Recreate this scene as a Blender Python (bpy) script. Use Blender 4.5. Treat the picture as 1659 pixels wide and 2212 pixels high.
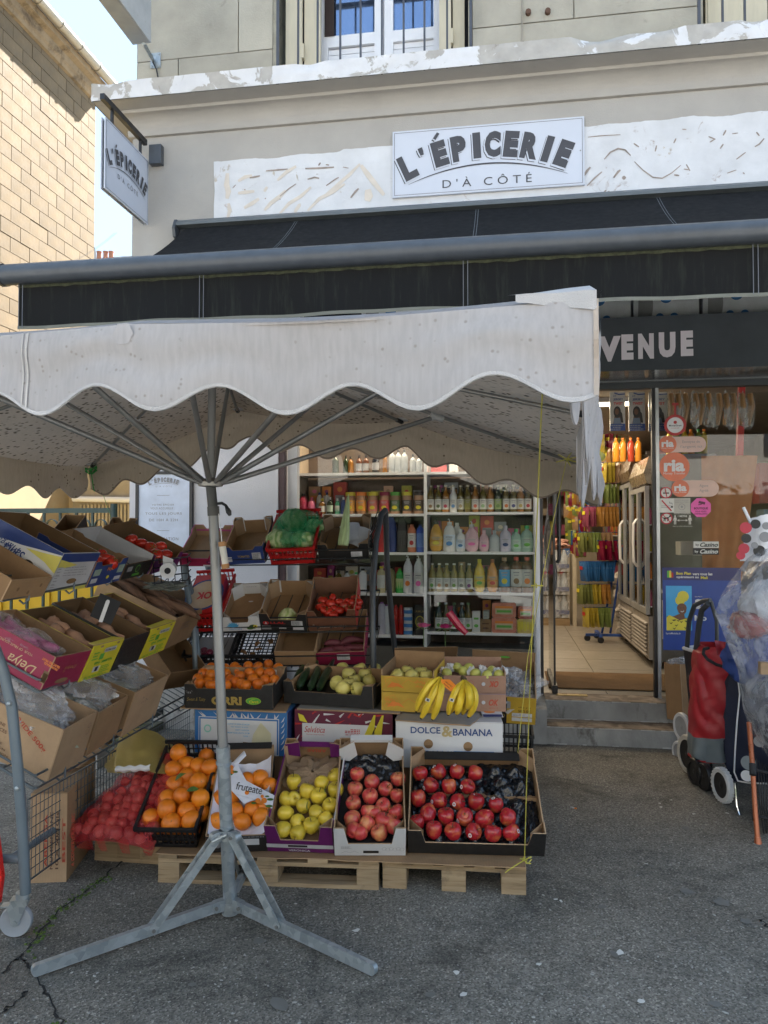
import bpy,math,random
from mathutils import Vector,Matrix,noise
R=math.radians
PI=math.pi
random.seed(7)
sc=bpy.context.scene
for _o in list(bpy.data.objects):
 bpy.data.objects.remove(_o,do_unlink=True)
COL=sc.collection
#  camera, sky, sun, exposure
CAM_H=1.6;YAW=R(9.0);PIT=R(1.59);FPX=1661.0;CU,CV=829.5,1106.0
cam_d=bpy.data.cameras.new('camera');cam=bpy.data.objects.new('camera',cam_d);COL.objects.link(cam)
cam.location=(0,0,CAM_H);cam.rotation_euler=(PI/2+PIT,0,YAW)
cam_d.sensor_fit='VERTICAL';cam_d.sensor_height=24.0;cam_d.lens=24.0*FPX/2212.0
cam_d.clip_start=0.05;cam_d.clip_end=600
sc.camera=cam
SUN_EL=R(50);SUN_AZ=R(25)
w=bpy.data.worlds.new('World');sc.world=w;w.use_nodes=True
nt=w.node_tree;nt.nodes.clear()
sky=nt.nodes.new('ShaderNodeTexSky');sky.sky_type='NISHITA';sky.sun_disc=False
sky.sun_elevation=SUN_EL;sky.sun_rotation=SUN_AZ;sky.dust_density=1.0;sky.ozone_density=1.0;sky.air_density=1.0
bg=nt.nodes.new('ShaderNodeBackground');bg.inputs['Strength'].default_value=0.15
wo=nt.nodes.new('ShaderNodeOutputWorld')
tc=nt.nodes.new('ShaderNodeTexCoord');cn=nt.nodes.new('ShaderNodeTexNoise');cn.inputs['Scale'].default_value=2.2;cn.inputs['Detail'].default_value=7
cr=nt.nodes.new('ShaderNodeValToRGB');cr.color_ramp.elements[0].position=.28;cr.color_ramp.elements[0].color=(.84,.84,.84,1);cr.color_ramp.elements[1].position=.72;cr.color_ramp.elements[1].color=(.97,.97,.97,1)
mx=nt.nodes.new('ShaderNodeMixRGB');mx.inputs[2].default_value=(.86,1.22,1.70,1)
nt.links.new(tc.outputs['Generated'],cn.inputs['Vector']);nt.links.new(cn.outputs['Fac'],cr.inputs[0])
nt.links.new(cr.outputs[0],mx.inputs[0]);nt.links.new(sky.outputs[0],mx.inputs[1])
nt.links.new(mx.outputs[0],bg.inputs[0]);nt.links.new(bg.outputs[0],wo.inputs[0])
sd=bpy.data.lights.new('sun','SUN');sd.energy=5.0;sd.angle=R(0.53);sd.color=(1,.97,.92)
sun=bpy.data.objects.new('sun',sd);COL.objects.link(sun)
sdir=Vector((math.sin(SUN_AZ)*math.cos(SUN_EL),math.cos(SUN_AZ)*math.cos(SUN_EL),math.sin(SUN_EL)))
sun.rotation_euler=sdir.to_track_quat('Z','Y').to_euler();sun.location=(8,20,25)
sc.view_settings.view_transform='Standard';sc.view_settings.look='None'
sc.view_settings.gamma=1;sc.view_settings.exposure=2.55
try:sc.view_settings.use_curve_mapping=False
except Exception:pass
sc.render.engine='CYCLES'
sc.cycles.use_denoising=True
try:sc.cycles.denoiser='OPENIMAGEDENOISE'
except Exception:pass
sc.cycles.max_bounces=8;sc.cycles.diffuse_bounces=4;sc.cycles.glossy_bounces=3;sc.cycles.transmission_bounces=5;sc.cycles.transparent_max_bounces=14
sc.cycles.caustics_reflective=False;sc.cycles.caustics_refractive=False
sc.cycles.sample_clamp_indirect=6
#  measuring: a sight line of the photograph met with a real distance or plane
_fw=Vector((-math.sin(YAW)*math.cos(PIT),math.cos(YAW)*math.cos(PIT),math.sin(PIT)))
_rt=Vector((math.cos(YAW),math.sin(YAW),0));_up=_rt.cross(_fw)
CP=Vector((0,0,CAM_H))
def ray(u,v):return _fw+_rt*((u-CU)/FPX)+_up*((CV-v)/FPX)
def P(u,v,d):return CP+ray(u,v)*d
def Py(u,v,y):r=ray(u,v);return CP+r*(y/r.y)
def Px(u,v,x):r=ray(u,v);return CP+r*(x/r.x)
def Pz(u,v,z):r=ray(u,v);return CP+r*((z-CAM_H)/r.z)
def Ppl(u,v,M,h):
 Mi=M.inverted();o=Mi@CP;r=Mi.to_3x3()@ray(u,v)
 return o+r*((h-o.z)/r.z)
 #  objects
WM={}
def tag(o,label=None,cat=None,group=None,kind=None):
 if label:o['label']=label
 if cat:o['category']=cat
 if group:o['group']=group
 if kind:o['kind']=kind
 return o
def place(o,M=None,parent=None):
 M=M if M is not None else Matrix.Identity(4)
 COL.objects.link(o)
 o.matrix_basis=M
 if parent is not None:o.parent=parent;WM[o.name]=WM[parent.name]@M
 else:WM[o.name]=M.copy()
 return o
def thing(name,label,cat,M=None,group=None):
 if isinstance(M,(tuple,list,Vector)):M=Matrix.Translation(M)
 return tag(place(bpy.data.objects.new(name,None),M),label,cat,group)
def frame(A,B,tilt=0.0):
 A=Vector(A);B=Vector(B);x=(B-A).normalized()
 n=Vector((0,0,1)).cross(x).normalized()
 y=n*math.cos(tilt)+Vector((0,0,1))*math.sin(tilt)
 y=(y-x*y.dot(x)).normalized();z=x.cross(y)
 return Matrix(((x.x,y.x,z.x,A.x),(x.y,y.y,z.y,A.y),(x.z,y.z,z.z,A.z),(0,0,0,1))),(B-A).length
def TR(x,y,z,rz=0,rx=0,ry=0,s=1):
 return Matrix.Translation((x,y,z))@Matrix.Rotation(rz,4,'Z')@Matrix.Rotation(ry,4,'Y')@Matrix.Rotation(rx,4,'X')@Matrix.Scale(s,4)
def dup(root,M,label=None,group=None,mat=None):
 r=root.copy();COL.objects.link(r);r.matrix_basis=M;WM[r.name]=M.copy()
 if label:r['label']=label
 if group:r['group']=group
 def kids(a,b):
  for ch in[c for c in a.children]:
   d=ch.copy();COL.objects.link(d);d.parent=b;kids(ch,d)
 kids(root,r)
 return r
class MB:
 def __init__(s):s.v=[];s.f=[];s.m=[]
 def add(s,vs,fs,m=0):
  o=len(s.v);s.v+=[tuple(p) for p in vs];s.f+=[tuple(i+o for i in f) for f in fs]
  s.m+=(m if isinstance(m,list) else[m]*len(fs));return s
 def box(s,x0,x1,y0,y1,z0,z1,m=0,M=None):
  vs=[Vector((x,y,z)) for z in(z0,z1) for y in(y0,y1) for x in(x0,x1)]
  if M is not None:vs=[M@p for p in vs]
  return s.add(vs,[(0,2,3,1),(4,5,7,6),(0,1,5,4),(2,6,7,3),(0,4,6,2),(1,3,7,5)],m)
 def prism(s,poly,a,b,ax='y',m=0,ms=None,M=None):
  """poly of 2D points extruded from a to b along ax; ms = (near face, far face, rim)"""
  ms=ms or(m,m,m);n=len(poly)
  def pt(p,t):return{'y':(p[0],t,p[1]),'x':(t,p[0],p[1]),'z':(p[0],p[1],t)}[ax]
  vs=[Vector(pt(p,a)) for p in poly]+[Vector(pt(p,b)) for p in poly]
  if M is not None:vs=[M@p for p in vs]
  fs=[tuple(range(n)),tuple(range(2*n-1,n-1,-1))]+[(i,n+i,n+(i+1)%n,(i+1)%n) for i in range(n)]
  return s.add(vs,fs,[ms[0],ms[1]]+[ms[2]]*n)
 def tube(s,pts,r,n=8,m=0,cap=True,flat=None):
  pts=[Vector(p) for p in pts];rs=r if isinstance(r,(list,tuple)) else[r]*len(pts)
  o=len(s.v);ref=None
  for i,p in enumerate(pts):
   t=(pts[min(i+1,len(pts)-1)]-pts[max(i-1,0)]).normalized()
   if ref is None:ref=t.orthogonal().normalized()
   ref=(ref-t*ref.dot(t)).normalized();b=t.cross(ref)
   for k in range(n):
    a=2*PI*k/n
    s.v.append(tuple(p+(ref*math.cos(a)+b*math.sin(a))*rs[i]))
  for i in range(len(pts)-1):
   for k in range(n):
    s.f.append((o+i*n+k,o+i*n+(k+1)%n,o+(i+1)*n+(k+1)%n,o+(i+1)*n+k));s.m.append(m)
  if cap:
   s.f.append(tuple(o+k for k in range(n-1,-1,-1)));s.m.append(m)
   s.f.append(tuple(o+(len(pts)-1)*n+k for k in range(n)));s.m.append(m)
  return s
 def lathe(s,prof,n=14,m=0,M=None,sx=1,sy=1,ms=None):
  vs=[];fs=[];mm=[]
  for r,z in prof:
   for k in range(n):
    a=2*PI*k/n;p=Vector((r*math.cos(a)*sx,r*math.sin(a)*sy,z))
    vs.append(M@p if M is not None else p)
  for i in range(len(prof)-1):
   for k in range(n):
    fs.append((i*n+k,i*n+(k+1)%n,(i+1)*n+(k+1)%n,(i+1)*n+k));mm.append(ms[i] if ms else m)
  if prof[0][0]>1e-4:fs.append(tuple(range(n-1,-1,-1)));mm.append(ms[0] if ms else m)
  if prof[-1][0]>1e-4:fs.append(tuple((len(prof)-1)*n+k for k in range(n)));mm.append(ms[-1] if ms else m)
  return s.add(vs,fs,mm)
 def grid(s,fn,nu,nv,m=0,closeu=False):
  vs=[fn(i/nu,j/nv) for j in range(nv+1) for i in range(nu+1)]
  fs=[(j*(nu+1)+i,j*(nu+1)+i+1,(j+1)*(nu+1)+i+1,(j+1)*(nu+1)+i) for j in range(nv) for i in range(nu)]
  return s.add(vs,fs,m)
 def sheet(s,pts,m=0):return s.add(pts,[tuple(range(len(pts)))],m)
 def mesh(s,name,mats,smooth=False,M=None):
  me=bpy.data.meshes.new(name)
  vs=s.v if M is None else[tuple(M@Vector(p)) for p in s.v]
  me.from_pydata(vs,[],s.f)
  for x in(mats if isinstance(mats,(list,tuple)) else[mats]):me.materials.append(x)
  me.polygons.foreach_set('material_index',s.m)
  if smooth:
   me.polygons.foreach_set('use_smooth',[True]*len(me.polygons))
   try:me.set_sharp_from_angle(angle=R(smooth if smooth is not True else 40))
   except Exception:pass
  me.update();return me
 def build(s,name,mats,parent=None,smooth=False,M=None,world=False):
  """M places the object; world=True: vertices are in world space and are moved into the parent's (or M's) frame"""
  base=(WM[parent.name] if parent is not None else Matrix.Identity(4))@(M if M is not None else Matrix.Identity(4))
  me=s.mesh(name,mats,smooth,base.inverted() if world else None)
  return place(bpy.data.objects.new(name,me),M,parent)
def structure(o):o['kind']='structure';return o
def stuff(o):o['kind']='stuff';return o
#  materials
MATS={}
def _n(t,k,**kw):
 n=t.nodes.new(k)
 for a,b in kw.items():
  if a in n.inputs:n.inputs[a].default_value=b
  else:setattr(n,a,b)
 return n
def base_mat(name,rough=.6,metal=0,spec=None):
 m=bpy.data.materials.new(name);m.use_nodes=True;t=m.node_tree
 b=t.nodes['Principled BSDF'];b.inputs['Roughness'].default_value=rough;b.inputs['Metallic'].default_value=metal
 if spec is not None:b.inputs['Specular IOR Level'].default_value=spec
 return m,t,b
def ramp(t,src,stops,interp='LINEAR'):
 r=t.nodes.new('ShaderNodeValToRGB');r.color_ramp.interpolation=interp
 e=r.color_ramp.elements
 while len(e)<len(stops):e.new(.5)
 for i,(p,c) in enumerate(stops):
  e[i].position=p;c=c if isinstance(c,(tuple,list)) else(c,c,c);e[i].color=(*c[:3],1)
 t.links.new(src,r.inputs[0]);return r.outputs[0]
def tnoise(t,vec,scale,detail=4,rough=.55,dist=0):
 n=t.nodes.new('ShaderNodeTexNoise');n.inputs['Scale'].default_value=scale;n.inputs['Detail'].default_value=detail
 n.inputs['Roughness'].default_value=rough;n.inputs['Distortion'].default_value=dist
 t.links.new(vec,n.inputs['Vector']);return n.outputs['Fac']
def coords(t,scale=None,kind='Object',rot=None):
 c=t.nodes.new('ShaderNodeTexCoord')
 if scale is None:return c.outputs[kind]
 mp=t.nodes.new('ShaderNodeMapping');mp.inputs['Scale'].default_value=scale
 if rot:mp.inputs['Rotation'].default_value=rot
 t.links.new(c.outputs[kind],mp.inputs[0]);return mp.outputs[0]
def mixc(t,fac,a,b,mode='MIX'):
 m=t.nodes.new('ShaderNodeMixRGB');m.blend_type=mode
 for i,x in((0,fac),(1,a),(2,b)):
  if isinstance(x,bpy.types.NodeSocket):t.links.new(x,m.inputs[i])
  else:m.inputs[i].default_value=x if i==0 else(*x[:3],1)
 return m.outputs[0]
def bump(t,b,h,strength=.3,dist=.01):
 n=t.nodes.new('ShaderNodeBump');n.inputs['Strength'].default_value=strength;n.inputs['Distance'].default_value=dist
 t.links.new(h,n.inputs['Height']);t.links.new(n.outputs[0],b.inputs['Normal'])
def M_(name,col,rough=.6,metal=0,var=.12,vs=6,bs=0,bst=.15,rnd=0,spec=None,dirt=None,vsc=None,emit=0):
 """plain surface: colour with slow and fine variation, optional bump, random tint per object, dirt colour"""
 if name in MATS:return MATS[name]
 m,t,b=base_mat(name,rough,metal,spec);vec=coords(t,vsc) if vsc else coords(t)
 c0=tuple(x*(1-var) for x in col);c1=tuple(min(1,x*(1+var)) for x in col)
 f=tnoise(t,vec,vs,6,.6);c=ramp(t,f,[(.3,c0),(.7,c1)])
 if dirt:
  f2=tnoise(t,vec,dirt[1],8,.7,.4);k=ramp(t,f2,[(dirt[2],0),(min(1,dirt[2]+.12),1)])
  c=mixc(t,k,c,dirt[0])
 if rnd:
  oi=t.nodes.new('ShaderNodeObjectInfo');k=ramp(t,oi.outputs['Random'],[(0,1-rnd),(1,1+rnd)])
  c=mixc(t,1.0,c,k,'MULTIPLY')
 t.links.new(c,b.inputs['Base Color'])
 rr=ramp(t,tnoise(t,vec,vs*2.3,3),[(.3,max(.02,rough-.07)),(.7,min(1,rough+.07))]);t.links.new(rr,b.inputs['Roughness'])
 if bs:bump(t,b,tnoise(t,vec,bs,4),bst)
 if emit:
  b.inputs['Emission Color'].default_value=(*col,1);b.inputs['Emission Strength'].default_value=emit
 MATS[name]=m;return m
def paint(name,col,rough=.5,**k):return M_(name,col,rough,**k)
def m_cardboard(name,col=(.33,.205,.11)):
 if name in MATS:return MATS[name]
 m,t,b=base_mat(name,.82,0,.2);v=coords(t)
 f=tnoise(t,v,5,6,.65);c=ramp(t,f,[(.3,tuple(x*.82 for x in col)),(.7,tuple(x*1.12 for x in col))])
 wv=t.nodes.new('ShaderNodeTexWave');wv.inputs['Scale'].default_value=45;wv.inputs['Distortion'].default_value=.6;t.links.new(v,wv.inputs['Vector'])
 c=mixc(t,.10,c,wv.outputs['Color'],'MULTIPLY')
 sp=ramp(t,tnoise(t,v,60,3),[(.6,0),(.75,.35)]);c=mixc(t,sp,c,tuple(x*.6 for x in col))
 oi=t.nodes.new('ShaderNodeObjectInfo');k=ramp(t,oi.outputs['Random'],[(0,.82),(1,1.12)]);c=mixc(t,1.,c,k,'MULTIPLY')
 t.links.new(c,b.inputs['Base Color']);bump(t,b,tnoise(t,v,14,3),.25,.006)
 MATS[name]=m;return m
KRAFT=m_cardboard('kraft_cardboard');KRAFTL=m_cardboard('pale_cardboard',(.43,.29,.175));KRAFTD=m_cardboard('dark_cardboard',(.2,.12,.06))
def m_asphalt():
 m,t,b=base_mat('asphalt',.85,0,.35);v=coords(t)
 big=ramp(t,tnoise(t,v,.55,5,.6),[(.30,(.125,.116,.098)),(.62,(.232,.216,.184))])
 st=ramp(t,tnoise(t,v,2.3,7,.7,.5),[(.50,0),(.66,.85)]);c=mixc(t,st,big,(.070,.067,.057))
 moss=ramp(t,tnoise(t,coords(t,(1,1,1),rot=(0,0,1)),1.1,6,.7),[(.62,0),(.78,.5)]);c=mixc(t,moss,c,(.05,.056,.03))
 vo=_n(t,'ShaderNodeTexVoronoi',Scale=150.0);t.links.new(v,vo.inputs['Vector'])
 ag=mixc(t,1.,(1,1,1),vo.outputs['Color'],'MULTIPLY')
 bw=t.nodes.new('ShaderNodeRGBToBW');t.links.new(ag,bw.inputs[0])
 g=ramp(t,bw.outputs[0],[(.1,.45),(.5,.95),(.80,1.32),(.93,2.2)]);c=mixc(t,1.,c,g,'MULTIPLY')
 vo2=_n(t,'ShaderNodeTexVoronoi',Scale=46.0);t.links.new(v,vo2.inputs['Vector'])
 b2=t.nodes.new('ShaderNodeRGBToBW');t.links.new(vo2.outputs['Color'],b2.inputs[0])
 sel=ramp(t,b2.outputs[0],[(.83,0),(.84,1)]);near=ramp(t,vo2.outputs['Distance'],[(.16,1),(.26,0)])
 k=mixc(t,1.,sel,near,'MULTIPLY');c=mixc(t,k,c,(.24,.235,.22))
 t.links.new(c,b.inputs['Base Color'])
 rr=ramp(t,tnoise(t,v,1.4,4),[(.3,.62),(.7,.92)]);t.links.new(rr,b.inputs['Roughness'])
 h=mixc(t,.5,vo.outputs['Distance'],tnoise(t,v,60,3));bump(t,b,h,.8,.006)
 return m
ASPHALT=m_asphalt()
def m_peel(name,under,over,scale,thr,stains=None,bst=.3,uprough=.8,soft=.012):
 """two-coat surface: old paint flaking off what lies below"""
 m,t,b=base_mat(name,uprough,0,.3);v=coords(t)
 f=tnoise(t,v,scale,9,.62,.6);k=ramp(t,f,[(thr-soft,0),(thr+soft,1)])
 a=ramp(t,tnoise(t,v,9,6),[(.3,tuple(x*.86 for x in under)),(.7,tuple(x*1.1 for x in under))])
 o=ramp(t,tnoise(t,v,4,6),[(.3,tuple(x*.88 for x in over)),(.7,tuple(min(1,x*1.06) for x in over))])
 c=mixc(t,k,a,o)
 if stains:
  s=ramp(t,tnoise(t,v,stains[1],9,.75,.8),[(stains[2],0),(stains[2]+.08,.7)]);c=mixc(t,s,c,stains[0])
 t.links.new(c,b.inputs['Base Color'])
 h=mixc(t,.5,k,tnoise(t,v,40,4));bump(t,b,h,bst,.006);return m
GREIGE=(.37,.352,.325)
WALL=M_('grey_render',GREIGE,.85,var=.07,vs=2.2,bs=90,bst=.25,dirt=((.16,.14,.10),3.1,.66))
PEEL=m_peel('flaking_white_paint',(.41,.39,.36),(.64,.64,.65),3.2,.505,((.22,.19,.15),6,.64),.5)
PANELW=m_peel('scraped_white_band',(.50,.45,.39),(.62,.63,.65),4.5,.33,((.30,.22,.18),5,.60),.4)
ROUGHW=M_('white_roughcast',(.66,.65,.67),.9,var=.05,vs=3,bs=120,bst=.6,dirt=((.42,.33,.24),2.5,.68))
STONE=M_('upper_stone',(.365,.34,.28),.88,var=.13,vs=3,bs=60,bst=.3,rnd=.09,dirt=((.21,.195,.16),2.4,.60))
STONED=M_('stone_reveal',(.30,.28,.22),.9,var=.2,vs=7,bs=50,bst=.4,dirt=((.09,.085,.07),8,.56))
MORTAR=M_('mortar',(.31,.28,.22),.95,bs=80)
YSTONE=M_('golden_limestone',(.195,.142,.080),.85,var=.2,vs=3,bs=45,bst=.3,rnd=.10,dirt=((.36,.25,.13),1.6,.66))
YJOINT=M_('limestone_joint',(.125,.09,.05),.95,bs=80)
YCORN=M_('limestone_cornice',(.33,.245,.145),.85,var=.2,vs=5,bs=40,dirt=((.13,.09,.05),2.2,.52))
ZINC=M_('zinc_gutter',(.42,.37,.28),.45,.4,var=.1)
CONC=M_('step_concrete',(.36,.355,.34),.88,var=.2,vs=6,bs=70,bst=.4,dirt=((.15,.14,.125),5,.54),vsc=(1,1,.6))
CONCT=m_peel('worn_tread',(.33,.27,.21),(.16,.125,.095),7,.50,None,.3,soft=.08)
CHIP=M_('chipped_paint_edge',(.56,.54,.52),.8,bs=60)
AWN=M_('black_awning_cloth',(.012,.012,.0125),.88,var=.25,vs=10,bs=300,bst=.1,spec=.2)
def m_valance():
 m,t,b=base_mat('black_valance_cloth',.85,0,.2);v=coords(t,(14,14,1.2))
 k=ramp(t,tnoise(t,v,2.2,6,.7),[(.52,0),(.72,.55)]);c=mixc(t,k,(.009,.0095,.010),(.032,.037,.029))
 t.links.new(c,b.inputs['Base Color']);return m
AWNV=m_valance()
ANTH=M_('anthracite_metal',(.058,.066,.078),.38,.0,var=.15,vs=12)
ANTHM=M_('anthracite_board',(.07,.08,.09),.2,.0,var=.1,vs=5)
BLACK=M_('black_plastic',(.014,.014,.016),.42,var=.2)
BLACKM=M_('matt_black',(.02,.02,.022),.8,var=.2)
WPAINT=M_('white_lacquer',(.72,.73,.76),.4,var=.03)
WPVC=M_('white_pvc',(.70,.71,.74),.35,var=.03)
SIGNW=M_('sign_white',(.54,.57,.64),.45,var=.02)
INK=M_('sign_grey_ink',(.052,.052,.060),.6,var=.05)
INKL=M_('light_grey_ink',(.30,.30,.32),.6,var=.05)
SHUT=M_('cream_shutter',(.52,.47,.35),.6,var=.06,vs=9,dirt=((.30,.24,.15),5,.66),vsc=(3,3,.5))
LILAC=M_('pinkish_grey_letters',(.68,.64,.69),.5,var=.04)
def m_galv():
 m,t,b=base_mat('galvanised_steel',.38,.55);v=coords(t)
 vo=_n(t,'ShaderNodeTexVoronoi',Scale=38.0);t.links.new(v,vo.inputs['Vector'])
 bw=t.nodes.new('ShaderNodeRGBToBW');t.links.new(vo.outputs['Color'],bw.inputs[0])
 c=ramp(t,bw.outputs[0],[(0,(.27,.31,.33)),(1,(.46,.50,.52))])
 k=ramp(t,tnoise(t,v,7,6,.7),[(.60,0),(.78,.6)]);c=mixc(t,k,c,(.20,.18,.15))
 t.links.new(c,b.inputs['Base Color']);t.links.new(ramp(t,bw.outputs[0],[(0,.3),(1,.52)]),b.inputs['Roughness']);return m
GALV=m_galv()
ALU=M_('scratched_aluminium',(.23,.23,.225),.42,.5,var=.18,vs=14,vsc=(1,1,.1),dirt=((.26,.24,.22),16,.62))
POSTG=M_('grey_green_enamel',(.145,.18,.205),.45,.15,var=.1,vs=8,dirt=((.05,.055,.05),9,.66))
WIRE=M_('wire_grey',(.10,.12,.135),.4,.5,var=.15)
WIRED=M_('wire_dark',(.022,.024,.027),.45,.4,var=.15)
def m_canvas(name,col,spot,thr,sc_,rough=.85,stretch=(1,1,1),extra=None,trans=.22,rad=(.12,.30)):
 m,t,b=base_mat(name,rough,0,.15);v=coords(t)
 f=ramp(t,tnoise(t,v,2.0,7,.65),[(.3,tuple(x*.93 for x in col)),(.7,tuple(min(1,x*1.04) for x in col))])
 wv=ramp(t,tnoise(t,coords(t,(60,60,8)),1.5,3),[(.35,.93),(.65,1.03)]);f=mixc(t,1.,f,wv,'MULTIPLY')
 vs_=coords(t,stretch);vo=_n(t,'ShaderNodeTexVoronoi',Scale=float(sc_));t.links.new(vs_,vo.inputs['Vector'])
 bw=t.nodes.new('ShaderNodeRGBToBW');t.links.new(vo.outputs['Color'],bw.inputs[0])
 dens=tnoise(t,v,1.6,3,.5)
 mm=t.nodes.new('ShaderNodeMath');mm.operation='MULTIPLY';t.links.new(bw.outputs[0],mm.inputs[0]);t.links.new(dens,mm.inputs[1])
 sel=ramp(t,mm.outputs[0],[(thr,0),(thr+.02,1)]);near=ramp(t,vo.outputs['Distance'],[(rad[0],1),(rad[1],0)])
 k=mixc(t,1.,sel,near,'MULTIPLY');c=mixc(t,k,f,spot)
 t.links.new(c,b.inputs['Base Color'])
 bump(t,b,tnoise(t,v,7,4,.5),.12,.01)
 tr=t.nodes.new('ShaderNodeBsdfTranslucent');t.links.new(c,tr.inputs[0])
 ms=t.nodes.new('ShaderNodeMixShader');ms.inputs[0].default_value=trans
 out=[n for n in t.nodes if n.type=='OUTPUT_MATERIAL'][0]
 t.links.new(b.outputs[0],ms.inputs[1]);t.links.new(tr.outputs[0],ms.inputs[2]);t.links.new(ms.outputs[0],out.inputs[0]);return m
CANV=m_canvas('white_canvas_outside',(.50,.48,.48),(.36,.33,.31),.33,62,trans=.3)
CANVT=m_canvas('canopy_top',(.62,.595,.60),(.36,.33,.31),.33,62,trans=.6)
CANVU=m_canvas('mouldy_canvas_underside',(.62,.52,.40),(.075,.05,.032),.185,30,stretch=(1,1.5,1),trans=.5,rad=(.16,.40))
CANVV=m_canvas('valance_inside',(.52,.45,.36),(.10,.07,.045),.35,44,trans=.35)
HEM=M_('canvas_hem',(.43,.42,.42),.8,bs=400,bst=.4)
def m_wood():
 m,t,b=base_mat('pallet_wood',.8,0,.25);v=coords(t,(1.2,14,14))
 f=tnoise(t,v,3,6,.6,.8);c=ramp(t,f,[(.25,(.20,.135,.075)),(.5,(.36,.26,.155)),(.75,(.45,.34,.21))])
 k=ramp(t,tnoise(t,coords(t),6,6,.7),[(.58,0),(.74,.6)]);c=mixc(t,k,c,(.10,.08,.06))
 oi=t.nodes.new('ShaderNodeObjectInfo');kk=ramp(t,oi.outputs['Random'],[(0,.78),(1,1.15)]);c=mixc(t,1.,c,kk,'MULTIPLY')
 t.links.new(c,b.inputs['Base Color']);bump(t,b,f,.4,.005);return m
WOOD=m_wood()
def m_apple(name,ca,cb,k0=.45,k1=.7,rough=.28,streak=(6,6,1.2)):
 m,t,b=base_mat(name,rough,0,.5)
 oi=t.nodes.new('ShaderNodeObjectInfo');v=coords(t);mp=t.nodes.new('ShaderNodeVectorMath');mp.operation='ADD'
 sc1=t.nodes.new('ShaderNodeVectorMath');sc1.operation='SCALE';sc1.inputs[0].default_value=(7,3,5);t.links.new(oi.outputs['Random'],sc1.inputs['Scale'])
 t.links.new(v,mp.inputs[0]);t.links.new(sc1.outputs[0],mp.inputs[1]);vv=mp.outputs[0]
 f=tnoise(t,vv,22,3,.5,.3);c=ramp(t,f,[(k0,ca),(k1,cb)])
 sk=tnoise(t,vv,320,2);c=mixc(t,ramp(t,sk,[(.62,0),(.72,.3)]),c,tuple(min(1,x*1.5+.05) for x in ca))
 k=ramp(t,oi.outputs['Random'],[(0,.80),(1,1.12)]);c=mixc(t,1.,c,k,'MULTIPLY')
 t.links.new(c,b.inputs['Base Color']);bump(t,b,tnoise(t,v,60,2),.05,.004)
 b.inputs['Subsurface Weight'].default_value=.0;return m
RAPPLE=m_apple('pink_red_apple',(.55,.055,.055),(.66,.36,.12),.46,.78)
RAPPLE2=m_apple('deep_red_apple',(.40,.018,.026),(.60,.20,.05),.50,.82,.2)
YAPPLE=m_apple('yellow_apple',(.72,.53,.05),(.62,.40,.04),.55,.85)
YAPPLE2=m_apple('pale_yellow_apple',(.66,.58,.17),(.60,.54,.12),.5,.8)
def m_orange(name,col):
 m,t,b=base_mat(name,.38,0,.5);v=coords(t);oi=t.nodes.new('ShaderNodeObjectInfo')
 f=tnoise(t,v,14,3);c=ramp(t,f,[(.3,tuple(x*.88 for x in col)),(.7,col)])
 k=ramp(t,oi.outputs['Random'],[(0,(.88,.74,.8)),(1,(1.08,1.1,1))]);c=mixc(t,1.,c,k,'MULTIPLY')
 t.links.new(c,b.inputs['Base Color'])
 vo=_n(t,'ShaderNodeTexVoronoi',Scale=330.0);t.links.new(v,vo.inputs['Vector']);bump(t,b,vo.outputs['Distance'],.25,.002);return m
ORANGE=m_orange('orange_peel',(.80,.235,.012));MANDA=m_orange('mandarin_peel',(.78,.20,.010))
STEM=M_('stem_brown',(.09,.06,.025),.8);LEAF=M_('leaf_green',(.06,.13,.025),.5,var=.3,vs=20)
TOMATO=M_('tomato_red',(.50,.03,.015),.2,var=.15,vs=10,rnd=.15)
def m_glass(name,tint=(1,1,1),rough=0.0,refl=1.0,op=0.0):
 """single-sheet window pane: clear with a fresnel mirror"""
 m=bpy.data.materials.new(name);m.use_nodes=True;t=m.node_tree;t.nodes.clear()
 out=t.nodes.new('ShaderNodeOutputMaterial');tr=t.nodes.new('ShaderNodeBsdfTransparent');tr.inputs[0].default_value=(*tint,1)
 gl=t.nodes.new('ShaderNodeBsdfGlossy');gl.inputs['Roughness'].default_value=rough
 fr=t.nodes.new('ShaderNodeFresnel');fr.inputs[0].default_value=1.62
 ma=t.nodes.new('ShaderNodeMath');ma.operation='MULTIPLY_ADD';ma.inputs[1].default_value=refl;ma.inputs[2].default_value=op;ma.use_clamp=True
 ms=t.nodes.new('ShaderNodeMixShader');t.links.new(fr.outputs[0],ma.inputs[0]);t.links.new(ma.outputs[0],ms.inputs[0])
 t.links.new(tr.outputs[0],ms.inputs[1]);t.links.new(gl.outputs[0],ms.inputs[2]);t.links.new(ms.outputs[0],out.inputs[0]);MATS[name]=m;return m
GLASS=m_glass('shop_glass',(.95,.96,.95),0,.5,.0)
GLASSD=m_glass('door_glass',(.80,.84,.83),0,1.1,.01)
FGLASS=m_glass('fridge_glass',(.9,.92,.9),.02,1.0,.03)
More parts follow.
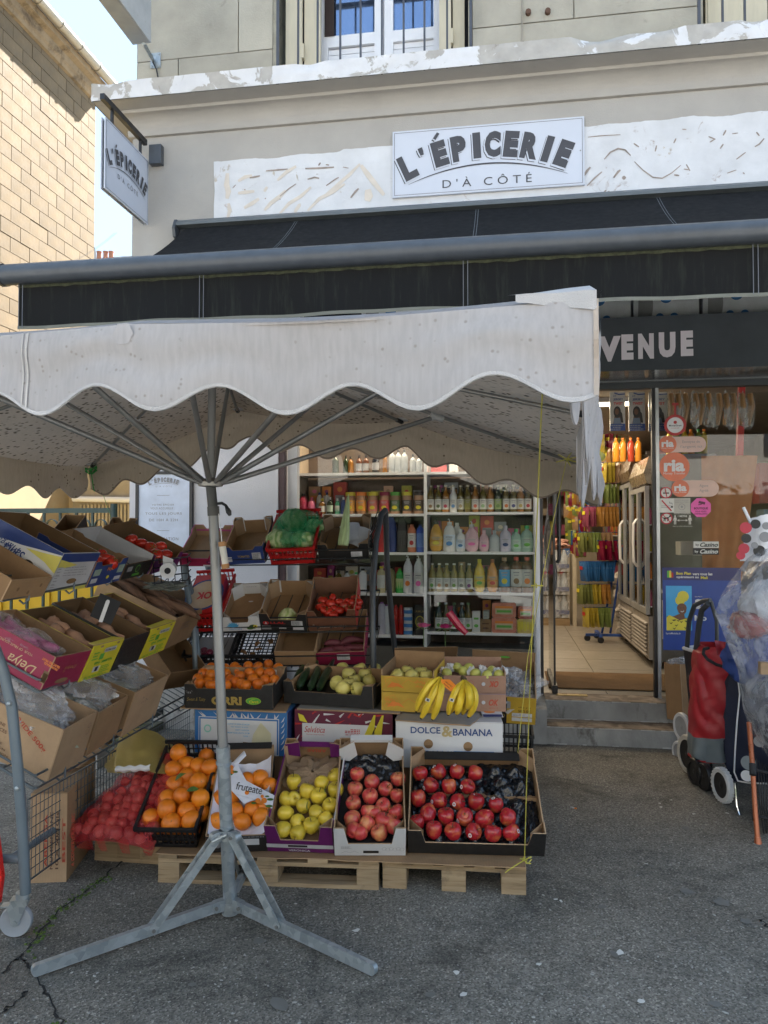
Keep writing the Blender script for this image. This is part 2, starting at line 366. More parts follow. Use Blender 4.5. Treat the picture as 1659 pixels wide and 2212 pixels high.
def m_film(name,tint,opac,rough=.25,milk=(.8,.8,.82)):
 """thin clear plastic film, creased"""
 m=bpy.data.materials.new(name);m.use_nodes=True;t=m.node_tree;t.nodes.clear()
 out=t.nodes.new('ShaderNodeOutputMaterial');tr=t.nodes.new('ShaderNodeBsdfTransparent');tr.inputs[0].default_value=(*tint,1)
 b=t.nodes.new('ShaderNodeBsdfPrincipled');b.inputs['Base Color'].default_value=(*milk,1);b.inputs['Roughness'].default_value=rough;b.inputs['Specular IOR Level'].default_value=.9
 v=coords(t);k=ramp(t,tnoise(t,v,6,4,.6,1.8),[(.35,opac*.45),(.65,min(1,opac*1.6))])
 bump(t,b,tnoise(t,v,9,3,.5,2.2),.8,.02)
 ms=t.nodes.new('ShaderNodeMixShader');t.links.new(k,ms.inputs[0]);t.links.new(tr.outputs[0],ms.inputs[1]);t.links.new(b.outputs[0],ms.inputs[2]);t.links.new(ms.outputs[0],out.inputs[0]);MATS[name]=m;return m
FILM=m_film('clear_bag_film',(.94,.95,.97),.27,.07);FILMT=m_film('dust_sheet_film',(.93,.94,.96),.38,.16,(.60,.62,.66))
FILMB=m_film('wrap_film',(1,1,1),.12,.1)
def m_net(name,col,sc_,cover,kind='Object'):
 m=bpy.data.materials.new(name);m.use_nodes=True;t=m.node_tree;t.nodes.clear()
 out=t.nodes.new('ShaderNodeOutputMaterial');tr=t.nodes.new('ShaderNodeBsdfTransparent')
 b=t.nodes.new('ShaderNodeBsdfPrincipled');b.inputs['Base Color'].default_value=(*col,1);b.inputs['Roughness'].default_value=.45
 v=coords(t,(1,1,.6),rot=(0,0,.6));w1=t.nodes.new('ShaderNodeTexWave');w1.inputs['Scale'].default_value=sc_;w1.inputs['Distortion'].default_value=1.5;t.links.new(v,w1.inputs['Vector'])
 v2=coords(t,(1,1,.6),rot=(0,0,-.9));w2=t.nodes.new('ShaderNodeTexWave');w2.inputs['Scale'].default_value=sc_;w2.inputs['Distortion'].default_value=1.5;t.links.new(v2,w2.inputs['Vector'])
 mx_=t.nodes.new('ShaderNodeMath');mx_.operation='MAXIMUM';t.links.new(w1.outputs['Fac'],mx_.inputs[0]);t.links.new(w2.outputs['Fac'],mx_.inputs[1])
 k=ramp(t,mx_.outputs[0],[(1-cover,.10),(min(.999,1-cover+.08),1)])
 ms=t.nodes.new('ShaderNodeMixShader');t.links.new(k,ms.inputs[0]);t.links.new(tr.outputs[0],ms.inputs[1]);t.links.new(b.outputs[0],ms.inputs[2]);t.links.new(ms.outputs[0],out.inputs[0]);return m
NETR=m_net('red_net',(.50,.02,.03),70,.12);NETG=m_net('green_net',(.02,.28,.10),75,.22);NETY=m_net('yellow_net',(.40,.30,.09),90,.62)
ONION=M_('onion_skin',(.46,.10,.075),.3,var=.3,vs=14,rnd=.3,vsc=(1,1,.3))
TILE=M_('floor_tile',(.26,.235,.20),.35,var=.08,vs=3,bs=30,bst=.05,rnd=.05)
MAT_BROWN=M_('door_mat',(.15,.085,.035),.95,var=.2,bs=400,bst=.6)
GREENF=M_('fence_green',(.028,.062,.062),.45,.1,var=.12)
YEL=M_('yellow_container',(.70,.46,.03),.6,var=.1,vs=2)
def C(name,r,g,b,rough=.5,**k):return M_(name,(r,g,b),rough,**k)
NAVY=C('navy_print',.02,.045,.18);BLUEP=C('blue_print',.03,.16,.42);WHITEP=C('white_print',.62,.62,.63,.6,var=.05,dirt=((.42,.38,.33),8,.70))
REDP=C('red_print',.48,.02,.02);MAGP=C('magenta_print',.27,.012,.055,.55);YELP=C('yellow_print',.66,.56,.03,.55)
BLKP=C('black_print',.018,.017,.017,.5,var=.25,vs=30);PURP=C('purple_print',.12,.01,.11,.5);PINKP=C('pink_print',.55,.10,.28);ORAP=C('orange_print',.75,.22,.03)
MUST=C('mustard_print',.52,.33,.035,.6);GOLDP=C('gold_ink',.36,.25,.06);GREENP=C('green_print',.10,.38,.05);GREYP=C('grey_print',.25,.25,.26);LGREY=C('light_grey_print',.5,.5,.52)
REDC=C('red_crate_plastic',.42,.012,.012,.38);SKYP=C('sky_blue_print',.08,.35,.62);CORAL=C('coral_sticker',.62,.17,.09);CORALL=C('pale_coral_sticker',.60,.42,.36)
PINKS=C('pink_sticker',.70,.10,.38);SKIN=C('brown_skin_print',.12,.05,.025);HAIR=C('dark_hair_print',.02,.014,.012);KRAFTI=C('brown_ink',.11,.05,.03)
REDI=C('red_ink',.42,.06,.03);YSTR=C('yellow_string',.50,.45,.08);GSTR=C('green_string',.02,.25,.05)
#  lettering
_tc={}
def tmesh(s,bold=0.0,shear=0.0,space=1.0,res=3):
 key=(s,bold,shear,space)
 if key in _tc:return _tc[key]
 cu=bpy.data.curves.new('t','FONT');cu.body=s;cu.offset=bold;cu.shear=shear;cu.space_character=space
 cu.align_x='CENTER';cu.resolution_u=res;o=bpy.data.objects.new('t',cu);COL.objects.link(o)
 dg=bpy.context.evaluated_depsgraph_get();me=o.evaluated_get(dg).to_mesh()
 vs=[(p.co.x,p.co.y) for p in me.vertices];fs=[tuple(p.vertices) for p in me.polygons]
 o.evaluated_get(dg).to_mesh_clear();bpy.data.objects.remove(o);bpy.data.curves.remove(cu)
 _tc[key]=(vs,fs);return _tc[key]
_jc=[0]
def _jit():_jc[0]=(_jc[0]+1)%28;return .000035*_jc[0]
def put_text(mb,s,cx,cz,w,h,m=0,y=0.0,bold=0.0,shear=0.0,space=1.0,arc=0.0,flip=False,face='front',fan=0.0,rot=0.0):
 """text fitted in a w x h box centred on (cx, cz) of the XZ plane, facing -y; arc bows the baseline up by that height"""
 vs,fs=tmesh(s,bold,shear,space)
 if not vs:return
 y-=_jit()
 x0=min(p[0] for p in vs);x1=max(p[0] for p in vs);y0=min(p[1] for p in vs);y1=max(p[1] for p in vs)
 kx=w/max(1e-6,x1-x0);ky=h/max(1e-6,y1-y0);out=[]
 cr_,sr_=math.cos(rot),math.sin(rot)
 for a,b in vs:
  X=(a-(x0+x1)/2)*kx;Z=(b-(y0+y1)/2)*ky
  if fan:X*=1+fan*(Z/h)
  if arc:Z+=arc*(1-(2*X/w)**2)-arc*.5
  if flip:X,Z=-X,-Z
  X,Z=X*cr_-Z*sr_,X*sr_+Z*cr_
  out.append((cx+X,y,cz+Z))
 mb.add(out,fs,m)
def rect(mb,x0,x1,z0,z1,y,m=0):y-=_jit();mb.add([(x0,y,z0),(x1,y,z0),(x1,y,z1),(x0,y,z1)],[(0,1,2,3)],m)
def disc(mb,cx,cz,rx,rz,y,m=0,n=28,a0=0,a1=2*PI):
 y-=_jit()
 pts=[(cx+rx*math.cos(a0+(a1-a0)*k/n),y,cz+rz*math.sin(a0+(a1-a0)*k/n)) for k in range(n)]
 mb.add(pts,[tuple(range(n))],m)
def ring(mb,cx,cz,r0,r1,y,m=0,n=30,sx=1.0):
 vs=[]
 for k in range(n):
  a=2*PI*k/n
  vs+=[(cx+r0*math.cos(a)*sx,y,cz+r0*math.sin(a)),(cx+r1*math.cos(a)*sx,y,cz+r1*math.sin(a))]
 mb.add(vs,[(2*k,2*k+1,(2*k+3)%(2*n),(2*k+2)%(2*n)) for k in range(n)],m)
def stroke(mb,pts,w,y,m=0):
 """flat pen stroke through 2D points in the XZ plane; w width or list"""
 y-=_jit();n=len(pts);ws=w if isinstance(w,(list,tuple)) else[w]*n;vs=[]
 for i,(a,b) in enumerate(pts):
  p=pts[max(0,i-1)];q=pts[min(n-1,i+1)];dx,dz=q[0]-p[0],q[1]-p[1];l=math.hypot(dx,dz) or 1
  nx,nz=-dz/l*ws[i]/2,dx/l*ws[i]/2
  vs+=[(a+nx,y,b+nz),(a-nx,y,b-nz)]
 mb.add(vs,[(2*i,2*i+1,2*i+3,2*i+2) for i in range(n-1)],m)
 #  GROUND
g=MB()
def gf(i,j):
 x=-40+80*i;y=-30+90*j;return(x,y,0)
g.grid(gf,40,45)
structure(g.build('pavement',ASPHALT))
structure(MB().box(-25,25,-16.9,-.95,-.05,.005).build('bounce_ground',M_('bounce_paving',(.46,.44,.41),.85,var=.1)))  # pale ground layer added behind the camera to bounce sunlight onto the stall
crk=MB();mos=MB();rr_=random.Random(3)
for line in([(268,1860),(200,1915),(127,1967),(80,2020),(37,2073),(0,2107),(-60,2150)],[(40,2068),(63,2085),(95,2140),(132,2205),(150,2260)],[(1640,1985),(1662,2010),(1690,2060)],[(0,2190),(30,2170),(60,2140)]):
 pts=[Pz(u,v,0) for u,v in line];fine=[]
 for a,b in zip(pts,pts[1:]):
  for k in range(8):
   p=a.lerp(b,k/8);fine.append(p+Vector((rr_.uniform(-.012,.012),rr_.uniform(-.012,.012),0)))
 for a,b in zip(fine,fine[1:]):
  t=(b-a).normalized();n=Vector((-t.y,t.x,0))*rr_.uniform(.0015,.006)
  crk.add([a+n,a-n,b-n,b+n],[(0,1,2,3)])
  crk_z=.002
  for _ in range(5):
   q=a.lerp(b,rr_.random())+Vector((rr_.gauss(0,.016),rr_.gauss(0,.016),0));s_=rr_.uniform(.003,.009)
   if noise.noise(q*2.1)>.02:mos.lathe([(s_,0),(s_*.8,s_*.5),(0,s_*.8)],6,0,Matrix.Translation(q))
crk.v=[(a,b,.004) for a,b,c in crk.v]
structure(crk.build('pavement_crack',M_('crack_black',(.018,.018,.017),.95)))
tag(stuff(mos.build('moss',M_('moss',(.07,.11,.02),.95,var=.4,vs=30))),'green moss growing along the cracks of the grey asphalt','moss')
lit=MB();li2=MB();rl=random.Random(11)
for _ in range(1100):
 u=rl.uniform(-40,1700);v=rl.uniform(1640,2260)
 p=Pz(u,v,0)
 if p.x>2.2 or p.x<-2.6:continue
 s_=rl.choice([.0018,.0025,.003,.004])*rl.uniform(.7,1.3);a=rl.random()*6
 M0=Matrix.Translation(p+Vector((0,0,.001)))@Matrix.Rotation(a,4,'Z')
 lit.lathe([(s_,0),(s_*.9,s_*.45),(s_*.3,s_*.7)],5,0,M0,sx=rl.uniform(.8,2))
tag(stuff(lit.build('grit',M_('grit_white',(.36,.35,.32),.9,var=.3,vs=3))),'pale grit and tiny stones scattered over the asphalt pavement','grit')
gum_m=M_('old_gum',(.16,.155,.14),.9,var=.15,vs=9)
for k,(u,v,s_) in enumerate([(1020,1815,.02),(1115,1895,.02),(1480,1925,.026),(1560,1950,.03),(1610,1990,.02),(1408,1872,.014),(1330,2062,.02),(1545,2170,.02),(1075,2110,.012),(415,2128,.012),(560,2035,.02),(600,2170,.03),(700,2050,.02),(930,2150,.014),(1290,1700,.02),(1210,1785,.016),(1300,1960,.016),(1180,1905,.014),(1480,1790,.02)]):
 mb=MB();n=11;p=Pz(u,v,0);mb.add([(s_*(1+rl.uniform(-.35,.3))*math.cos(2*PI*i/n)*1.3,s_*(1+rl.uniform(-.3,.3))*math.sin(2*PI*i/n),.003) for i in range(n)]+[(0,0,.0042)],[(i,(i+1)%n,n) for i in range(n)])
 tag(mb.build('gum_spot',gum_m,M=TR(p.x,p.y,p.z,rl.random()*6)),'flattened pale chewing gum spot trodden into the asphalt','gum spot','gum spots on the pavement')
pap=M_('litter_paper',(.62,.61,.57),.8);
for k,(u,v,s_) in enumerate([(1425,1737,.011),(1395,1868,.01),(1200,1945,.01),(1212,1948,.008),(1428,1745,.012),(1450,1730,.010),(1500,1760,.01),(985,2103,.013),(1000,2150,.014),(1340,2060,.018),(1165,2085,.012),(770,2012,.016),(1570,1758,.01),(1385,2165,.018)]):
 mb=MB();p=Pz(u,v,0);n=7
 mb.add([(s_*rl.uniform(.6,1.4)*math.cos(2*PI*i/n),s_*rl.uniform(.5,1.1)*math.sin(2*PI*i/n),.003+rl.uniform(0,.004)) for i in range(n)],[tuple(range(n))])
 tag(mb.build('paper_scrap',pap,M=TR(p.x,p.y,p.z,rl.random()*6)),'tiny torn scrap of white paper lying on the asphalt','paper scrap','paper scraps on the pavement')
for(u,v),lb in(((1239,1747),'cigarette end with orange filter lying right of the big red apple box'),((373,2003),'small brown leaf scrap on the asphalt beside the left tripod leg')):
 p=Pz(u,v,0);mb=MB()
 if 'cigarette' in lb:
  mb.tube([(-.018,0,.005),(.006,0,.005)],.004,7,0);mb.tube([(.006,0,.005),(.018,0,.005)],.0041,7,1)
  tag(mb.build('cigarette_end',[WHITEP,ORAP],M=TR(*p,-.5)),lb,'cigarette end')
 else:
  mb.add([(-.025,0,.002),(0,-.015,.006),(.03,-.006,.003),(.022,.012,.002),(-.004,.016,.007)],[(0,1,2,3,4)])
  tag(mb.build('leaf_scrap',m_cardboard('leafbrown',(.28,.16,.09)),M=TR(*p,.3)),lb,'leaf scrap')
  #  SHOP BUILDING
FY=6.0;GY=6.45;SX0=-3.10;SX1=6.5;RH=11.0;FL=0.28
shop=thing('shop_building','grey rendered corner building housing the grocery, flaking white ledge above','building',(SX0,FY,0))
def part(mb,name,mats,smooth=False,lb=None,parent=None):
 o=mb.build(name,mats,parent or shop,smooth,world=True)
 if lb:o['label']=lb
 return o
zb=Py(900,290,FY).z
OPX0=-1.82;OPZ1=3.62
b=MB();b.box(SX0,OPX0,FY,FY+.5,2.85,OPZ1);b.box(SX0,SX1,FY,FY+.5,OPZ1,5.0)
part(b,'wall',WALL)
b=MB();b.box(SX0,OPX0,FY,FY+.5,0,2.85);part(b,'pier',ROUGHW,lb='white roughcast pier behind the display racks')
b=MB();b.box(SX0,SX0+.3,FY+.5,17.3,0,5.0);b.box(SX0,SX1,17.3,17.6,0,5.0);b.box(SX1-.3,SX1,FY+.5,17.3,0,5.0);b.box(SX0+.3,SX1-.3,FY+.5,17.3,4.7,4.99)
part(b,'rear_wall',WALL)
prof=[(.0,4.93),(.025,4.935),(.03,4.965),(.03,4.985),(.012,4.99),(.014,5.02),(.035,5.06),(.08,5.095),(.10,5.10),(.10,5.125),(.13,5.135),(.235,5.14)]
b=MB();n=len(prof)
vs=[]
for o_,z in prof:
 vs+=[(SX0-o_,FY+5,z),(SX0-o_,FY-o_,z),(SX1,FY-o_,z)]
b.add(vs,[(3*i+k,3*i+k+1,3*i+k+4,3*i+k+3) for i in range(n-1) for k in range(2)])
part(b,'cornice',WALL,30)
def ledge_pt(i,j):
 L=(SX1+5.25)*i;t=j
 if L<5.0:x=SX0-.245;y=FY+5.0-L;nx,ny=-1,0
 elif L<5.245:x=SX0-.245;y=FY+5.0-L;nx,ny=-1,-1
 else:x=SX0-.245+(L-5.245);y=FY-.245;nx,ny=0,-1
 if t<=.5:z=5.14+.145*(t/.5);off=0
 else:z=5.285+.03*(t-.5)/.5;off=(t-.5)/.5
 q=Vector((x*5,y*5,z*9));q2=Vector((x*17,y*17,z*22))
 d=noise.noise(q)*.005+noise.noise(q2)*.005
 brk=max(0,noise.noise(Vector((x*2.3,y*2.3,3)))-.15)*.10*max(0,(t-.25)/.25 if t<.5 else 1)
 if t<.02:d=0;brk=0
 if off>0:zz=z-brk*1.0+noise.noise(q2)*.006
 else:zz=z-(brk*.5 if t>.35 else 0)
 return(x-nx*(off*.30+brk)+nx*d,y-ny*(off*.30+brk)+ny*d,zz)
b=MB();b.grid(ledge_pt,700,12);part(b,'ledge',PEEL,50,'projecting ledge with white paint flaking off in patches')
b=MB();b.box(SX0,SX1,FY+.03,FY+.5,5.0,5.30);part(b,'ledge_core',WALL)
UY=FY+.05
def zat(u,v):return Py(u,v,UY).z
def xat(u,v=80):return Py(u,v,UY).x
b=MB();b.box(SX0+.004,xat(590),UY+.02,UY+.45,5.3,RH);b.box(xat(1020),xat(1510),UY+.02,UY+.45,5.3,RH);b.box(xat(590),xat(1020),UY+.02,UY+.45,7.7,RH);b.box(xat(1510),SX1,UY+.02,UY+.45,7.7,RH)
part(b,'upper_wall',MORTAR)
b=MB();b.box(SX0+.004,SX1,UY+.45,12.7,RH-.3,RH);b.box(SX0+.004,SX0+.3,UY+.45,12.7,5,RH-.3);b.box(SX1-.3,SX1,UY+.45,12.7,5,RH-.3);b.box(SX0+.3,SX1-.3,12.4,12.7,5,RH-.3)
part(b,'roof',MORTAR)
zj=zat(430,122);zk=zat(1180,46)
rowsL=[5.28,zj,zj+.62,zj+1.24,zj+1.86,zj+2.5,RH]
def blocks(x0,x1,rows,cuts):
 for r,(za,zz) in enumerate(zip(rows,rows[1:])):
  xs=[x0]+[c for c in cuts[r%len(cuts)] if x0+.1<c<x1-.1]+[x1]
  for a,c in zip(xs,xs[1:]):
   m=MB();e=.0045;m.box(a+e,c-e,UY+random.uniform(-.002,.002),UY+.03,za+e,zz-e)
   o=part(m,'stone_block',STONE)
blocks(SX0,xat(590),rowsL,[[xat(385,150)],[xat(515,50)],[xat(400)]])
blocks(xat(1020),xat(1510),[5.28,zk,zk+.62,zk+1.24,zk+1.86,zk+2.5,RH],[[xat(1128)],[xat(1043),xat(1240)],[xat(1160)]])
blocks(xat(590),xat(1020),[7.7,8.3,RH],[[xat(800)]]);blocks(xat(1510),SX1,[7.7,8.3,RH],[[2.2,3.4]])
b=MB();xr=xat(1128,60);b.tube([(xr,UY-.008,5.3),(xr,UY-.008,7.4)],.006,6);b.box(xr-.012,xr+.012,UY-.018,UY+.004,zat(1128,92),zat(1128,88));part(b,'lightning_rod',M_('rod_stone',(.3,.27,.22),.7))
for u,v in((1141,30),(1183,28)):
 p=Py(u,v,UY);b=MB();b.tube([(p.x,p.y+.0,p.z),(p.x,p.y-.035,p.z)],.022,8);part(b,'bolt',M_('rust',(.10,.05,.03),.8))
def window(x0,x1,glazed):
 b=MB();b.box(x0,x0+.03,UY-.003,UY+.42,5.3,7.7);b.box(x1-.03,x1,UY-.003,UY+.42,5.3,7.7);b.box(x0+.03,x1-.03,UY+.42,UY+.46,7.2,7.7)
 part(b,'window_reveal',STONED)
 if not glazed:
  s=MB();W_=(x1-x0-.16)/4
  for k in range(4):
   xa=x0+.08+k*W_;s.box(xa,xa+W_-.012,UY+.12,UY+.155,5.31,7.6);s.box(xa+.015,xa+W_-.03,UY+.112,UY+.12,5.5,7.5)
  part(s,'shutter',SHUT,lb='closed cream folding shutters');return
 for sgn,xa,xb_ in((1,Py(618,90,UY+.06).x,Py(693,90,UY+.1).x),(-1,Py(950,90,UY+.1).x,Py(1003,90,UY+.06).x)):
  s=MB();mid=(xa+xb_)/2
  s.box(xa,mid-.006,UY+.05,UY+.085,5.31,7.6);s.box(mid+.006,xb_,UY+.085,UY+.12,5.31,7.6)
  for z in(5.55,6.3):s.box(mid-.012,mid+.012,UY+.045,UY+.095,z,z+.12)
  part(s,'shutter',SHUT,lb='folded cream wooden shutter leaf')
 wy=UY+.22;xa=Py(690,90,wy).x;xb_=Py(956,90,wy).x;xm=Py(829,90,wy).x
 for a,c in((xa,xm-.004),(xm+.004,xb_)):
  f=MB();fw_=.075;zt=Py((690 if a==xa else 900),92 if a==xa else 72,wy).z
  f.box(a,a+fw_,wy,wy+.06,5.31,7.5);f.box(c-fw_,c,wy,wy+.06,5.31,7.5);f.box(a+fw_,c-fw_,wy+.001,wy+.059,5.31,5.37)
  f.box(a+fw_,c-fw_,wy+.001,wy+.059,zt-.05,zt+.045)
  f.box(a+fw_,c-fw_,wy+.001,wy+.059,7.4,7.5)
  fo=part(f,'window',WPVC,lb='white pvc french window leaf')
  k=5.37
  while k<zt-.06:
   q=MB();q.box(a+fw_,c-fw_,wy+.025,wy+.05,k+.002,min(k+.047,zt-.051));part(q,'panel_board',WPVC,parent=fo);k+=.05
  q=MB();q.box(a+fw_,c-fw_,wy+.03,wy+.036,zt+.045,7.4);part(q,'pane',M_('sky_tinted_pane',(.22,.29,.43),.04,.9,var=.02),parent=fo)  # blue of the reflected sky is put into the pane colour
 q=MB();q.box(Py(697,50,wy).x+.02,Py(722,50,wy).x,wy-.012,wy-.004,Py(700,92,wy).z+.045,7.4);part(q,'blind',M_('dark_blind',(.035,.022,.018),.9),lb='dark brown curtain edge')
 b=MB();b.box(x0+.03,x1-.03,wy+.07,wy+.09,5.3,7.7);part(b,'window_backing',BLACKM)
window(xat(590),xat(1020),True);window(xat(1510),SX1-.4,False)
BY=FY-.02
for i,xs in enumerate([[600,644,686,735,779,825,872,917,966,1017],[1511,1562,1610,1662,1712]]):
 for u in xs:
  x=Py(u,120,BY).x;wd=.011 if u in(600,1017,1511) else .0075
  z0=5.27;b=MB();b.box(x-wd,x+wd,BY-.008,BY+.008,z0,6.3);part(b,'railing_bar',M_('guard_iron',(.055,.06,.075),.5))
 b=MB();b.box(Py(xs[0],120,BY).x,Py(xs[-1],120,BY).x,BY-.015,BY+.015,6.3,6.34);part(b,'railing_top',MATS['guard_iron'])
b=MB();x0=Py(700,120,BY).x;b.box(x0,Py(1000,120,BY).x,BY-.006,BY+.006,5.305,5.325);part(b,'railing_foot',MATS['guard_iron'])
zt=Py(463,345,FY).z;z0=Py(463,478,FY).z;xl=Py(463,400,FY).x
def band(i,j):
 x=xl+(SX1-xl)*i;top=zt+noise.noise(Vector((x*4,0,1)))*.02+noise.noise(Vector((x*21,0,1)))*.006-(.02 if x<-1.3 else 0)+(.03 if x>.55 else 0)
 e=noise.noise(Vector((j*9,2,x)))*.012 if i==0 else 0
 return(x+e,FY-.004,3.7+(top-3.7)*j)
b=MB();b.grid(band,300,8);part(b,'scraped_band',PANELW,lb='scraped white band with old glue marks behind the fascia sign')
gl=MB();rg=random.Random(5)
def gs(pts,w,m):stroke(gl,[(Py(u,v,FY).x,Py(u,v,FY).z) for u,v in pts],w,FY-.007,m)
def taper(n,w):return[w*(.25+.75*math.sin(PI*(i+.6)/(n+.2))) for i in range(n)]
for pts,w,m in[([(492,375),(490,400),(494,415),(491,430)],.05,0),([(494,440),(497,455),(493,470)],.035,0),([(515,392),(530,383),(545,380)],.03,0),([(515,418),(530,416),(550,414)],.03,0),([(528,450),(545,440),(560,430)],.035,0),([(572,455),(585,440),(605,425),(618,412)],.035,0),([(605,462),(625,440),(650,425),(672,405)],.03,0),([(665,456),(690,430),(720,415),(745,398)],.03,0),([(700,425),(730,400),(755,378),(778,355)],.03,0),([(780,358),(795,378),(808,395),(830,422)],.045,0),([(795,410),(797,425),(794,435)],.07,0),([(640,448),(646,452)],.09,0),([(572,408),(577,411)],.05,0),([(600,390),(620,372),(640,360)],.03,0),([(575,370),(600,368),(622,366)],.014,1),([(660,365),(690,364),(722,362)],.016,1),([(605,425),(625,408),(640,398)],.010,1),([(665,388),(680,384),(690,386)],.014,1),([(705,402),(725,388),(732,384)],.012,1),([(758,428),(768,415),(775,408)],.018,1),([(540,385),(562,381)],.016,1),([(1268,402),(1285,385),(1300,372)],.012,1),([(1258,385),(1268,370),(1275,362)],.02,1),([(1305,345),(1318,330),(1335,322),(1350,325),(1362,337)],.014,1),([(1370,350),(1388,368),(1410,384),(1430,386),(1450,375),(1470,358)],.010,1),([(1325,385),(1335,372),(1340,368)],.018,1),([(1345,388),(1350,382)],.03,1),([(1415,328),(1418,315)],.012,1),([(1490,370),(1482,356)],.010,1),([(1555,322),(1562,312)],.012,1),([(1590,345),(1610,330)],.01,1),([(1570,375),(1590,368)],.008,1),([(1250,335),(1252,355)],.05,0),([(1270,297),(1300,294),(1340,292)],.008,1),([(1650,300),(1640,312),(1630,318)],.012,1),([(1460,300),(1455,310)],.012,1),([(1530,296),(1545,302)],.01,1)]:
 if len(pts)==2:pts=[pts[0],((pts[0][0]+pts[1][0])/2,(pts[0][1]+pts[1][1])/2),pts[1]]
 gs(pts,taper(len(pts),w),m)
for _ in range(38):
 x=rg.uniform(xl+.1,3);z=rg.uniform(4.2,4.65);a=rg.uniform(0,3.1);l=rg.uniform(.01,.05)
 stroke(gl,[(x,z),(x+l*.5*math.cos(a),z+l*.5*math.sin(a)),(x+l*math.cos(a),z+l*math.sin(a))],taper(3,rg.uniform(.004,.014)),FY-.0065,1)
stuff_=part(gl,'glue_marks',[M_('glue_tan',(.60,.54,.47),.8),M_('glue_brown',(.30,.25,.22),.8,var=.3,vs=20)])
stuff_['kind']='stuff'
b=MB();xs0=Pz(1182,1609,0).x;b.box(OPX0,xs0,FY,GY+.05,0,.262);part(b,'plinth',CONC)
b=MB();b.box(SX0-.0,OPX0,FY-.012,FY-.001,0,.35);part(b,'base_course',CONC)
st=MB();xs1=2.2
st.box(xs0+.002,xs1,FY+.015,FY+.27,0,.13);part(st,'step',CONC)
st=MB();st.box(xs0+.002,xs1,FY+.02,FY+.262,.1305,.1345);part(st,'tread',CONCT)
st=MB();st.box(xs0+.002,xs1,FY+.262,GY+.08,0,FL);part(st,'step',CONC)
st=MB();st.box(xs0+.002,xs1,FY+.267,GY+.08,FL+.0005,FL+.0045);part(st,'tread',CONCT)
st=MB();rg=random.Random(8)
for(y,z) in((FY+.012,.13),(FY+.259,FL),(FY+.256,.137),(FY+.011,.004)):
 x=xs0
 while x<xs1:
  l=rg.uniform(.01,.07);h=rg.uniform(.002,.007) if z>.05 else rg.uniform(.003,.012)
  if rg.random()<(.75 if z>.05 else .25):st.box(x,x+l,y,y+.006,z-h*.6,z+h*.4)
  x+=l
part(st,'paint_chips',CHIP)['kind']='stuff'
b=MB();b.box(xs1,SX1,FY,GY+.05,0,.262);part(b,'plinth',CONC)
IY=17.2;CEIL=3.0
b=MB();b.box(OPX0-.02,OPX0,GY+.06,IY,0,CEIL);b.box(3.6,3.7,GY+.06,IY,0,CEIL);b.box(OPX0,3.6,IY,IY+.1,0,CEIL)
part(b,'inner_wall',M_('inner_wall_paint',(.30,.25,.19),.8))
b=MB();b.box(OPX0-.02,3.7,GY+.06,IY+.1,CEIL,CEIL+.08);part(b,'ceiling',M_('ceiling_paint',(.42,.38,.32),.8))
b=MB();b.box(OPX0,3.6,GY+.081,IY,0,FL-.012);structure(part(b,'subfloor',MORTAR))
tm=MB();tm.box(-.297,.297,-.297,.297,-.008,0);tme=tm.mesh('floor_tile',TILE)
k=0
for j in range(17):
 for i in range(7):
  if k>=300:break
  x=.52+(i-3)*.6;y=GY+.40+j*.6
  if y+.3>IY or x-.3<OPX0 or x+.3>3.6:continue
  o=bpy.data.objects.new('floor_tile',tme);place(o,Matrix.Translation(Vector((x,y,FL))-Vector((SX0,FY,0))),shop);k+=1
  #  helpers that read a size off the photograph at a known plane y
def qrect(mb,u0,v0,u1,v1,y,m=0,dy=0):
 a=Py(u0,v1,y);c=Py(u1,v0,y);um=(u0+u1)/2;zt=Py(um,v0,y).z;z0=Py(um,v1,y).z
 rect(mb,a.x,c.x,z0,zt,y-dy,m)
def qtext(mb,s,u,v,wpx,hpx,y,m=0,dy=0,**k):
 p=Py(u,v,y);s_=(Py(u+1,v,y).x-p.x);d=p.y/ray(u,v).y
 put_text(mb,s,p.x,p.z,wpx*s_,hpx*d/FPX,m,y-dy,**k)
def qdisc(mb,u,v,r,y,m=0,dy=0,**k):
 p=Py(u,v,y);d=p.y/ray(u,v).y;disc(mb,p.x,p.z,r*d/FPX,r*d/FPX,y-dy,m,**k)
def qring(mb,u,v,r0,r1,y,m=0,dy=0):
 p=Py(u,v,y);d=p.y/ray(u,v).y;ring(mb,p.x,p.z,r0*d/FPX,r1*d/FPX,y-dy,m)
def qstroke(mb,pts,wpx,y,m=0,dy=0):
 q=[Py(u,v,y) for u,v in pts];d=q[0].y/ray(*pts[0]).y;stroke(mb,[(p.x,p.z) for p in q],wpx*d/FPX,y-dy,m)
def pill(mb,x0,x1,z0,z1,y,m=0,n=10):
 r=(z1-z0)/2;zc=(z0+z1)/2;pts=[]
 for k in range(n+1):a=-PI/2+PI*k/n;pts.append((x1-r+r*math.cos(a),y,zc+r*math.sin(a)))
 for k in range(n+1):a=PI/2+PI*k/n;pts.append((x0+r+r*math.cos(a),y,zc+r*math.sin(a)))
 mb.add(pts,[tuple(range(len(pts)))],m)
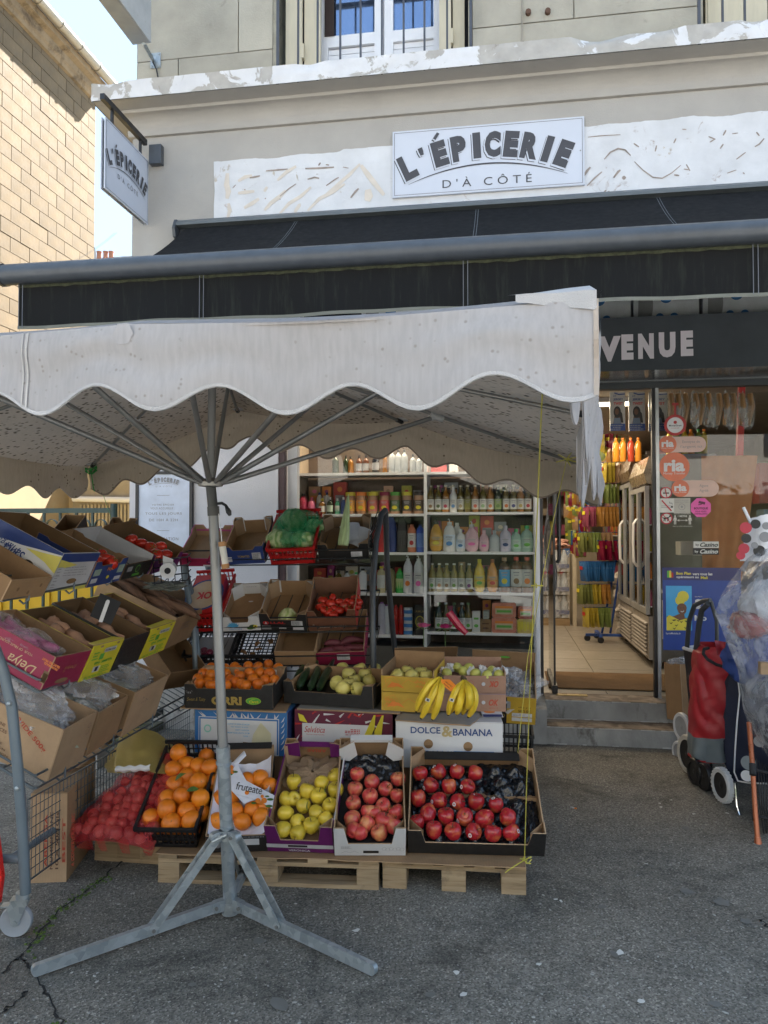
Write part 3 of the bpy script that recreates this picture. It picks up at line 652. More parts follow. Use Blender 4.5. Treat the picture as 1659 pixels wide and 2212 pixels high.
 #  glazing, frames, door
ZH=Py(1500,836,GY).z
def vframe(u,w_,z0,z1,mat,name='window_frame',y=GY,dep=.06):
 x=Py(u,1200,y).x;m=MB();m.box(x-w_/2,x+w_/2,y,y+dep,z0,z1);part(m,name,mat)
part(MB().box(OPX0-.04,OPX0+.045,FY+.02,FY+.10,.265,OPZ1),'corner_strip',C('brown_trim',.075,.04,.045,.5),lb='dark brown corner strip')
part(MB().box(OPX0+.05,OPX0+.13,GY-.34,GY-.26,.265,OPZ1),'window_frame',WPVC)
part(MB().box(OPX0,OPX0+.02,FY+.5,GY+.06,.265,OPZ1),'jamb',C('grey_jamb',.13,.14,.14,.6))
XL=Py(1164,1200,GY).x;XD=Py(1172,1200,GY).x;XR=Py(1416,1200,GY).x;XR2=Py(1425,1200,GY).x
part(MB().box(XL-.022,XL+.008,GY,GY+.05,.265,OPZ1),'door_frame',WPVC)
part(MB().box(XL+.012,XL+.034,GY,GY+.05,FL,ZH),'door_frame',BLACK)
part(MB().box(XR-.018,XR+.006,GY,GY+.05,FL,ZH),'door_frame',BLACK)
part(MB().box(XR+.010,XR+.036,GY-.006,GY+.05,FL,ZH),'door_frame',M_('frame_alu',(.45,.46,.47),.35,.5))
part(MB().box(-1.6,SX1-.4,GY-.01,GY+.06,ZH,ZH+.05),'head_rail',C('dark_rail',.04,.045,.05,.4))
part(MB().box(-1.6,SX1-.4,GY-.03,GY+.05,ZH+.052,ZH+.10),'head_rail',C('grey_rail',.19,.20,.21,.4))
sfz=Py(1500,796,FY-.05).z;sft=Py(1500,679,FY-.05).z
part(MB().box(OPX0+.05,SX1-.4,FY+.35,GY-.031,ZH+.10,ZH+.14),'soffit',C('brown_soffit',.10,.075,.05,.3))
part(MB().box(-1.6,XL-.03,GY+.002,GY+.01,.27,OPZ1),'shop_window',GLASS)
part(MB().box(XR+.04,SX1-.5,GY+.002,GY+.01,.27,OPZ1-.9),'shop_window',GLASS)
part(MB().box(XL+.04,SX1-.5,FY+.28,FY+.288,sft+.005,OPZ1),'transom_pane',GLASS)
xd=Py(1198,1300,GY+.03).x
leaf=thing('glass_door','open tinted glass door leaf with black bottom shoe left of the doorway','door',(xd,GY+.07,FL+.01))
part(MB().box(xd-.006,xd+.006,GY+.07,GY+.86,FL+.05,ZH-.01),'pane',GLASSD,parent=leaf)
part(MB().box(xd-.008,xd+.008,GY+.062,GY+.069,FL+.07,ZH-.01),'edge_strip',BLACK,parent=leaf)
part(MB().box(xd-.022,xd+.022,GY+.04,GY+.86,FL+.012,FL+.07),'bottom_shoe',BLACK,parent=leaf)
part(MB().tube([(xd+.03,GY+.2,1.35),(xd+.05,GY+.2,1.38),(xd+.05,GY+.2,1.98),(xd+.03,GY+.2,2.0)],.016,8),'handle',BLACK,True,parent=leaf)
ma=Py(1201,1487,GY+.20);y0=Pz(1300,1491,FL).y;y1=Pz(1300,1456,FL).y
tag(MB().box(XD+.06,XR+.30,y0,y1,FL+.004,FL+.014).build('door_mat',MAT_BROWN),'brown fibre mat inside the shop doorway','mat')
tag(MB().box(Pz(1200,1498,FL).x,Pz(1268,1503,FL).x,GY-.03,GY+.03,FL+.005,FL+.010).build('threshold_plate',M_('brass',(.42,.31,.12),.32,.7)),'brass strip on the threshold beside the glass door','plate')
#  fascia board over the door
bd=thing('fascia_board','anthracite fascia board with big pinkish grey capitals above the doorway','sign',(OPX0,FY-.05,sfz))
part(MB().box(OPX0+.05,SX1-.5,FY-.05,FY+.34,sfz,sft),'board',ANTHM,parent=bd)
t=MB()
qtext(t,'BIEN',1180,757,210,56,FY-.05,dy=.004,bold=.035)
for ch,uc,wp in(('V',1325,50),('E',1372,26),('N',1423,34),('U',1480,36),('E',1527,27)):
 qtext(t,ch,(2350+.4063*{'V':120,'N':475,'U':680}.get(ch,295 if uc==1372 else 872))/1.82275,{'V':754,'N':748,'U':745}.get(ch,750 if uc==1372 else 742),wp,55,FY-.05,dy=.004,bold=.07)
part(t,'lettering',LILAC,parent=bd)
for k,x in enumerate([-1.2,-.6,.0,.5,1.02,1.55,2.1,2.7]):
 cb=thing('appliance_carton',['white carton stacked on top of the shop ceiling behind the transom glass, first from left','white carton behind the transom, second from left','white carton behind the transom, third from left','white carton with a blue round badge, left of the transom post','white carton with blue round badges right of the transom post','white carton with round badges at the right end of the transom','white carton far right behind the transom','white carton behind the transom beyond the frame'][k],'carton',(x,FY+.45,sft-.06),'cartons behind the transom glass')
 part(MB().box(x,x+.50,FY+.36,FY+.7,sft-.06,sft+.5),'carton_body',C('transom_white',.68,.70,.74,.5),parent=cb)
 m=MB()
 for xx,zz,r in((.20,.16,.032),(.31,.16,.032),(.25,.32,.05)):disc(m,x+xx,sft+zz-.06,r,r,FY+.356,0)
 part(m,'badge',BLUEP,parent=cb)
 m=MB();disc(m,x+.02,sft+.2,.13,.22,FY+.357,0,a0=-1.5,a1=1.5);part(m,'printed_swoosh',GREYP,parent=cb)
part(MB().box(OPX0,SX1-.4,FY+.35,FY+.75,sft-.10,sft-.061),'transom_shelf',WALL)
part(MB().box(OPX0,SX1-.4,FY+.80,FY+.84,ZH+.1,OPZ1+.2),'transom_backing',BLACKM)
#  awning
AY=3.78;xA=Py(35,640,AY).x;zA=Py(829,547,AY).z;AX1=4.6;ar=.056
aw=thing('awning','black retractable awning with anthracite front bar and hanging valance','awning',(xA,FY,3.9))
zr=Py(1000,452,FY-.08).z
def sideprof():return None
part(MB().prism([(FY-.001,zr+.03),(FY-.12,zr+.045),(FY-.15,zr+.02),(FY-.15,zr-.005),(FY-.001,zr-.03)],xA-.02,AX1,'x'),'top_rail',M_('rail_grey',(.10,.115,.125),.4),parent=aw)
part(MB().prism([(FY-.001,zr+.05),(FY-.13,zr+.05),(FY-.17,zr-.03),(FY-.15,zr-.10),(FY-.001,zr-.12)],xA-.045,xA-.021,'x'),'end_cap',ANTH,parent=aw)
part(MB().box(xA,AX1,FY-.12,FY-.002,zr-.15,zr-.031),'roller_box',BLACKM,parent=aw)
def fab(i,j):
 x=xA+.05+(AX1-xA-.1)*i;y=FY-.13+(AY-FY+.13)*j
 z=zr-.03+(zA+.045-zr+.03)*j-4*.155*j*(1-j)*(1+.25*(1-j))+.012*math.sin(i*55)*j*(1-j)
 return(x,y,z)
part(MB().grid(fab,90,14),'cover',M_('awning_droppings',(.012,.012,.0125),.85,var=.25,vs=10,spec=.15,dirt=((.40,.40,.38),26,.70)),True,parent=aw)
sm=MB()
for us in(640,1030,1420,1700,250):
 X=Py(us,440,FY-.13).x;i=(X-xA-.05)/(AX1-xA-.1)
 for dx in(-.006,.012):
  vs=[]
  for k in range(15):
   a=Vector(fab(i+dx/7,k/14));vs+=[a+Vector((-.0018,0,.003)),a+Vector((.0018,0,.003))]
  sm.add(vs,[(2*k,2*k+1,2*k+3,2*k+2) for k in range(14)])
part(sm,'seam_stitching',C('seam_thread',.16,.17,.18,.8),parent=aw)
bp=[(ar*math.cos(a)*1.05,ar*math.sin(a)) for a in[PI*k/12 for k in range(12,25)]]
bp=[(AY+y,zA+z) for y,z in[(.05,.05),(-.01,.056),(-.045,.035),(-.058,0),(-.05,-.03),(-.03,-.052),(.01,-.056),(.05,-.04)]]
bx0=Py(2,596,AY).x
part(MB().prism(bp,bx0+.02,AX1,'x'),'front_bar',ANTH,50,parent=aw)
part(MB().prism([(y+(-.004 if y<AY else .004),z+(.004 if z>zA else-.004)) for y,z in bp],bx0,bx0+.02,'x'),'bar_end_cap',C('cap_dark',.03,.034,.04,.35),parent=aw)
zvb=Py(1480,642,AY).z
def val(i,j):
 x=xA+(AX1-xA)*i;return(x,AY+.02+.012*math.sin(i*40)*j+.008*math.sin(i*97)*j,zA-.04+(zvb-zA+.04)*j)
part(MB().grid(val,140,6),'valance',AWNV,True,parent=aw)
def vh(i,j):p=val(i,1);return(p[0],p[1]-.006,p[2]-.004+.018*j)
part(MB().grid(vh,140,1),'valance_hem',C('hem_green_grey',.16,.165,.14,.8),parent=aw)
def lich(i,j):
 p=val(i,.0);return(p[0],p[1]-.004,zA-.052-.018*j-.008*noise.noise(Vector((p[0]*16,0,0))))
part(MB().grid(lich,260,1),'lichen_edge',M_('lichen',(.045,.05,.028),.95,var=.5,vs=40),parent=aw)
sv=MB()
for us in(430,1000,1627,40):
 X=Py(us,600,AY).x
 for dx in(0,.022):sv.box(X+dx,X+dx+.003,AY+.001,AY+.004,zvb,zA-.05)
part(sv,'valance_stitching',C('seam_thread2',.13,.14,.16,.8),parent=aw)
for X in(xA+.4,2.0):
 part(MB().tube([(X,FY-.1,zr-.32),(X+.9,FY-1.15,zr-.98),(X+.15,AY+.1,zA-.02)],.022,8),'folding_arm',C('arm_grey',.2,.21,.22,.4),parent=aw)
 #  wall sign
def logo(mb,cx,cz,w,h,y,m=0,mw=1,s=1.0):
 """the shop's wordmark: capitals bowed over a curved line, small second line below"""
 Rr=(w*.445)**2/(2*h*.29)
 word="L'\u00c9PICERIE";pos=[-.424,-.333,-.245,-.145,-.052,.03,.125,.222,.312,.398]
 wid=[.082,.026,.080,.082,.042,.086,.078,.092,.040,.076]
 def letters_(dx,dz,mm,dy,grow):
  for ch,px_,wd in zip(word,pos,wid):
   X=px_*w;a=X/Rr*.95;hh=h*.40
   if ch=="'":zc=.27*h
   elif ch=='\u00c9':zc=.235*h
   else:zc=.19*h
   H_={"'":.12,'\u00c9':.49}.get(ch,.40)*h
   if ch=='\u00c9':zc=.19*h+.045*h
   if ch=="'":zc=.19*h+.13*h
   x=math.sin(a)*(Rr+zc);z=math.cos(a)*(Rr+zc)-Rr
   if ch=='\u00c9':
    zc=.19*h;x=math.sin(a)*(Rr+zc);z=math.cos(a)*(Rr+zc)-Rr;q0=(cx+x+dx-math.sin(a)*0,cz+z+dz)
    ex,ez=math.sin(a),math.cos(a);p0=(q0[0]+ex*.235*h-ez*.010*w,q0[1]+ez*.235*h+ex*.010*w);p1=(q0[0]+ex*.31*h+ez*.018*w,q0[1]+ez*.31*h-ex*.018*w);stroke(mb,[p0,p1],.045*h,y-dy,mm)
    put_text(mb,'E',*q0,wd*w*grow,.40*h*grow,mm,y-dy,bold=.07,rot=-a);continue
   put_text(mb,ch,cx+x+dx,cz+z+dz,wd*w*grow,H_*grow,mm,y-dy,bold=.07,rot=-a)
 letters_(-.011*w/1.49,-.011*w/1.49,m,.0015,1.0)
 letters_(-.004*w/1.49,-.004*w/1.49,mw,.003,1.04)
 letters_(.002,.002,m,.0045,.97)
 pts=[]
 for k in range(31):
  t=-1+2*k/30;pts.append((cx+t*w*.415,cz-.087*h-(t*t)*.235*h))
 stroke(mb,pts,[h*.024*(1-abs(-1+2*k/30)**2*.85) for k in range(31)],y-.002,m)
 put_text(mb,"D ' \u00c0   C \u00d4 T \u00c9",cx,cz-.335*h,w*.465,h*.15,m,y-.002,bold=-.002)
sx0=Py(848,285,FY-.03);sx1=Py(1263,400,FY-.03);szt=Py(1055,268,FY-.03).z;szb=Py(1055,413,FY-.03).z
sg=thing('wall_sign',"white rectangular sign with dark bowed lettering over the awning",'sign',(sx0.x,FY-.03,szb))
part(MB().box(sx0.x,sx1.x,FY-.03,FY-.008,szb,szt),'sign_panel',SIGNW,parent=sg)
t=MB();cx=(sx0.x+sx1.x)/2;cz=(szb+szt)/2;W_=sx1.x-sx0.x;H_=szt-szb
logo(t,cx,cz,W_,H_,FY-.031,0,1);part(t,'lettering',[INK,SIGNW],parent=sg)
t=MB();e=.014
for a in((sx0.x+e,sx1.x-e,szt-e-.003,szt-e),(sx0.x+e,sx1.x-e,szb+e,szb+e+.003),(sx0.x+e,sx0.x+e+.003,szb+e,szt-e),(sx1.x-e-.003,sx1.x-e,szb+e,szt-e)):rect(t,*a,FY-.0315)
part(t,'border_line',INK,parent=sg)
t=MB()
for x in(sx0.x+.03,sx1.x-.03):disc(t,x,cz,.006,.006,FY-.032)
part(t,'screws',GREYP,parent=sg)
#  projecting blade sign
bxp=-2.94;yn=Px(227,330,bxp).y;yf=Px(320,410,bxp).y;zt1=(Px(227,256,bxp).z+Px(320,342,bxp).z)/2;zb1=(Px(227,410,bxp).z+Px(320,484,bxp).z)/2
bs=thing('projecting_sign','white double-faced sign hanging from a black arm at the corner of the building','sign',(bxp,FY,zt1))
for xo in(0,-.03):part(MB().box(bxp-.008+xo,bxp+xo,yn,yf,zb1,zt1),'sign_panel',SIGNW,parent=bs)
part(MB().box(bxp-.0295,bxp-.0085,yn+.02,yf-.02,zb1+.02,zt1-.02),'core',ANTH,parent=bs)
t=MB();logo(t,0,-.0*(zt1-zb1),(yf-yn)*1.0,(zt1-zb1)*.55,0,0,1)
Mt=Matrix.Translation((bxp+.001,(yn+yf)/2,(zt1+zb1)/2+.01))@Matrix.Rotation(PI/2,4,'Z')
t.v=[tuple(Mt@Vector(p)) for p in t.v];part(t,'lettering',[INK,SIGNW],parent=bs)
t=MB();e=.014
for a in((yn+e,yf-e,zt1-e-.003,zt1-e),(yn+e,yf-e,zb1+e,zb1+e+.003),(yn+e,yn+e+.003,zb1+e,zt1-e),(yf-e-.003,yf-e,zb1+e,zt1-e)):
 t.add([(bxp+.0015,a[0],a[2]),(bxp+.0015,a[1],a[2]),(bxp+.0015,a[1],a[3]),(bxp+.0015,a[0],a[3])],[(0,1,2,3)])
part(t,'border_line',INK,parent=bs)
za=zt1+.12
part(MB().box(bxp-.035,bxp+.0,yn-.02,FY-.06,za,za+.045),'arm',BLACK,parent=bs)
for y in(yn+.12,yf-.12):part(MB().box(bxp-.027,bxp-.010,y,y+.02,zt1,za),'hanger',BLACK,parent=bs)
wp=Py(335,332,FY-.06);part(MB().box(wp.x-.055,wp.x+.05,FY-.06,FY-.001,wp.z-.08,wp.z+.08),'wall_box',ANTH,parent=bs)
#  light box above, on a steel arm
a=Py(287,97,5.62);c=Py(326,92,5.62)
lb=thing('light_box_sign','pale grey box sign on a steel arm at the upper left corner of the building','sign',(a.x,5.62,a.z))
part(MB().box(a.x,c.x,4.7,5.62,a.z,a.z+.9),'housing',M_('pale_box',(.42,.43,.43),.5,dirt=((.3,.29,.24),6,.62)),parent=lb)
part(MB().box(a.x+.01,c.x-.01,4.72,5.60,a.z-.004,a.z-.0005),'base_panel',C('box_under',.30,.31,.31,.5),parent=lb)
pl=Py(337,132,UY);q=Py(310,98,5.6)
part(MB().tube([q+Vector((0,0,.02)),pl+Vector((-.02,-.01,-.0))],.016,8),'arm',GALV,parent=lb)
part(MB().box(pl.x-.045,pl.x+.045,UY-.012,UY-.002,pl.z-.065,pl.z+.065),'wall_plate',GALV,parent=lb)
t=MB()
for dx in(-.032,.032):
 for dz in(-.05,.05):t.lathe([(.009,0),(.009,.008),(0,.009)],6,0,Matrix.Translation((pl.x+dx,UY-.012,pl.z+dz))@Matrix.Rotation(PI/2,4,'X'))
part(t,'plate_bolts',GALV,parent=lb)
part(MB().tube([Py(322,112,UY-.1),Py(328,130,UY-.03),Py(338,150,UY-.02),Py(346,192,UY-.02)],.006,6),'cable',BLACK,True,parent=lb)
#  opening hours panel on the pier
py=FY-.03
pb=thing('opening_hours_panel','black framed white panel with opening hours on the roughcast pier','sign',Py(353,1200,py))
x0=Py(292,1100,py).x;x1=Py(415,1100,py).x;z0=Py(353,1192,py).z;z1=Py(353,1018,py).z
for q in((x0,x0+.025,z0,z1),(x1-.025,x1,z0,z1),(x0+.025,x1-.025,z0,z0+.025),(x0+.025,x1-.025,z1-.025,z1)):part(MB().box(q[0],q[1],py,FY-.002,q[2],q[3]),'frame_bar',BLACK,parent=pb)
part(MB().box(x0+.025,x1-.025,py+.012,FY-.003,z0+.025,z1-.025),'poster',C('poster_bluewhite',.60,.66,.78,.45),parent=pb)
t=MB();ty=py+.011
p=Py(354,1043,ty);logo(t,p.x,p.z+.005,.30,.10,ty,0,1)
for s,u,v,wd,h in[('VOTRE \u00c9PICIER',352,1090,48,4.6),('VOUS ACCUEILLE :',351,1098,52,4.6),('TOUS LES JOURS',353,1110,79,6.4),('DE 10H \u00c0 22H',353,1122.5,62,7),('ALIMENTATION',352,1164,66,6.4),('G\u00c9N\u00c9RALE',351,1173,46,7)]:
 qtext(t,s,u,v,wd,h,ty,0,bold=.004,space=1.15)
for v in(1070,1146):qrect(t,339,v-.4,366,v+.4,ty,0)
part(t,'lettering',[GREYP,MATS['poster_bluewhite']],parent=pb)
#  golden stone building across the passage
yx=-7.9
def yb(u,v,x=yx):return Px(u,v,x)
ye=yb(205,400).y;cz_=yb(205,222).z
yb_t=thing('limestone_house','golden limestone building with zinc gutter left of the passage','building',(yx,ye,0))
def ypart(mb,name,mats,sm=False,lb=None):return part(mb,name,mats,sm,lb,yb_t)
ypart(MB().box(yx-7,yx-.012,4,ye-.01,2.9,cz_+.3),'wall',YJOINT)
ypart(MB().box(yx-7,yx-.004,4,ye,0,2.9),'lower_wall',M_('cream_render',(.36,.28,.17),.85,var=.08,vs=2,dirt=((.40,.36,.24),2,.62)),lb='smooth cream rendered ground floor')
bm_=MB();bm_.box(-.02,0,.006,.504,.006,.244);bme=bm_.mesh('stone_block',YSTONE)
bmh=MB().box(-.02,0,.006,.249,.006,.244).mesh('stone_block',YSTONE)
z=2.9;r=0;cnt=0;rest=MB();rows=[]
while z<cz_-.02:rows.append(z);z+=.25
for r,z in enumerate(reversed(rows)):
 y=ye-(.51 if r%2 else .255);first=True
 if r%2==0:
  M0=Matrix.Translation((yx+random.uniform(-.003,.003),ye-.255,z))
  if cnt<300:place(bpy.data.objects.new('stone_block',bmh),WM[yb_t.name].inverted()@M0,yb_t);cnt+=1
  y-=.51
 while y>7.2:
  M0=Matrix.Translation((yx+random.uniform(-.004,.004),y,z))
  vis=y>9.3 and cnt<300
  if vis:place(bpy.data.objects.new('stone_block',bme),WM[yb_t.name].inverted()@M0,yb_t);cnt+=1
  else:rest.box(-.02,0,.006,.504,.006,.244,0,M0)
  y-=.51
stuff(ypart(rest,'stone_courses',YSTONE))
cp=[(yx-.01,cz_-.02),(yx+.05,cz_),(yx+.07,cz_+.06),(yx+.10,cz_+.10),(yx+.12,cz_+.2),(yx+.22,cz_+.24),(yx+.24,cz_+.34),(yx-.01,cz_+.4)]
ypart(MB().prism(cp,5,ye+.12,'y'),'eaves_cornice',YCORN)
gr_=.085;gx=yx+.31;gz=cz_+.40
gt=MB();gt.tube([(gx,5,gz),(gx,ye+.18,gz)],gr_,14)
yy=ye+.1
while yy>5:gt.tube([(gx,yy,gz),(gx,yy+.03,gz)],gr_+.012,14);yy-=.62
ypart(gt,'gutter',ZINC,50)
ypart(MB().add([(yx+.31,5,gz+.06),(yx+.31,ye+.18,gz+.06),(yx-4,ye+.18,gz+2.4),(yx-4,5,gz+2.4)],[(0,1,2,3)]),'roof',C('roof_brown',.15,.08,.06,.9))
an=thing('low_annexe','low cream annexe with a white gutter seen beyond the green fence','building',(-6,13,0))
part(MB().box(-14,Py(243,1070,13).x,13,16,0,Py(200,1020,13).z),'wall',MATS['cream_render'],parent=an)
part(MB().box(Py(158,1050,12.9).x,Py(300,1050,12.9).x,12.9,16,0,Py(230,1000,12.9).z),'annexe_wall',C('annexe_grey',.30,.26,.20,.85),parent=an)
part(MB().tube([Py(158,1078,12.8),Py(300,1080,12.8)],.05,8),'gutter',WPVC,parent=an)
for k in range(14):
 u=172+k*8;part(MB().box(Py(u,1100,12.85).x,Py(u+4,1100,12.85).x,12.85,12.89,.8,Py(u,1090,12.85).z),'slat',C('slat_cream',.36,.31,.22,.8),parent=an)
ch=thing('distant_roof','small distant roof with three terracotta chimney pots above the awning','building',(-12,26,0))
part(MB().box(-22,-12.4,26,30,0,Py(225,556,26).z),'wall',C('far_wall',.5,.48,.45,.9),parent=ch)
for u in(214,228,240):p=Py(u,556,26);part(MB().lathe([(.09,-.3),(.085,.16),(.10,.18),(.10,.22),(0,.22)],8,M=Matrix.Translation(p)),'chimney_pot',C('terracotta',.38,.16,.09,.8),parent=ch)
p=Py(212,545,19);dm=MB();dm.lathe([(.001,.12),(.3,.06),(.42,0),(.42,.02),(.3,.08),(0,.14)],16,0,Matrix.Translation(p+Vector((-.3,0,0)))@Matrix.Rotation(-1.2,4,'X')@Matrix.Rotation(.6,4,'Y'))
tag(dm.build('satellite_dish',C('dish_grey',.45,.45,.44,.5)),'pale satellite dish peeping past the limestone corner above the awning','dish')
#  green fence with rings, yellow container behind
fy=7.3
fe=thing('fence','dark green iron fence with a row of rings below its top rail','fence',(Py(240,1100,fy).x,fy,0))
xe=Py(240,1100,fy).x;zt_=Py(120,1098,fy).z;zl_=Py(120,1165,fy).z
part(MB().box(-6.5,xe,fy-.02,fy+.02,zt_-.05,zt_),'top_rail',GREENF,parent=fe);part(MB().box(-6.5,xe,fy-.02,fy+.02,zl_-.03,zl_+.01),'lower_rail',GREENF,parent=fe)
part(MB().box(-6.5,xe,fy-.02,fy+.02,.1,.15),'bottom_rail',GREENF,parent=fe)
part(MB().tube([(xe+.03,fy,0),(xe+.03,fy,Py(240,1088,fy).z)],.038,12),'post',GREENF,60,parent=fe)
pit=(Py(34,1120,fy).x-Py(0,1120,fy).x);rm=MB()
for k in range(24):
 a=2*PI*k/24
 for r_,dy in((.058,-.015),(.067,-.015),(.067,.015),(.058,.015)):rm.v.append((r_*math.cos(a),dy,r_*math.sin(a)))
for k in range(24):
 for j in range(4):rm.f.append((4*k+j,4*k+(j+1)%4,4*((k+1)%24)+(j+1)%4,4*((k+1)%24)+j));rm.m.append(0)
rme=rm.mesh('ring',GREENF);zc=(zt_-.05+zl_+.01)/2
xr0=Py(62+0,1120,fy).x;x=xe-pit*.62;inv=WM[fe.name].inverted()
while x>-6.3:
 o=bpy.data.objects.new('ring',rme);place(o,inv@Matrix.Translation((x,fy,zc)),fe)
 xb_=x-pit/2;part(MB().box(xb_-.011,xb_+.011,fy-.012,fy+.012,.15,zt_-.05),'fence_bar',GREENF,parent=fe)
 x-=pit
yc=8.6;zy=Py(100,1262,yc).z
yt=thing('yellow_container','yellow ribbed container standing behind the green fence','container',(-5,yc,0))
part(MB().box(-7.5,-4.05,yc,yc+1.4,0,zy),'container_body',YEL,parent=yt)
part(MB().box(-7.52,-4.03,yc-.03,yc+1.42,zy,zy+.06),'container_rim',YEL,parent=yt)
x=-4.2
while x>-7.4:part(MB().box(x-.03,x+.03,yc-.035,yc-.001,.1,zy-.01),'rib',YEL,parent=yt);x-=.32
kb=MB();kb.box(-6.5,-2.75,4.9,5.05,0,.10);structure(kb.build('kerb',CONC))
mg=MB();mg.box(-8,-2.78,5.055,7.0,.0,.06);structure(mg.build('mossy_paving',M_('mossy_slab',(.11,.11,.08),.95,var=.35,vs=7,dirt=((.05,.07,.02),3,.5))))
#  far side of the street, behind the camera: it lights and mirrors in the glass
op=thing('opposite_terrace','cream terrace across the street, mirrored in the shop glass','building',(0,-17,0))
part(MB().box(-30,30,-21,-17,0,10),'wall',C('terrace_cream',.58,.545,.49,.85),parent=op)
part(MB().box(-30.3,30.3,-21,-16.7,10,10.4),'cornice',C('terrace_stone',.5,.45,.36,.85),parent=op)
wm=MB().box(-.55,.55,-.02,.02,-1.0,1.0).mesh('window',C('terrace_window',.05,.06,.08,.2));inv=WM[op.name].inverted()
for i in range(-9,10):
 for z in(2.2,5.4,8.4):
  place(bpy.data.objects.new('window',wm),inv@Matrix.Translation((i*3.1+.6,-16.99,z)),op)
def bare_tree(x,y,seed,lb):
 rt=random.Random(seed);t=MB();tw=MB()
 def br(p,d,l,r,dep):
  q=p+d*l;mid=p+d*l*.5+Vector((rt.uniform(-1,1),rt.uniform(-1,1),0))*l*.06
  (t if dep<3 else tw).tube([p,mid,q],[r,r*.85,r*.65],5 if dep<3 else 3,cap=False)
  if dep<5:
   for _ in range(3 if dep<4 else 2):
    dd=(d+Vector((rt.uniform(-.8,.8),rt.uniform(-.8,.8),rt.uniform(-.1,.55)))).normalized();br(q,dd,l*rt.uniform(.55,.8),r*.55,dep+1)
 br(Vector((x,y,0)),Vector((0,0,1)),3.0,.17,0)
 o=thing('bare_tree',lb,'tree',(x,y,0));bark=C('bark',.06,.05,.04,.9);part(t,'trunk',bark,parent=o);part(tw,'twigs',bark,parent=o)['kind']='stuff'
hd=MB();qh=random.Random(9)
for _ in range(2600):
 p=Vector((qh.uniform(-16,16),-10.5+qh.uniform(-.5,.5),qh.uniform(0,3.0)));s_=qh.uniform(.08,.2);hd.add([p+Vector((qh.uniform(-s_,s_),qh.uniform(-s_,s_),qh.uniform(-s_,s_))) for _ in range(4)],[(0,1,2,3)])
hd.box(-16,16,-10.9,-10.1,0,2.7,0)
tag(stuff(hd.build('reflection_blocker',C('blocker_green',.03,.045,.02,.8))),'unseen dark green mass added behind the viewer to darken low window reflections','reflection_blocker')  # unseen dark mass, added to darken the lower reflections in the shop glass
bare_tree(-4,-7,2,'leafless street tree behind the viewer, left one');bare_tree(2.5,-8,5,'leafless street tree behind the viewer, middle one');bare_tree(8,-7.5,9,'leafless street tree behind the viewer, right one')
#  MARKET UMBRELLA
fh=Vector((-math.sin(YAW),math.cos(YAW),0))
def Wd(off,d,z):return Vector((0,0,0))+fh*d+_rt*off+Vector((0,0,z))
def edge_f(t,z=None):return Wd(.433-.961*t,1.53+.2756*t,z)
FR=P(1289,634,1.53);F1=P(285,690,1.82);F2=edge_f(2.06,2.14);FLc=edge_f(3.06,2.06)
RRc=P(1296,1003,3.96);R1=P(879,903,4.24);R2=P(515,880,4.52);RL=P(193,1001,4.81)
RMp=Wd((.433+1.11)/2+.0,(1.53+3.96)/2,2.05);LM=P(-175,925,3.59)
APX=Wd(-.71,3.17,2.44);HUB=P(455,1046,3.16)
um=thing('market_umbrella','large white canvas market umbrella with scalloped valance on a galvanised tripod','umbrella',Pz(497,1962,0))
def up_(mb,name,mats,sm=False,lb=None,parent=None):return part(mb,name,mats,sm,lb,parent or um)
per=[FR,F1,F2,FLc,LM,RL,R2,R1,RRc,RMp]
def sector(a,b,dz):
 def f(i,j):
  e=a.lerp(b,i);p=APX.lerp(e,j)
  s=math.sin(PI*i)*(.012 if b is F1 or a is F1 else .045)*j+noise.noise(Vector((p.x*2.2,p.y*2.2,1)))*.012*j*(1-j*.5)
  pt=Vector(p);pt.z-=s-dz;
  if j>.93:pt.z-=(j-.93)/.07*.012
  return pt
 return f
top=MB();bot=MB()
for a,b in zip(per,per[1:]+per[:1]):
 top.grid(sector(a,b,0),14,16);bot.grid(sector(a,b,-.006),14,16)
up_(top,'canopy',CANVT,True);up_(bot,'canopy_lining',CANVU,True,'mould-spotted underside of the canopy')
def foldpt(seq,t):
 """point at arc length t along the fold line, matching the sagging canopy edge"""
 for a,b in zip(seq,seq[1:]):
  L=(b-a).length
  if t<=L+1e-9 or b is seq[-1]:
   i=min(1,t/L);p=a.lerp(b,i);p.z-=math.sin(PI*i)*(.012 if(a is F1 or b is F1) else .045)+.012;return p
  t-=L
def seqlen(seq):return sum((b-a).length for a,b in zip(seq,seq[1:]))
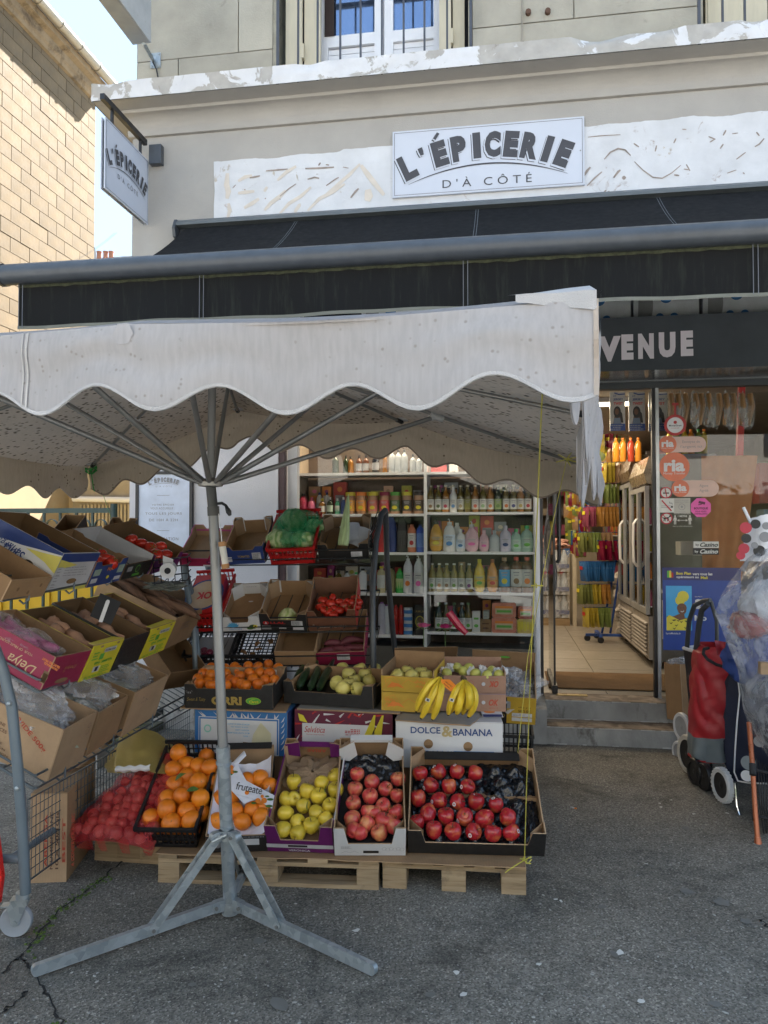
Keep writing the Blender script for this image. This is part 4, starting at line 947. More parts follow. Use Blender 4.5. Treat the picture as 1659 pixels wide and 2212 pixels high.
def valance(seq,outn,phase,period,nm,lo=.205,amp=.032,tear=None,inmat=CANVV,lb=None,hem=HEM):
 L=seqlen(seq);n=int(L/.012);m=9
 def f(i,j,off):
  t=L*i;p=foldpt(seq,t);drop=lo-amp+amp*math.cos(2*PI*(t-phase)/period)
  if drop<lo-amp:drop+=(lo-amp-drop)*.05
  if tear:drop=tear(t,drop)
  wv=(.014*math.sin(t*6.3+phase*9)+.02*noise.noise(Vector((t*2.6,j*1.2,phase))))*(.25+j)+.018*noise.noise(Vector((t*1.1+j*.9,j*2.6-t*.5,phase+4)))*math.sin(PI*min(1,j*1.15+.02))
  if tear:wv+=tear(t,None)*j
  q=p+outn*(wv+off);q.z-=drop*j-.004*math.sin(j*PI)
  return q
 o=MB().grid(lambda i,j:f(i,j,.002),n,m);i_=MB().grid(lambda i,j:f(i,j,-.002),n,m)
 vo=up_(o,nm,CANV,True,lb);up_(i_,'valance_lining',inmat,True)
 if hem:
  h=MB()
  for s_ in(1,-1):
   def hf(i,j,s_=s_):
    q=f(i,1,.0042*s_);q2=f(i,.962,.0042*s_);r=q.lerp(q2,j);r.z-=.0015 if j==0 else 0;return r
   h.grid(hf,n,1)
  h.tube([f(i/n,1,0) for i in range(0,n+1,2)],.003,5);up_(h,'hem',hem,True)
 return f,L
xax=(FR-FLc);xax.z=0;xax.normalize();outF=Vector((xax.y,-xax.x,0));outF=outF if outF.y<0 else-outF
fF,LF=valance([FR,F1,F2,FLc],outF,.045,.315,'valance',lb='front scalloped valance')
fR,LR=valance([RRc,R1,R2,RL],-outF,.02,.302,'valance',lb='rear scalloped valance',hem=C('dark_hem',.20,.16,.13,.8),inmat=CANVV)
outR=xax.copy();valance([RL,LM,FLc],-outR,.1,.31,'valance',hem=None)
def tear(t,d):
 if d is None:return-.065*math.exp(-t*.9)
 v=.16+.012*math.sin(t*31)
 for c,h,w_ in[(.05,.235,.06),(.17,.285,.05),(.31,.315,.06),(.46,.335,.06),(.62,.30,.05),(.80,.33,.07),(1.0,.29,.06),(1.22,.31,.09),(1.42,.26,.05)]:
  q_=abs(t-c)/w_
  if q_<1.2:v=max(v,h-.13*q_**2.2)
 if t>1.55:v=.205-.03+.03*math.cos(t*20)
 return v
valance([FR,RMp,RRc],outR,0,.31,'valance',tear=tear,lb='torn side valance hanging in ragged strips',inmat=CANV,hem=None)
pt=MB()
def patch2(i,j):
 e=FR.lerp(F1,.15*(1-i));w_=.016+.024*i
 if j<.5:q=e.lerp(APX,.035*(1-j/.5)*(.4+.6*i));q.z+=.006+.010*i*math.sin(PI*i*.5);return q+outF*.004
 k=(j-.5)/.5;return e+outF*(.009+.004*math.sin(i*9))+Vector((0,0,.004-w_*k))
pt.grid(patch2,14,8)
def patch3(i,j):
 e=FR.lerp(RRc,.06*i);return e+outR*.008+Vector((0,0,.012-.05*j))
pt.grid(patch3,4,2);up_(pt,'corner_patch',HEM,True,'doubled reinforcement patch on the near right corner')
sm_=MB()
for i in(.555,.562):
 t=i*LF;vs=[]
for t0,w_ in((1.352,.006),(1.366,.004)):
 vs=[]
 for j in range(10):
  q=fF(t0/LF,j/9,.0055);vs+=[q+xax*w_/2,q-xax*w_/2]
 sm_.add(vs,[(2*k,2*k+1,2*k+3,2*k+2) for k in range(9)])
up_(sm_,'seam',C('seam_grey',.42,.40,.38,.8),lb='vertical double seam on the front valance')
sm_=MB();vs=[]
for j in range(12):
 q=fF(.0005,j/11,.006)+xax*.001;vs+=[q+xax*.004,q-xax*.006]
sm_.add(vs,[(2*k,2*k+1,2*k+3,2*k+2) for k in range(11)]);up_(sm_,'corner_seam',C('corner_seam',.38,.32,.27,.8))
hx=MB();c0=fF(1.075/LF,.16,.0055);hx.add([c0+xax*.022*math.cos(k*PI/3)*1.3+Vector((0,0,.028*math.sin(k*PI/3))) for k in range(6)],[(0,1,2,3,4,5)]);up_(hx,'tip_patch',CANV)
CLIP=C('clip_plastic',.42,.42,.41,.5)
for k,e in enumerate(per):
 a=APX+Vector((0,0,-.05));e2=e.lerp(APX,.03)+Vector((0,0,-.035));m=MB();m.tube([a,a.lerp(e2,.5)+Vector((0,0,.008)),e2],.0085,8)
 rb=up_(m,'rib',M_('rib_alu',(.24,.235,.22),.4,.5,var=.1),50)
 fr_=.54;j_=a.lerp(e2,fr_);m=MB();dr=(j_-HUB).normalized()
 h0=HUB+Vector((dr.x,dr.y,0)).normalized()*.035
 m.tube([h0,h0.lerp(j_,.06),j_-dr*.02],[.007,.0115,.0105],8);up_(m,'strut',ALU if e is not R2 else MATS['rib_alu'],50)
 ax=(e2-a).normalized();m=MB();m.tube([j_-ax*.035,j_+ax*.035],.016,8);m.tube([j_-dr*.03,j_],.012,8);up_(m,'clip',CLIP,50,parent=rb)
 m=MB();m.tube([e2-ax*.05,e2-ax*.01],.0125,8);m.tube([e2-ax*.012,e2+ax*.005],.006,6);up_(m,'rib_tip',BLACK,50,parent=rb)
 if e in(R1,R2,RL):m=MB();m.lathe([(.001,.012),(.03,.01),(.04,0),(.036,-.012)],10,0,Matrix.Translation(e.lerp(APX,.02)+Vector((0,0,-.012))));up_(m,'tip_pocket',HEM,True)
pb_=Pz(497,1962,.03);pj=P(481.5,1614,3.15)
up_(MB().tube([APX+Vector((0,0,-.02)),HUB],.0165,14),'upper_pole',ALU,60)
up_(MB().tube([HUB,P(461,1110,3.16)],[.0205,.0205],14),'sleeve',C('dark_sleeve',.045,.047,.045,.45),60,lb='dark grey clamping sleeve')
up_(MB().tube([P(460.5,1094,3.16),P(461.5,1114,3.16)],.0245,14),'clamp',C('dark_clamp',.06,.06,.055,.5),60)
up_(MB().tube([P(470,1088,3.14),P(480,1087,3.12),P(488,1092,3.11),P(491,1100,3.1)],[.006,.006,.006,.009],7).tube([P(491,1099,3.1),P(494,1106,3.1),P(497,1114,3.1)],[.009,.012,.006],7),'clamp_lever',BLACK,True)
up_(MB().tube([P(461,1110,3.16),pj.lerp(pb_,.02)],.0205,16),'pole',ALU,60)
up_(MB().tube([pj,pb_],.0265,16),'lower_tube',GALV,60)
up_(MB().tube([pj+Vector((0,0,.004)),pj.lerp(pb_,.07)],.0285,16),'tube_collar',GALV,60)
up_(MB().lathe([(.02,0),(.05,.004),(.052,.02),(.03,.035),(.022,.035)],14,0,Matrix.Translation(HUB+Vector((0,0,-.012)))),'hub',M_('hub_steel',(.25,.24,.22),.4,.6),True)
m=MB()
for k,dz in enumerate((-.07,-.075,-.082)):
 c_=pj.lerp(pb_,.09+k*.008);m.tube([c_+Vector((math.cos(a)*.030,math.sin(a)*.030,.004*math.sin(a*2))) for a in[2*PI*i/14 for i in range(15)]],.0022,5)
m.tube([pj.lerp(pb_,.09)+Vector((.01,-.03,0)),pj.lerp(pb_,.12)+Vector((.012,-.034,0)),pj.lerp(pb_,.115)+Vector((.02,-.033,0))],.0022,5)
up_(m,'wire_tie',GALV,True)
c1=P(489.5,1802,3.15)
up_(MB().tube([c1+Vector((0,0,.02)),c1+Vector((0,0,-.025))],.032,16),'collar',GALV,60)
up_(MB().tube([pb_+Vector((0,0,-.02)),pb_+Vector((0,0,.03))],.034,16).lathe([(.016,0),(.013,-.014),(0,-.015)],10,0,Matrix.Translation(pb_+Vector((0,0,-.014)))),'base_hub',GALV,60)
def flatbar(a,b,wd,th,mbb,roundend=True):
 d=(b-a);L=d.length;d.normalize();side=d.cross(Vector((0,0,1))).normalized();upv=side.cross(d)
 M0=Matrix(((d.x,side.x,upv.x,a.x),(d.y,side.y,upv.y,a.y),(d.z,side.z,upv.z,a.z),(0,0,0,1)))
 pts=[(wd/2*math.cos(t)*.8+L,wd/2*math.sin(t)) for t in[-PI/2+PI*k/8 for k in range(9)]]+[(-wd/2*math.cos(t)*.8,-wd/2*math.sin(t)) for t in[-PI/2+PI*k/8 for k in range(9)]]
 mbb.prism(pts,-th/2,th/2,'y',0,None,M0);return M0,L
feet=[Pz(78,2108,.004),Pz(805,2106,.004)]
ctr=pb_.copy();ctr.z=.045
third=ctr+(ctr-(feet[0]+feet[1])/2).normalized()*.70;third.z=.005;feet.append(third)
legend=[('left tripod leg',.34,470),('right tripod leg',.37,515),('rear tripod leg',.37,500)]
for k,f_ in enumerate(feet):
 d=(f_-ctr);d.z=0;d.normalize();a=ctr+d*.05;b=f_+Vector((0,0,.022));a.z=.055
 m=MB();flatbar(a,b,.042,.022,m);lg=up_(m,'leg',GALV,50,legend[k][0])
 jp=a.lerp(b,[.40,.34,.36][k]);cp_=c1+d*.045;sd_=d.cross(Vector((0,0,1)))*.017
 m=MB();flatbar(cp_-sd_,jp-sd_+Vector((0,0,.002)),.030,.005,m);flatbar(cp_+sd_*1.0,jp+sd_+Vector((0,0,.002)),.030,.005,m);br_=up_(m,'brace',GALV,50)
 m=MB()
 for q,sgn in((jp,1),(a+d*.02,1),(cp_,1)):
  s2=d.cross(Vector((0,0,1)));m.tube([q-s2*.024,q+s2*.024],.0075,8)
 up_(m,'pivot_bolts',C('bolt_zinc',.25,.25,.24,.4,metal=.6),parent=br_)
 m=MB();flatbar(c1+d*.02,c1+d*.055,.04,.03,m);flatbar(ctr+d*.02+Vector((0,0,.01)),ctr+d*.065+Vector((0,0,.01)),.045,.03,m);up_(m,'bracket',GALV,50,parent=lg)
up_(MB().tube([c1+Vector((.0,-.03,.0)),c1+Vector((-.01,-.055,.005))],.009,8).tube([c1+Vector((-.035,-.058,-.01)),c1+Vector((.02,-.055,.02))],.007,8),'wing_screw',GALV,True)
def cord(name,lb,pts,r,mat,cat='cord'):return tag(MB().tube(pts,r,6).build(name,mat,smooth=60),lb,cat)
k1=P(1133,1858,3.33)
cord('yellow_string','yellow cord running from the umbrella front down to the pallet corner',[P(1174,800,1.75),P(1169,900,1.95),P(1157,1200,2.5),P(1146,1450,2.95),P(1138,1680,3.2),k1],.0019,YSTR)
cord('yellow_string','yellow cord tied to the rear right rib, leaning across the doorway',[P(1224,992,3.55),P(1196,1120,3.75),P(1168,1270,3.9),P(1140,1420,4.0),P(1117,1640,3.95)],.0018,YSTR)
m=MB();rk=random.Random(4)
for _ in range(9):
 a=rk.random()*6.3;m.tube([k1,k1+Vector((math.cos(a)*.02,math.sin(a)*.02,rk.uniform(-.01,.02))),k1+Vector((math.cos(a+.8)*.03,math.sin(a+.8)*.03,rk.uniform(-.02,.02)))],.0026,5)
m.tube([k1,P(1110,1872,3.32),P(1091,1885,3.31)],.0024,5)
tag(m.build('cord_knot',YSTR,smooth=60),'knot of yellow cord with a loose tail on the pallet corner','knot')
m=MB();q=P(1160,1265,3.88)
for a in(0,1.8,3.2,4.6):m.tube([q,q+Vector((.03*math.cos(a),0,.012*math.sin(a)))],.004,5)
tag(m.build('cord_knot',YSTR,smooth=60),'small yellow knot joining the cords in front of the door frame','knot')
m=MB();q=P(1224,992,3.55)
for a in(.3,1.1,2.4,3.5,5.1,5.9):m.tube([q,q+Vector((.05*math.cos(a),.01,.035*math.sin(a)))],.0028,5)
tag(m.build('cord_knot',YSTR,smooth=60),'yellow cord knotted round the rear right umbrella rib','knot')
q=P(196,1010,4.78);m=MB()
for a in range(8):m.tube([q+Vector((.04*math.cos(a),.02*math.sin(a),.01*math.sin(a*3))),q+Vector((.045*math.cos(a+1.2),.02*math.sin(a+1),-.02)),q+Vector((.01*math.cos(a),0,-.04))],.004,5)
m.tube([q,P(201,1050,4.75),P(204,1062,4.75)],.003,5);m.tube([q,P(214,1040,4.9),P(230,1090,5.3),P(240,1118,5.6)],.002,5)
tag(m.build('green_string',GSTR,smooth=60),'green cord tied at the far left corner of the umbrella','cord')
sb=thing('hanging_pump_gun','white and rust-brown tool hanging on a white cord beside the pole','tool',P(484,1225,3.12))
part(MB().tube([P(472,1110,3.13),P(477,1145,3.12),P(480,1180,3.12)],.002,5),'hanging_cord',WHITEP,parent=sb)
part(MB().tube([P(480,1176,3.12),P(487,1222,3.11)],.014,10),'tool_body',C('tool_white',.55,.53,.48,.5,dirt=((.2,.12,.07),20,.6)),True,parent=sb)
part(MB().tube([P(480,1170,3.12),P(481,1180,3.12)],.017,10).tube([P(486,1218,3.11),P(487.5,1228,3.11)],.016,10),'tool_cap',C('tool_rust',.35,.17,.06,.6),True,parent=sb)
#  BOXES, CRATES, PRODUCE
class Box:pass
def wallpoly(L,h,hc,c,s=.018):
 if hc<=h+.001:return[(0,0),(L,0),(L,h),(0,h)]
 return[(0,0),(L,0),(L,hc),(L-c,hc),(L-c-s,h),(c+s,h),(c,hc),(0,hc)]
def carton(label,A,B,d,tilt,h,outer=None,inner=None,rim=None,hf=None,hs=None,hb=None,hc=0,c=.045,cat='box',name='cardboard_box',side=None,group=None,tabs=False,t=.006,lid=False,drop=0):
 outer=outer or KRAFT;inner=inner or KRAFT;rim=rim or KRAFTL;side=side or outer
 M,w=frame(A,B,R(tilt));hf=hf if hf is not None else h;hs=hs if hs is not None else h;hb=hb if hb is not None else h
 r=thing(name,label,cat,M,group);o=Box();o.root=r;o.M=M;o.w=w;o.d=d;o.h=h
 fm=[outer,inner,rim];sm=[side,inner,rim]
 MB().prism(wallpoly(w,hf,hc,c),0,t,'y',ms=(0,1,2)).build('front_panel',fm,r)
 MB().prism(wallpoly(w,hb,hc,c),d-t,d,'y',ms=(1,0,2)).build('rear_panel',fm,r)
 poly=[(y+t,z) for y,z in wallpoly(d-2*t,hs,hc,c)]
 MB().prism(poly,0,t,'x',ms=(0,1,2)).build('side_panel',sm,r)
 MB().prism(poly,w-t,w,'x',ms=(1,0,2)).build('side_panel',sm,r)
 MB().box(t,w-t,t,d-t,drop,t+drop).build('base_panel',inner,r)
 if lid:MB().box(0,w,0,d,h+.0005,h+.006).build('lid',outer,r)
 if tabs:
  hh=max(hc,hf);tb=MB();cc=c+.01
  for(xa,ya,xb,yb) in((cc,t,t,cc),(w-cc,t,w-t,cc),(t,d-cc,cc,d-t),(w-t,d-cc,w-cc,d-t)):
   tb.add([(xa,ya,t),(xb,yb,t),(xb,yb,hh-.002),(xa,ya,hh-.002)],[(0,1,2,3)])
  stuff(tb.build('corner_folds',rim,r))
 return o
def prints(o,face,fn,mats,name='print',dy=.0012):
 """fn draws in the XZ plane of that face; X runs to the viewer's right"""
 mb=MB();fn(mb);out=[]
 for x,y,z in mb.v:
  y=y-dy
  if face=='front':q=(x,y,z)
  elif face=='left':q=(y,o.d-x,z)
  elif face=='right':q=(o.w-y,x,z)
  elif face=='rear_in':q=(x,o.d-.006+y,z)
  elif face=='top':q=(x,z,o.h+.007-y)
  out.append(q)
 mb.v=out;return mb.build(name,mats,o.root)
def T(s,cx,cz,w,h,m=0,**k):return lambda mb:put_text(mb,s,cx,cz,w,h,m,**k)
def many(*fs):return lambda mb:[f(mb) for f in fs]
def Rc(x0,x1,z0,z1,m=0,y=0.0):return lambda mb:rect(mb,x0,x1,z0,z1,y,m)
def Dc(cx,cz,rx,rz,m=0,y=0.0,**k):return lambda mb:disc(mb,cx,cz,rx,rz,y,m,**k)
def Poly(pts,m=0,y=0.0):return lambda mb:mb.add([(a,y,b) for a,b in pts],[tuple(range(len(pts)))],m)
def lines(x0,x1,z0,z1,n,m=0,y=0.0,fill=.45,rnd=3):
 def f(mb):
  q=random.Random(rnd)
  for k in range(n):
   z=z0+(z1-z0)*(k+.5)/n;e=(z1-z0)/n*fill/2;x=x0;X1=x1-q.random()*(x1-x0)*.3
   while x<X1:
    l=q.uniform(.08,.22)*(x1-x0);rect(mb,x,min(X1,x+l),z-e,z+e,y,m);x+=l+.03*(x1-x0)
 return f
def crate(label,A,B,d,tilt,h,mat,flare=.012,cat='crate',name='plastic_crate',group=None,hb=None,cols=None,low_front=0):
 M,w=frame(A,B,R(tilt));r=thing(name,label,cat,M,group);o=Box();o.root=r;o.M=M;o.w=w;o.d=d;o.h=h;hb=hb or h
 def lattice(L,H,nx,nz,rimh=.018,th=.009,solid=.30):
  mb=MB();f=flare
  def P3(s,z,off):return(s,off,z)
  mb.box(-f,L+f,-f-.004,-f+th,H-rimh,H);mb.box(0,L,0,th,0,.022)
  mb.box(0,L,-f*solid,-f*solid+th*.8,H*.42,H*.42+.014)
  for k in range(nx+1):
   x=.006+(L-.012)*k/nx;wd=.006 if k%3 else .009
   vs=[(x-wd/2,0,.02),(x+wd/2,0,.02),(x+wd/2,th*.7,.02),(x-wd/2,th*.7,.02),(x-wd/2,-f,H-rimh+.001),(x+wd/2,-f,H-rimh+.001),(x+wd/2,-f+th*.7,H-rimh+.001),(x-wd/2,-f+th*.7,H-rimh+.001)]
   mb.add(vs,[(0,1,5,4),(1,2,6,5),(2,3,7,6),(3,0,4,7)])
  for k in range(1,nz):
   z=.022+(H-rimh-.022)*k/nz;off=-f*z/H;mb.box(0,L,off,off+th*.6,z-.0025,z+.0025)
  return mb
 nx=cols or max(6,int(w/.026));ny=max(8,int(d/.028))
 lattice(w,h-low_front,nx,3).build('front_panel',mat,r)
 lattice(w,hb,nx,4).build('rear_panel',mat,r,M=Matrix.Translation((w,d,0))@Matrix.Rotation(PI,4,'Z'))
 lattice(d,h,ny,4).build('side_panel',mat,r,M=Matrix.Translation((0,d,0))@Matrix.Rotation(-PI/2,4,'Z'))
 lattice(d,h,ny,4).build('side_panel',mat,r,M=Matrix.Translation((w,0,0))@Matrix.Rotation(PI/2,4,'Z'))
 g_=MB()
 for k in range(int(w/.03)+1):g_.box(k*.03,k*.03+.006,0,d,0,.005)
 for k in range(int(d/.03)+1):g_.box(0,w,k*.03,k*.03+.006,.0052,.009)
 stuff(g_.build('base_grid',mat,r));return o
 #  produce prototypes (unit  metres, radius about 1 scaled by object)
def orange_mesh(mat,r=.04,navel=True):
 mb=MB();prof=[(0.001,-r*.96)]+[(r*math.sin(a),-r*math.cos(a)*.97) for a in[PI*k/14 for k in range(1,14)]]+[(r*.12,r*.955),(.001,r*.90)]
 mb.lathe(prof,22,0);mb.lathe([(r*.06,r*.90),(r*.05,r*.94),(0,r*.945)],7,1);return mb.mesh('fruit',[mat,C('calyx',.16,.15,.05,.8)],True)
def apple_mesh(mat,r=.038):
 prof=[(.001,-r*.80),(r*.22,-r*.90),(r*.5,-r*.86),(r*.8,-r*.55),(r*.97,-r*.08),(r*1.0,r*.25),(r*.93,r*.58),(r*.72,r*.84),(r*.45,r*.90),(r*.22,r*.80),(r*.08,r*.62),(.001,r*.55)]
 pr=[]
 for a,b in zip(prof,prof[1:]):pr+=[a,((a[0]+b[0])/2,(a[1]+b[1])/2)]
 pr.append(prof[-1]);mb=MB();mb.lathe(pr,22,0)
 mb.v=[(x*(1+.03*math.cos(5*math.atan2(y,x))*(z>0)),y*(1+.03*math.sin(3*math.atan2(y,x))),z) for x,y,z in mb.v]
 mb.tube([(0,0,r*.55),(r*.06,0,r*.9),(r*.2,0,r*1.18)],[r*.045,r*.04,r*.06],5,1);return mb.mesh('fruit',[mat,STEM],60)
def tomato_mesh(r=.032):
 mb=MB();pr=[(.001,-r*.8)]+[(r*math.sin(a)*1.05,-r*math.cos(a)*.82) for a in[PI*k/12 for k in range(1,12)]]+[(.001,r*.72)]
 mb.lathe(pr,20,0);mb.v=[(x*(1+.03*math.cos(5*math.atan2(y,x))),y*(1+.03*math.cos(5*math.atan2(y,x))),z) for x,y,z in mb.v]
 for k in range(5):
  a=2*PI*k/5;mb.add([(0,0,r*.8),(math.cos(a-.25)*r*.3,math.sin(a-.25)*r*.3,r*.80),(math.cos(a)*r*.62,math.sin(a)*r*.62,r*.78),(math.cos(a+.25)*r*.3,math.sin(a+.25)*r*.3,r*.80)],[(0,1,2,3)],1)
 mb.tube([(0,0,r*.75),(0,0,r*1.05)],r*.05,5,1);return mb.mesh('fruit',[TOMATO,LEAF],True)
def root_mesh(L,r,mat,seed,bend=.25,seg=12,lump=.25):
 q=random.Random(seed);pts=[];rs=[]
 ph=q.random()*6
 for k in range(seg+1):
  t=k/seg;s=math.sin(PI*min(.98,max(.03,t)))**.55
  pts.append((L*(t-.5),bend*L*math.sin(PI*t+ph*.1)*.5,r*.3*math.sin(t*5+ph)));rs.append(r*(s*(1+lump*.5*math.sin(t*9+ph))*(1-.35*t)+.03))
 mb=MB().tube(pts,rs,10);return mb.mesh('fruit',[mat],True)
OR_ME=orange_mesh(ORANGE,.046);MA_ME=orange_mesh(MANDA,.034);AP_ME=apple_mesh(RAPPLE,.0365);AP2_ME=apple_mesh(RAPPLE2,.0395)
YA_ME=apple_mesh(YAPPLE,.0375);YA2_ME=apple_mesh(YAPPLE2,.040);TO_ME=tomato_mesh()
rf=random.Random(21)
def fruit(me,name,label,cat,group,pos,s=1.0,up=.35,facing=None):
 o=bpy.data.objects.new(name,me);M0=Matrix.Translation(pos)@Matrix.Rotation(rf.random()*6.28,4,'Z')
 if facing is None:M0=M0@Matrix.Rotation(rf.gauss(.0,up)+.5,4,'X')@Matrix.Rotation(rf.random()*6.28,4,'Z')
 M0=M0@Matrix.Diagonal((s*rf.uniform(.9,1.07),)*2+(s*rf.uniform(.88,1.08),1));place(o,M0);tag(o,label,cat,group);return o
def fruits_at(o,uv,h,me,name,label,cat,group,s=1.0,up=.8,jit=.004):
 res=[]
 for q in uv:
  hh=h+(q[2] if len(q)>2 else 0);p=o.M@Ppl(q[0],q[1],o.M,hh);res.append(fruit(me,name,label,cat,group,p,s,up))
 return res
def fruits_grid(o,x0,x1,y0,y1,z,pitch,me,name,label,cat,group,s=1.0,up=.8,skip=0):
 j=0;y=y0
 while y<=y1:
  x=x0+(pitch/2 if j%2 else 0)
  while x<=x1:
   if rf.random()>=skip:fruit(me,name,label,cat,group,o.M@Vector((x+rf.uniform(-.003,.003),y+rf.uniform(-.003,.003),z+rf.uniform(-.004,.004))),s,up)
   x+=pitch
  y+=pitch*.87;j+=1
def crumple(cx,cy,cz,rx,ry,rz,seed,mat,name='bag',n=26,amp=.35,fr=2.2):
 """creased plastic or paper bag"""
 q=Vector((seed*3.1,seed*1.7,seed));mb=MB()
 def f(i,j):
  a=2*PI*i;b=PI*(.02+.96*j);d=Vector((math.cos(a)*math.sin(b),math.sin(a)*math.sin(b),math.cos(b)))
  k=1+amp*noise.noise(d*fr+q)+amp*.6*abs(noise.noise(d*fr*2.7+q))+amp*.35*noise.noise(d*fr*7+q)
  return(cx+d.x*rx*k,cy+d.y*ry*k,cz+d.z*rz*k)
 mb.grid(f,n*2,n);return mb
CN=lambda x,f:(f[0]+f[2]*x[0],f[1]+f[2]*x[1])
k2=(384,1371.5,.2645);k3=(768,1344,.2645);k1_=(0,1371.5,.2976);k6=(781,1755.6,.5291);k4=(329,1042,.2976);k0=(0,1042,.2645)
#  pallets
def board(parent,x0,x1,y0,y1,z0,z1,nm='board',lb=None):
 o=MB().box(x0,x1,y0,y1,z0,z1).build(nm,WOOD,parent)
 if lb:o['label']=lb
def pallet(label,A,B,depth,H=.128,nb=3,bw=.1,slats=5,stringer=True):
 M,w=frame(A,B,0);r=thing('wooden_pallet',label,'pallet',M,'pallets under the crates')
 th=.018;q=random.Random(w)
 for k in range(nb):
  x=(w-bw)*k/(nb-1)
  for y in(0,depth/2-.07,depth-.14):board(r,x+.001,x+bw-.001,y,y+.14,th+.001 if stringer else 0,H-2*th-.001,'block')
 if stringer:
  for y in(0.0,depth/2-.05,depth-.1):board(r,0,w,y,y+.1,0,th)
 for y in(0.0,depth/2-.05,depth-.1):board(r,0,w,y+.002,y+.1,H-2*th,H-th-.001)
 for k in range(slats):
  x=(w-.09)*k/(slats-1);board(r,x,x+.09,-.003,depth,H-th,H)
 return r,M,w
pallet('long wooden pallet with bottom boards under the fruit crates',Pz(341,1906,0),Pz(818,1923,0),.8)
pallet('half pallet with three bare blocks in front, tied with yellow cord',Pz(826,1918,0),Pz(1137,1934,0),.8,stringer=False,bw=.11)
pallet('short weathered pallet under the onion sack',Pz(204,1858,0),Pz(352,1868,0),.6,H=.12,bw=.12)
def sheet_card(label,pts,z,th=.004,mat=None,seed=1):
 q=random.Random(seed);n=len(pts);P2=[]
 for k in range(n):
  a,b=pts[k],pts[(k+1)%n]
  for i in range(8):
   t=i/8;P2.append((a[0]+(b[0]-a[0])*t+q.uniform(-.006,.006),a[1]+(b[1]-a[1])*t+q.uniform(-.006,.006)))
 c0=Vector((P2[0][0],P2[0][1],z));mb=MB().prism([(a-c0.x,b-c0.y) for a,b in P2],0,th,'z',ms=(0,0,1))
 return tag(mb.build('cardboard_sheet',[mat or KRAFT,KRAFTL],M=Matrix.Translation(c0)),label,'cardboard')
pa=Pz(345,1840,.13);pb2=Pz(1140,1862,.13)
sheet_card('flattened cardboard sheet laid on the pallets under the fruit crates',[(Pz(335,1845,.13).x,3.36),(Pz(700,1850,.13).x,3.42),(Pz(1136,1868,.13).x,3.475),(Pz(1136,1868,.13).x,4.2),(-1.6,4.1)],.129)
#  front row of crates
fz=.136
F1b=crate('black plastic crate heaped with large oranges at the left of the front row',Pz(306,1829,fz),Pz(426,1831,fz),.50,29,.135,BLACK,hb=.17)
pts=[(1295,857,.03),(1260,975,.02),(1355,940,0),(1440,960,0),(1525,960,.03),(1360,1030,.0),(1440,1065,.03),(1540,1070,-.01),(1270,1090,-.0),(1320,1170,.03),(1455,1185,.04),(1215,1195,.0),(1355,1110,-.03),(1095,1330,.0),(1210,1265,.03),(1355,1275,.02),(1245,1365,.01),(1385,1345,.01),(1465,1290,-.02),(1500,880,-.02),(1180,1300,-.04),(1300,1320,-.04),(1400,1230,-.04),(1260,1240,-.04)]
fruits_at(F1b,[(*CN(p,k1_),p[2]) for p in pts],.10,OR_ME,'orange','large bright orange heaped in the black plastic crate','orange','oranges in the black crate')
fruits_grid(F1b,.05,.25,.06,.45,.05,.09,OR_ME,'orange','large bright orange heaped in the black plastic crate','orange','oranges in the black crate')
lf=MB();lf.grid(lambda i,j:(.07*i,(j-.5)*.028*math.sin(PI*min(1,i+.04)),.012*math.sin(PI*i)),8,2)
for(u,v,a) in((1270,1060,.6),(1355,1130,.1)):
 p=F1b.M@Ppl(*CN((u,v),k1_),F1b.M,.165);tag(lf.build('leaf',LEAF,M=Matrix.Translation(p)@Matrix.Rotation(-a,4,'Y')@Matrix.Rotation(.7,4,'X')),'green leaf lying on the oranges in the black crate, %s one'%('upper' if a>.3 else 'lower'),'leaf')
F2b=carton('black edged fruit box with printed white tissue and a few oranges',Pz(447,1842,fz),Pz(579,1838,fz),.52,29,.105,BLKP,KRAFTL,KRAFTL,hb=.15,hs=.11)
prints(F2b,'front',many(lambda mb:rect(mb,.165,.24,.045,.085,0,0),lines(.01,.12,.085,.10,1,1),lines(.17,.27,.09,.104,1,1),Dc(.05,.05,.02,.02,1)),[WHITEP,GREYP],'label_print')
MB().box(.01,F2b.w-.01,F2b.d-.03,F2b.d+.01,.151,.157).build('rear_rim',BLKP,F2b.root)
W2=F2b.w
def tissue(i,j):
 x=.008+(W2-.016)*i;y=.015+.43*j;e=(abs(i-.5)*2)**3
 return(x,y,.055+.06*e+.012*noise.noise(Vector((x*18,y*18,2)))+.004*noise.noise(Vector((x*60,y*60,5)))+(.04*max(0,j-.8)*5*(1-0)))
tis=thing('tissue_paper','white scalloped tissue lining the black edged orange box','tissue paper',F2b.M)
MB().grid(tissue,24,34).build('liner',C('tissue_white',.68,.68,.76,.7,bs=40,bst=.4),tis,60)
fruits_at(F2b,[(*CN(p,k2),0) for p in[(672,1175),(750,1235),(565,1195),(355,1330),(435,1320),(470,1440),(610,1430),(530,1525),(680,1490),(320,1520),(715,1410)]],.085,OR_ME,'orange','orange nestling in the white tissue of the black edged box','orange','oranges in the tissue lined box',s=.95)
def on_tis(u,v,h=.13):return Ppl(*CN((u,v),k2),F2b.M,h)
fl=MB();mats_t=[C('tissue_print',.72,.72,.78,.6),ORAP,LEAF,BLKP,LGREY]
def quadp(pts,m,dz=0):fl.add([tuple(on_tis(*p)+Vector((0,0,dz))) for p in pts],[tuple(range(len(pts)))],m)
quadp([(425,1160),(480,1040),(560,1190),(700,1265),(790,1310),(770,1420),(640,1340),(540,1380),(420,1250)],0)
fl.grid(lambda i,j:tuple(on_tis(450+90*i+20*j,1040-95*i+40*j)+Vector((0,0,.006*math.sin(PI*j)))),6,6,0)
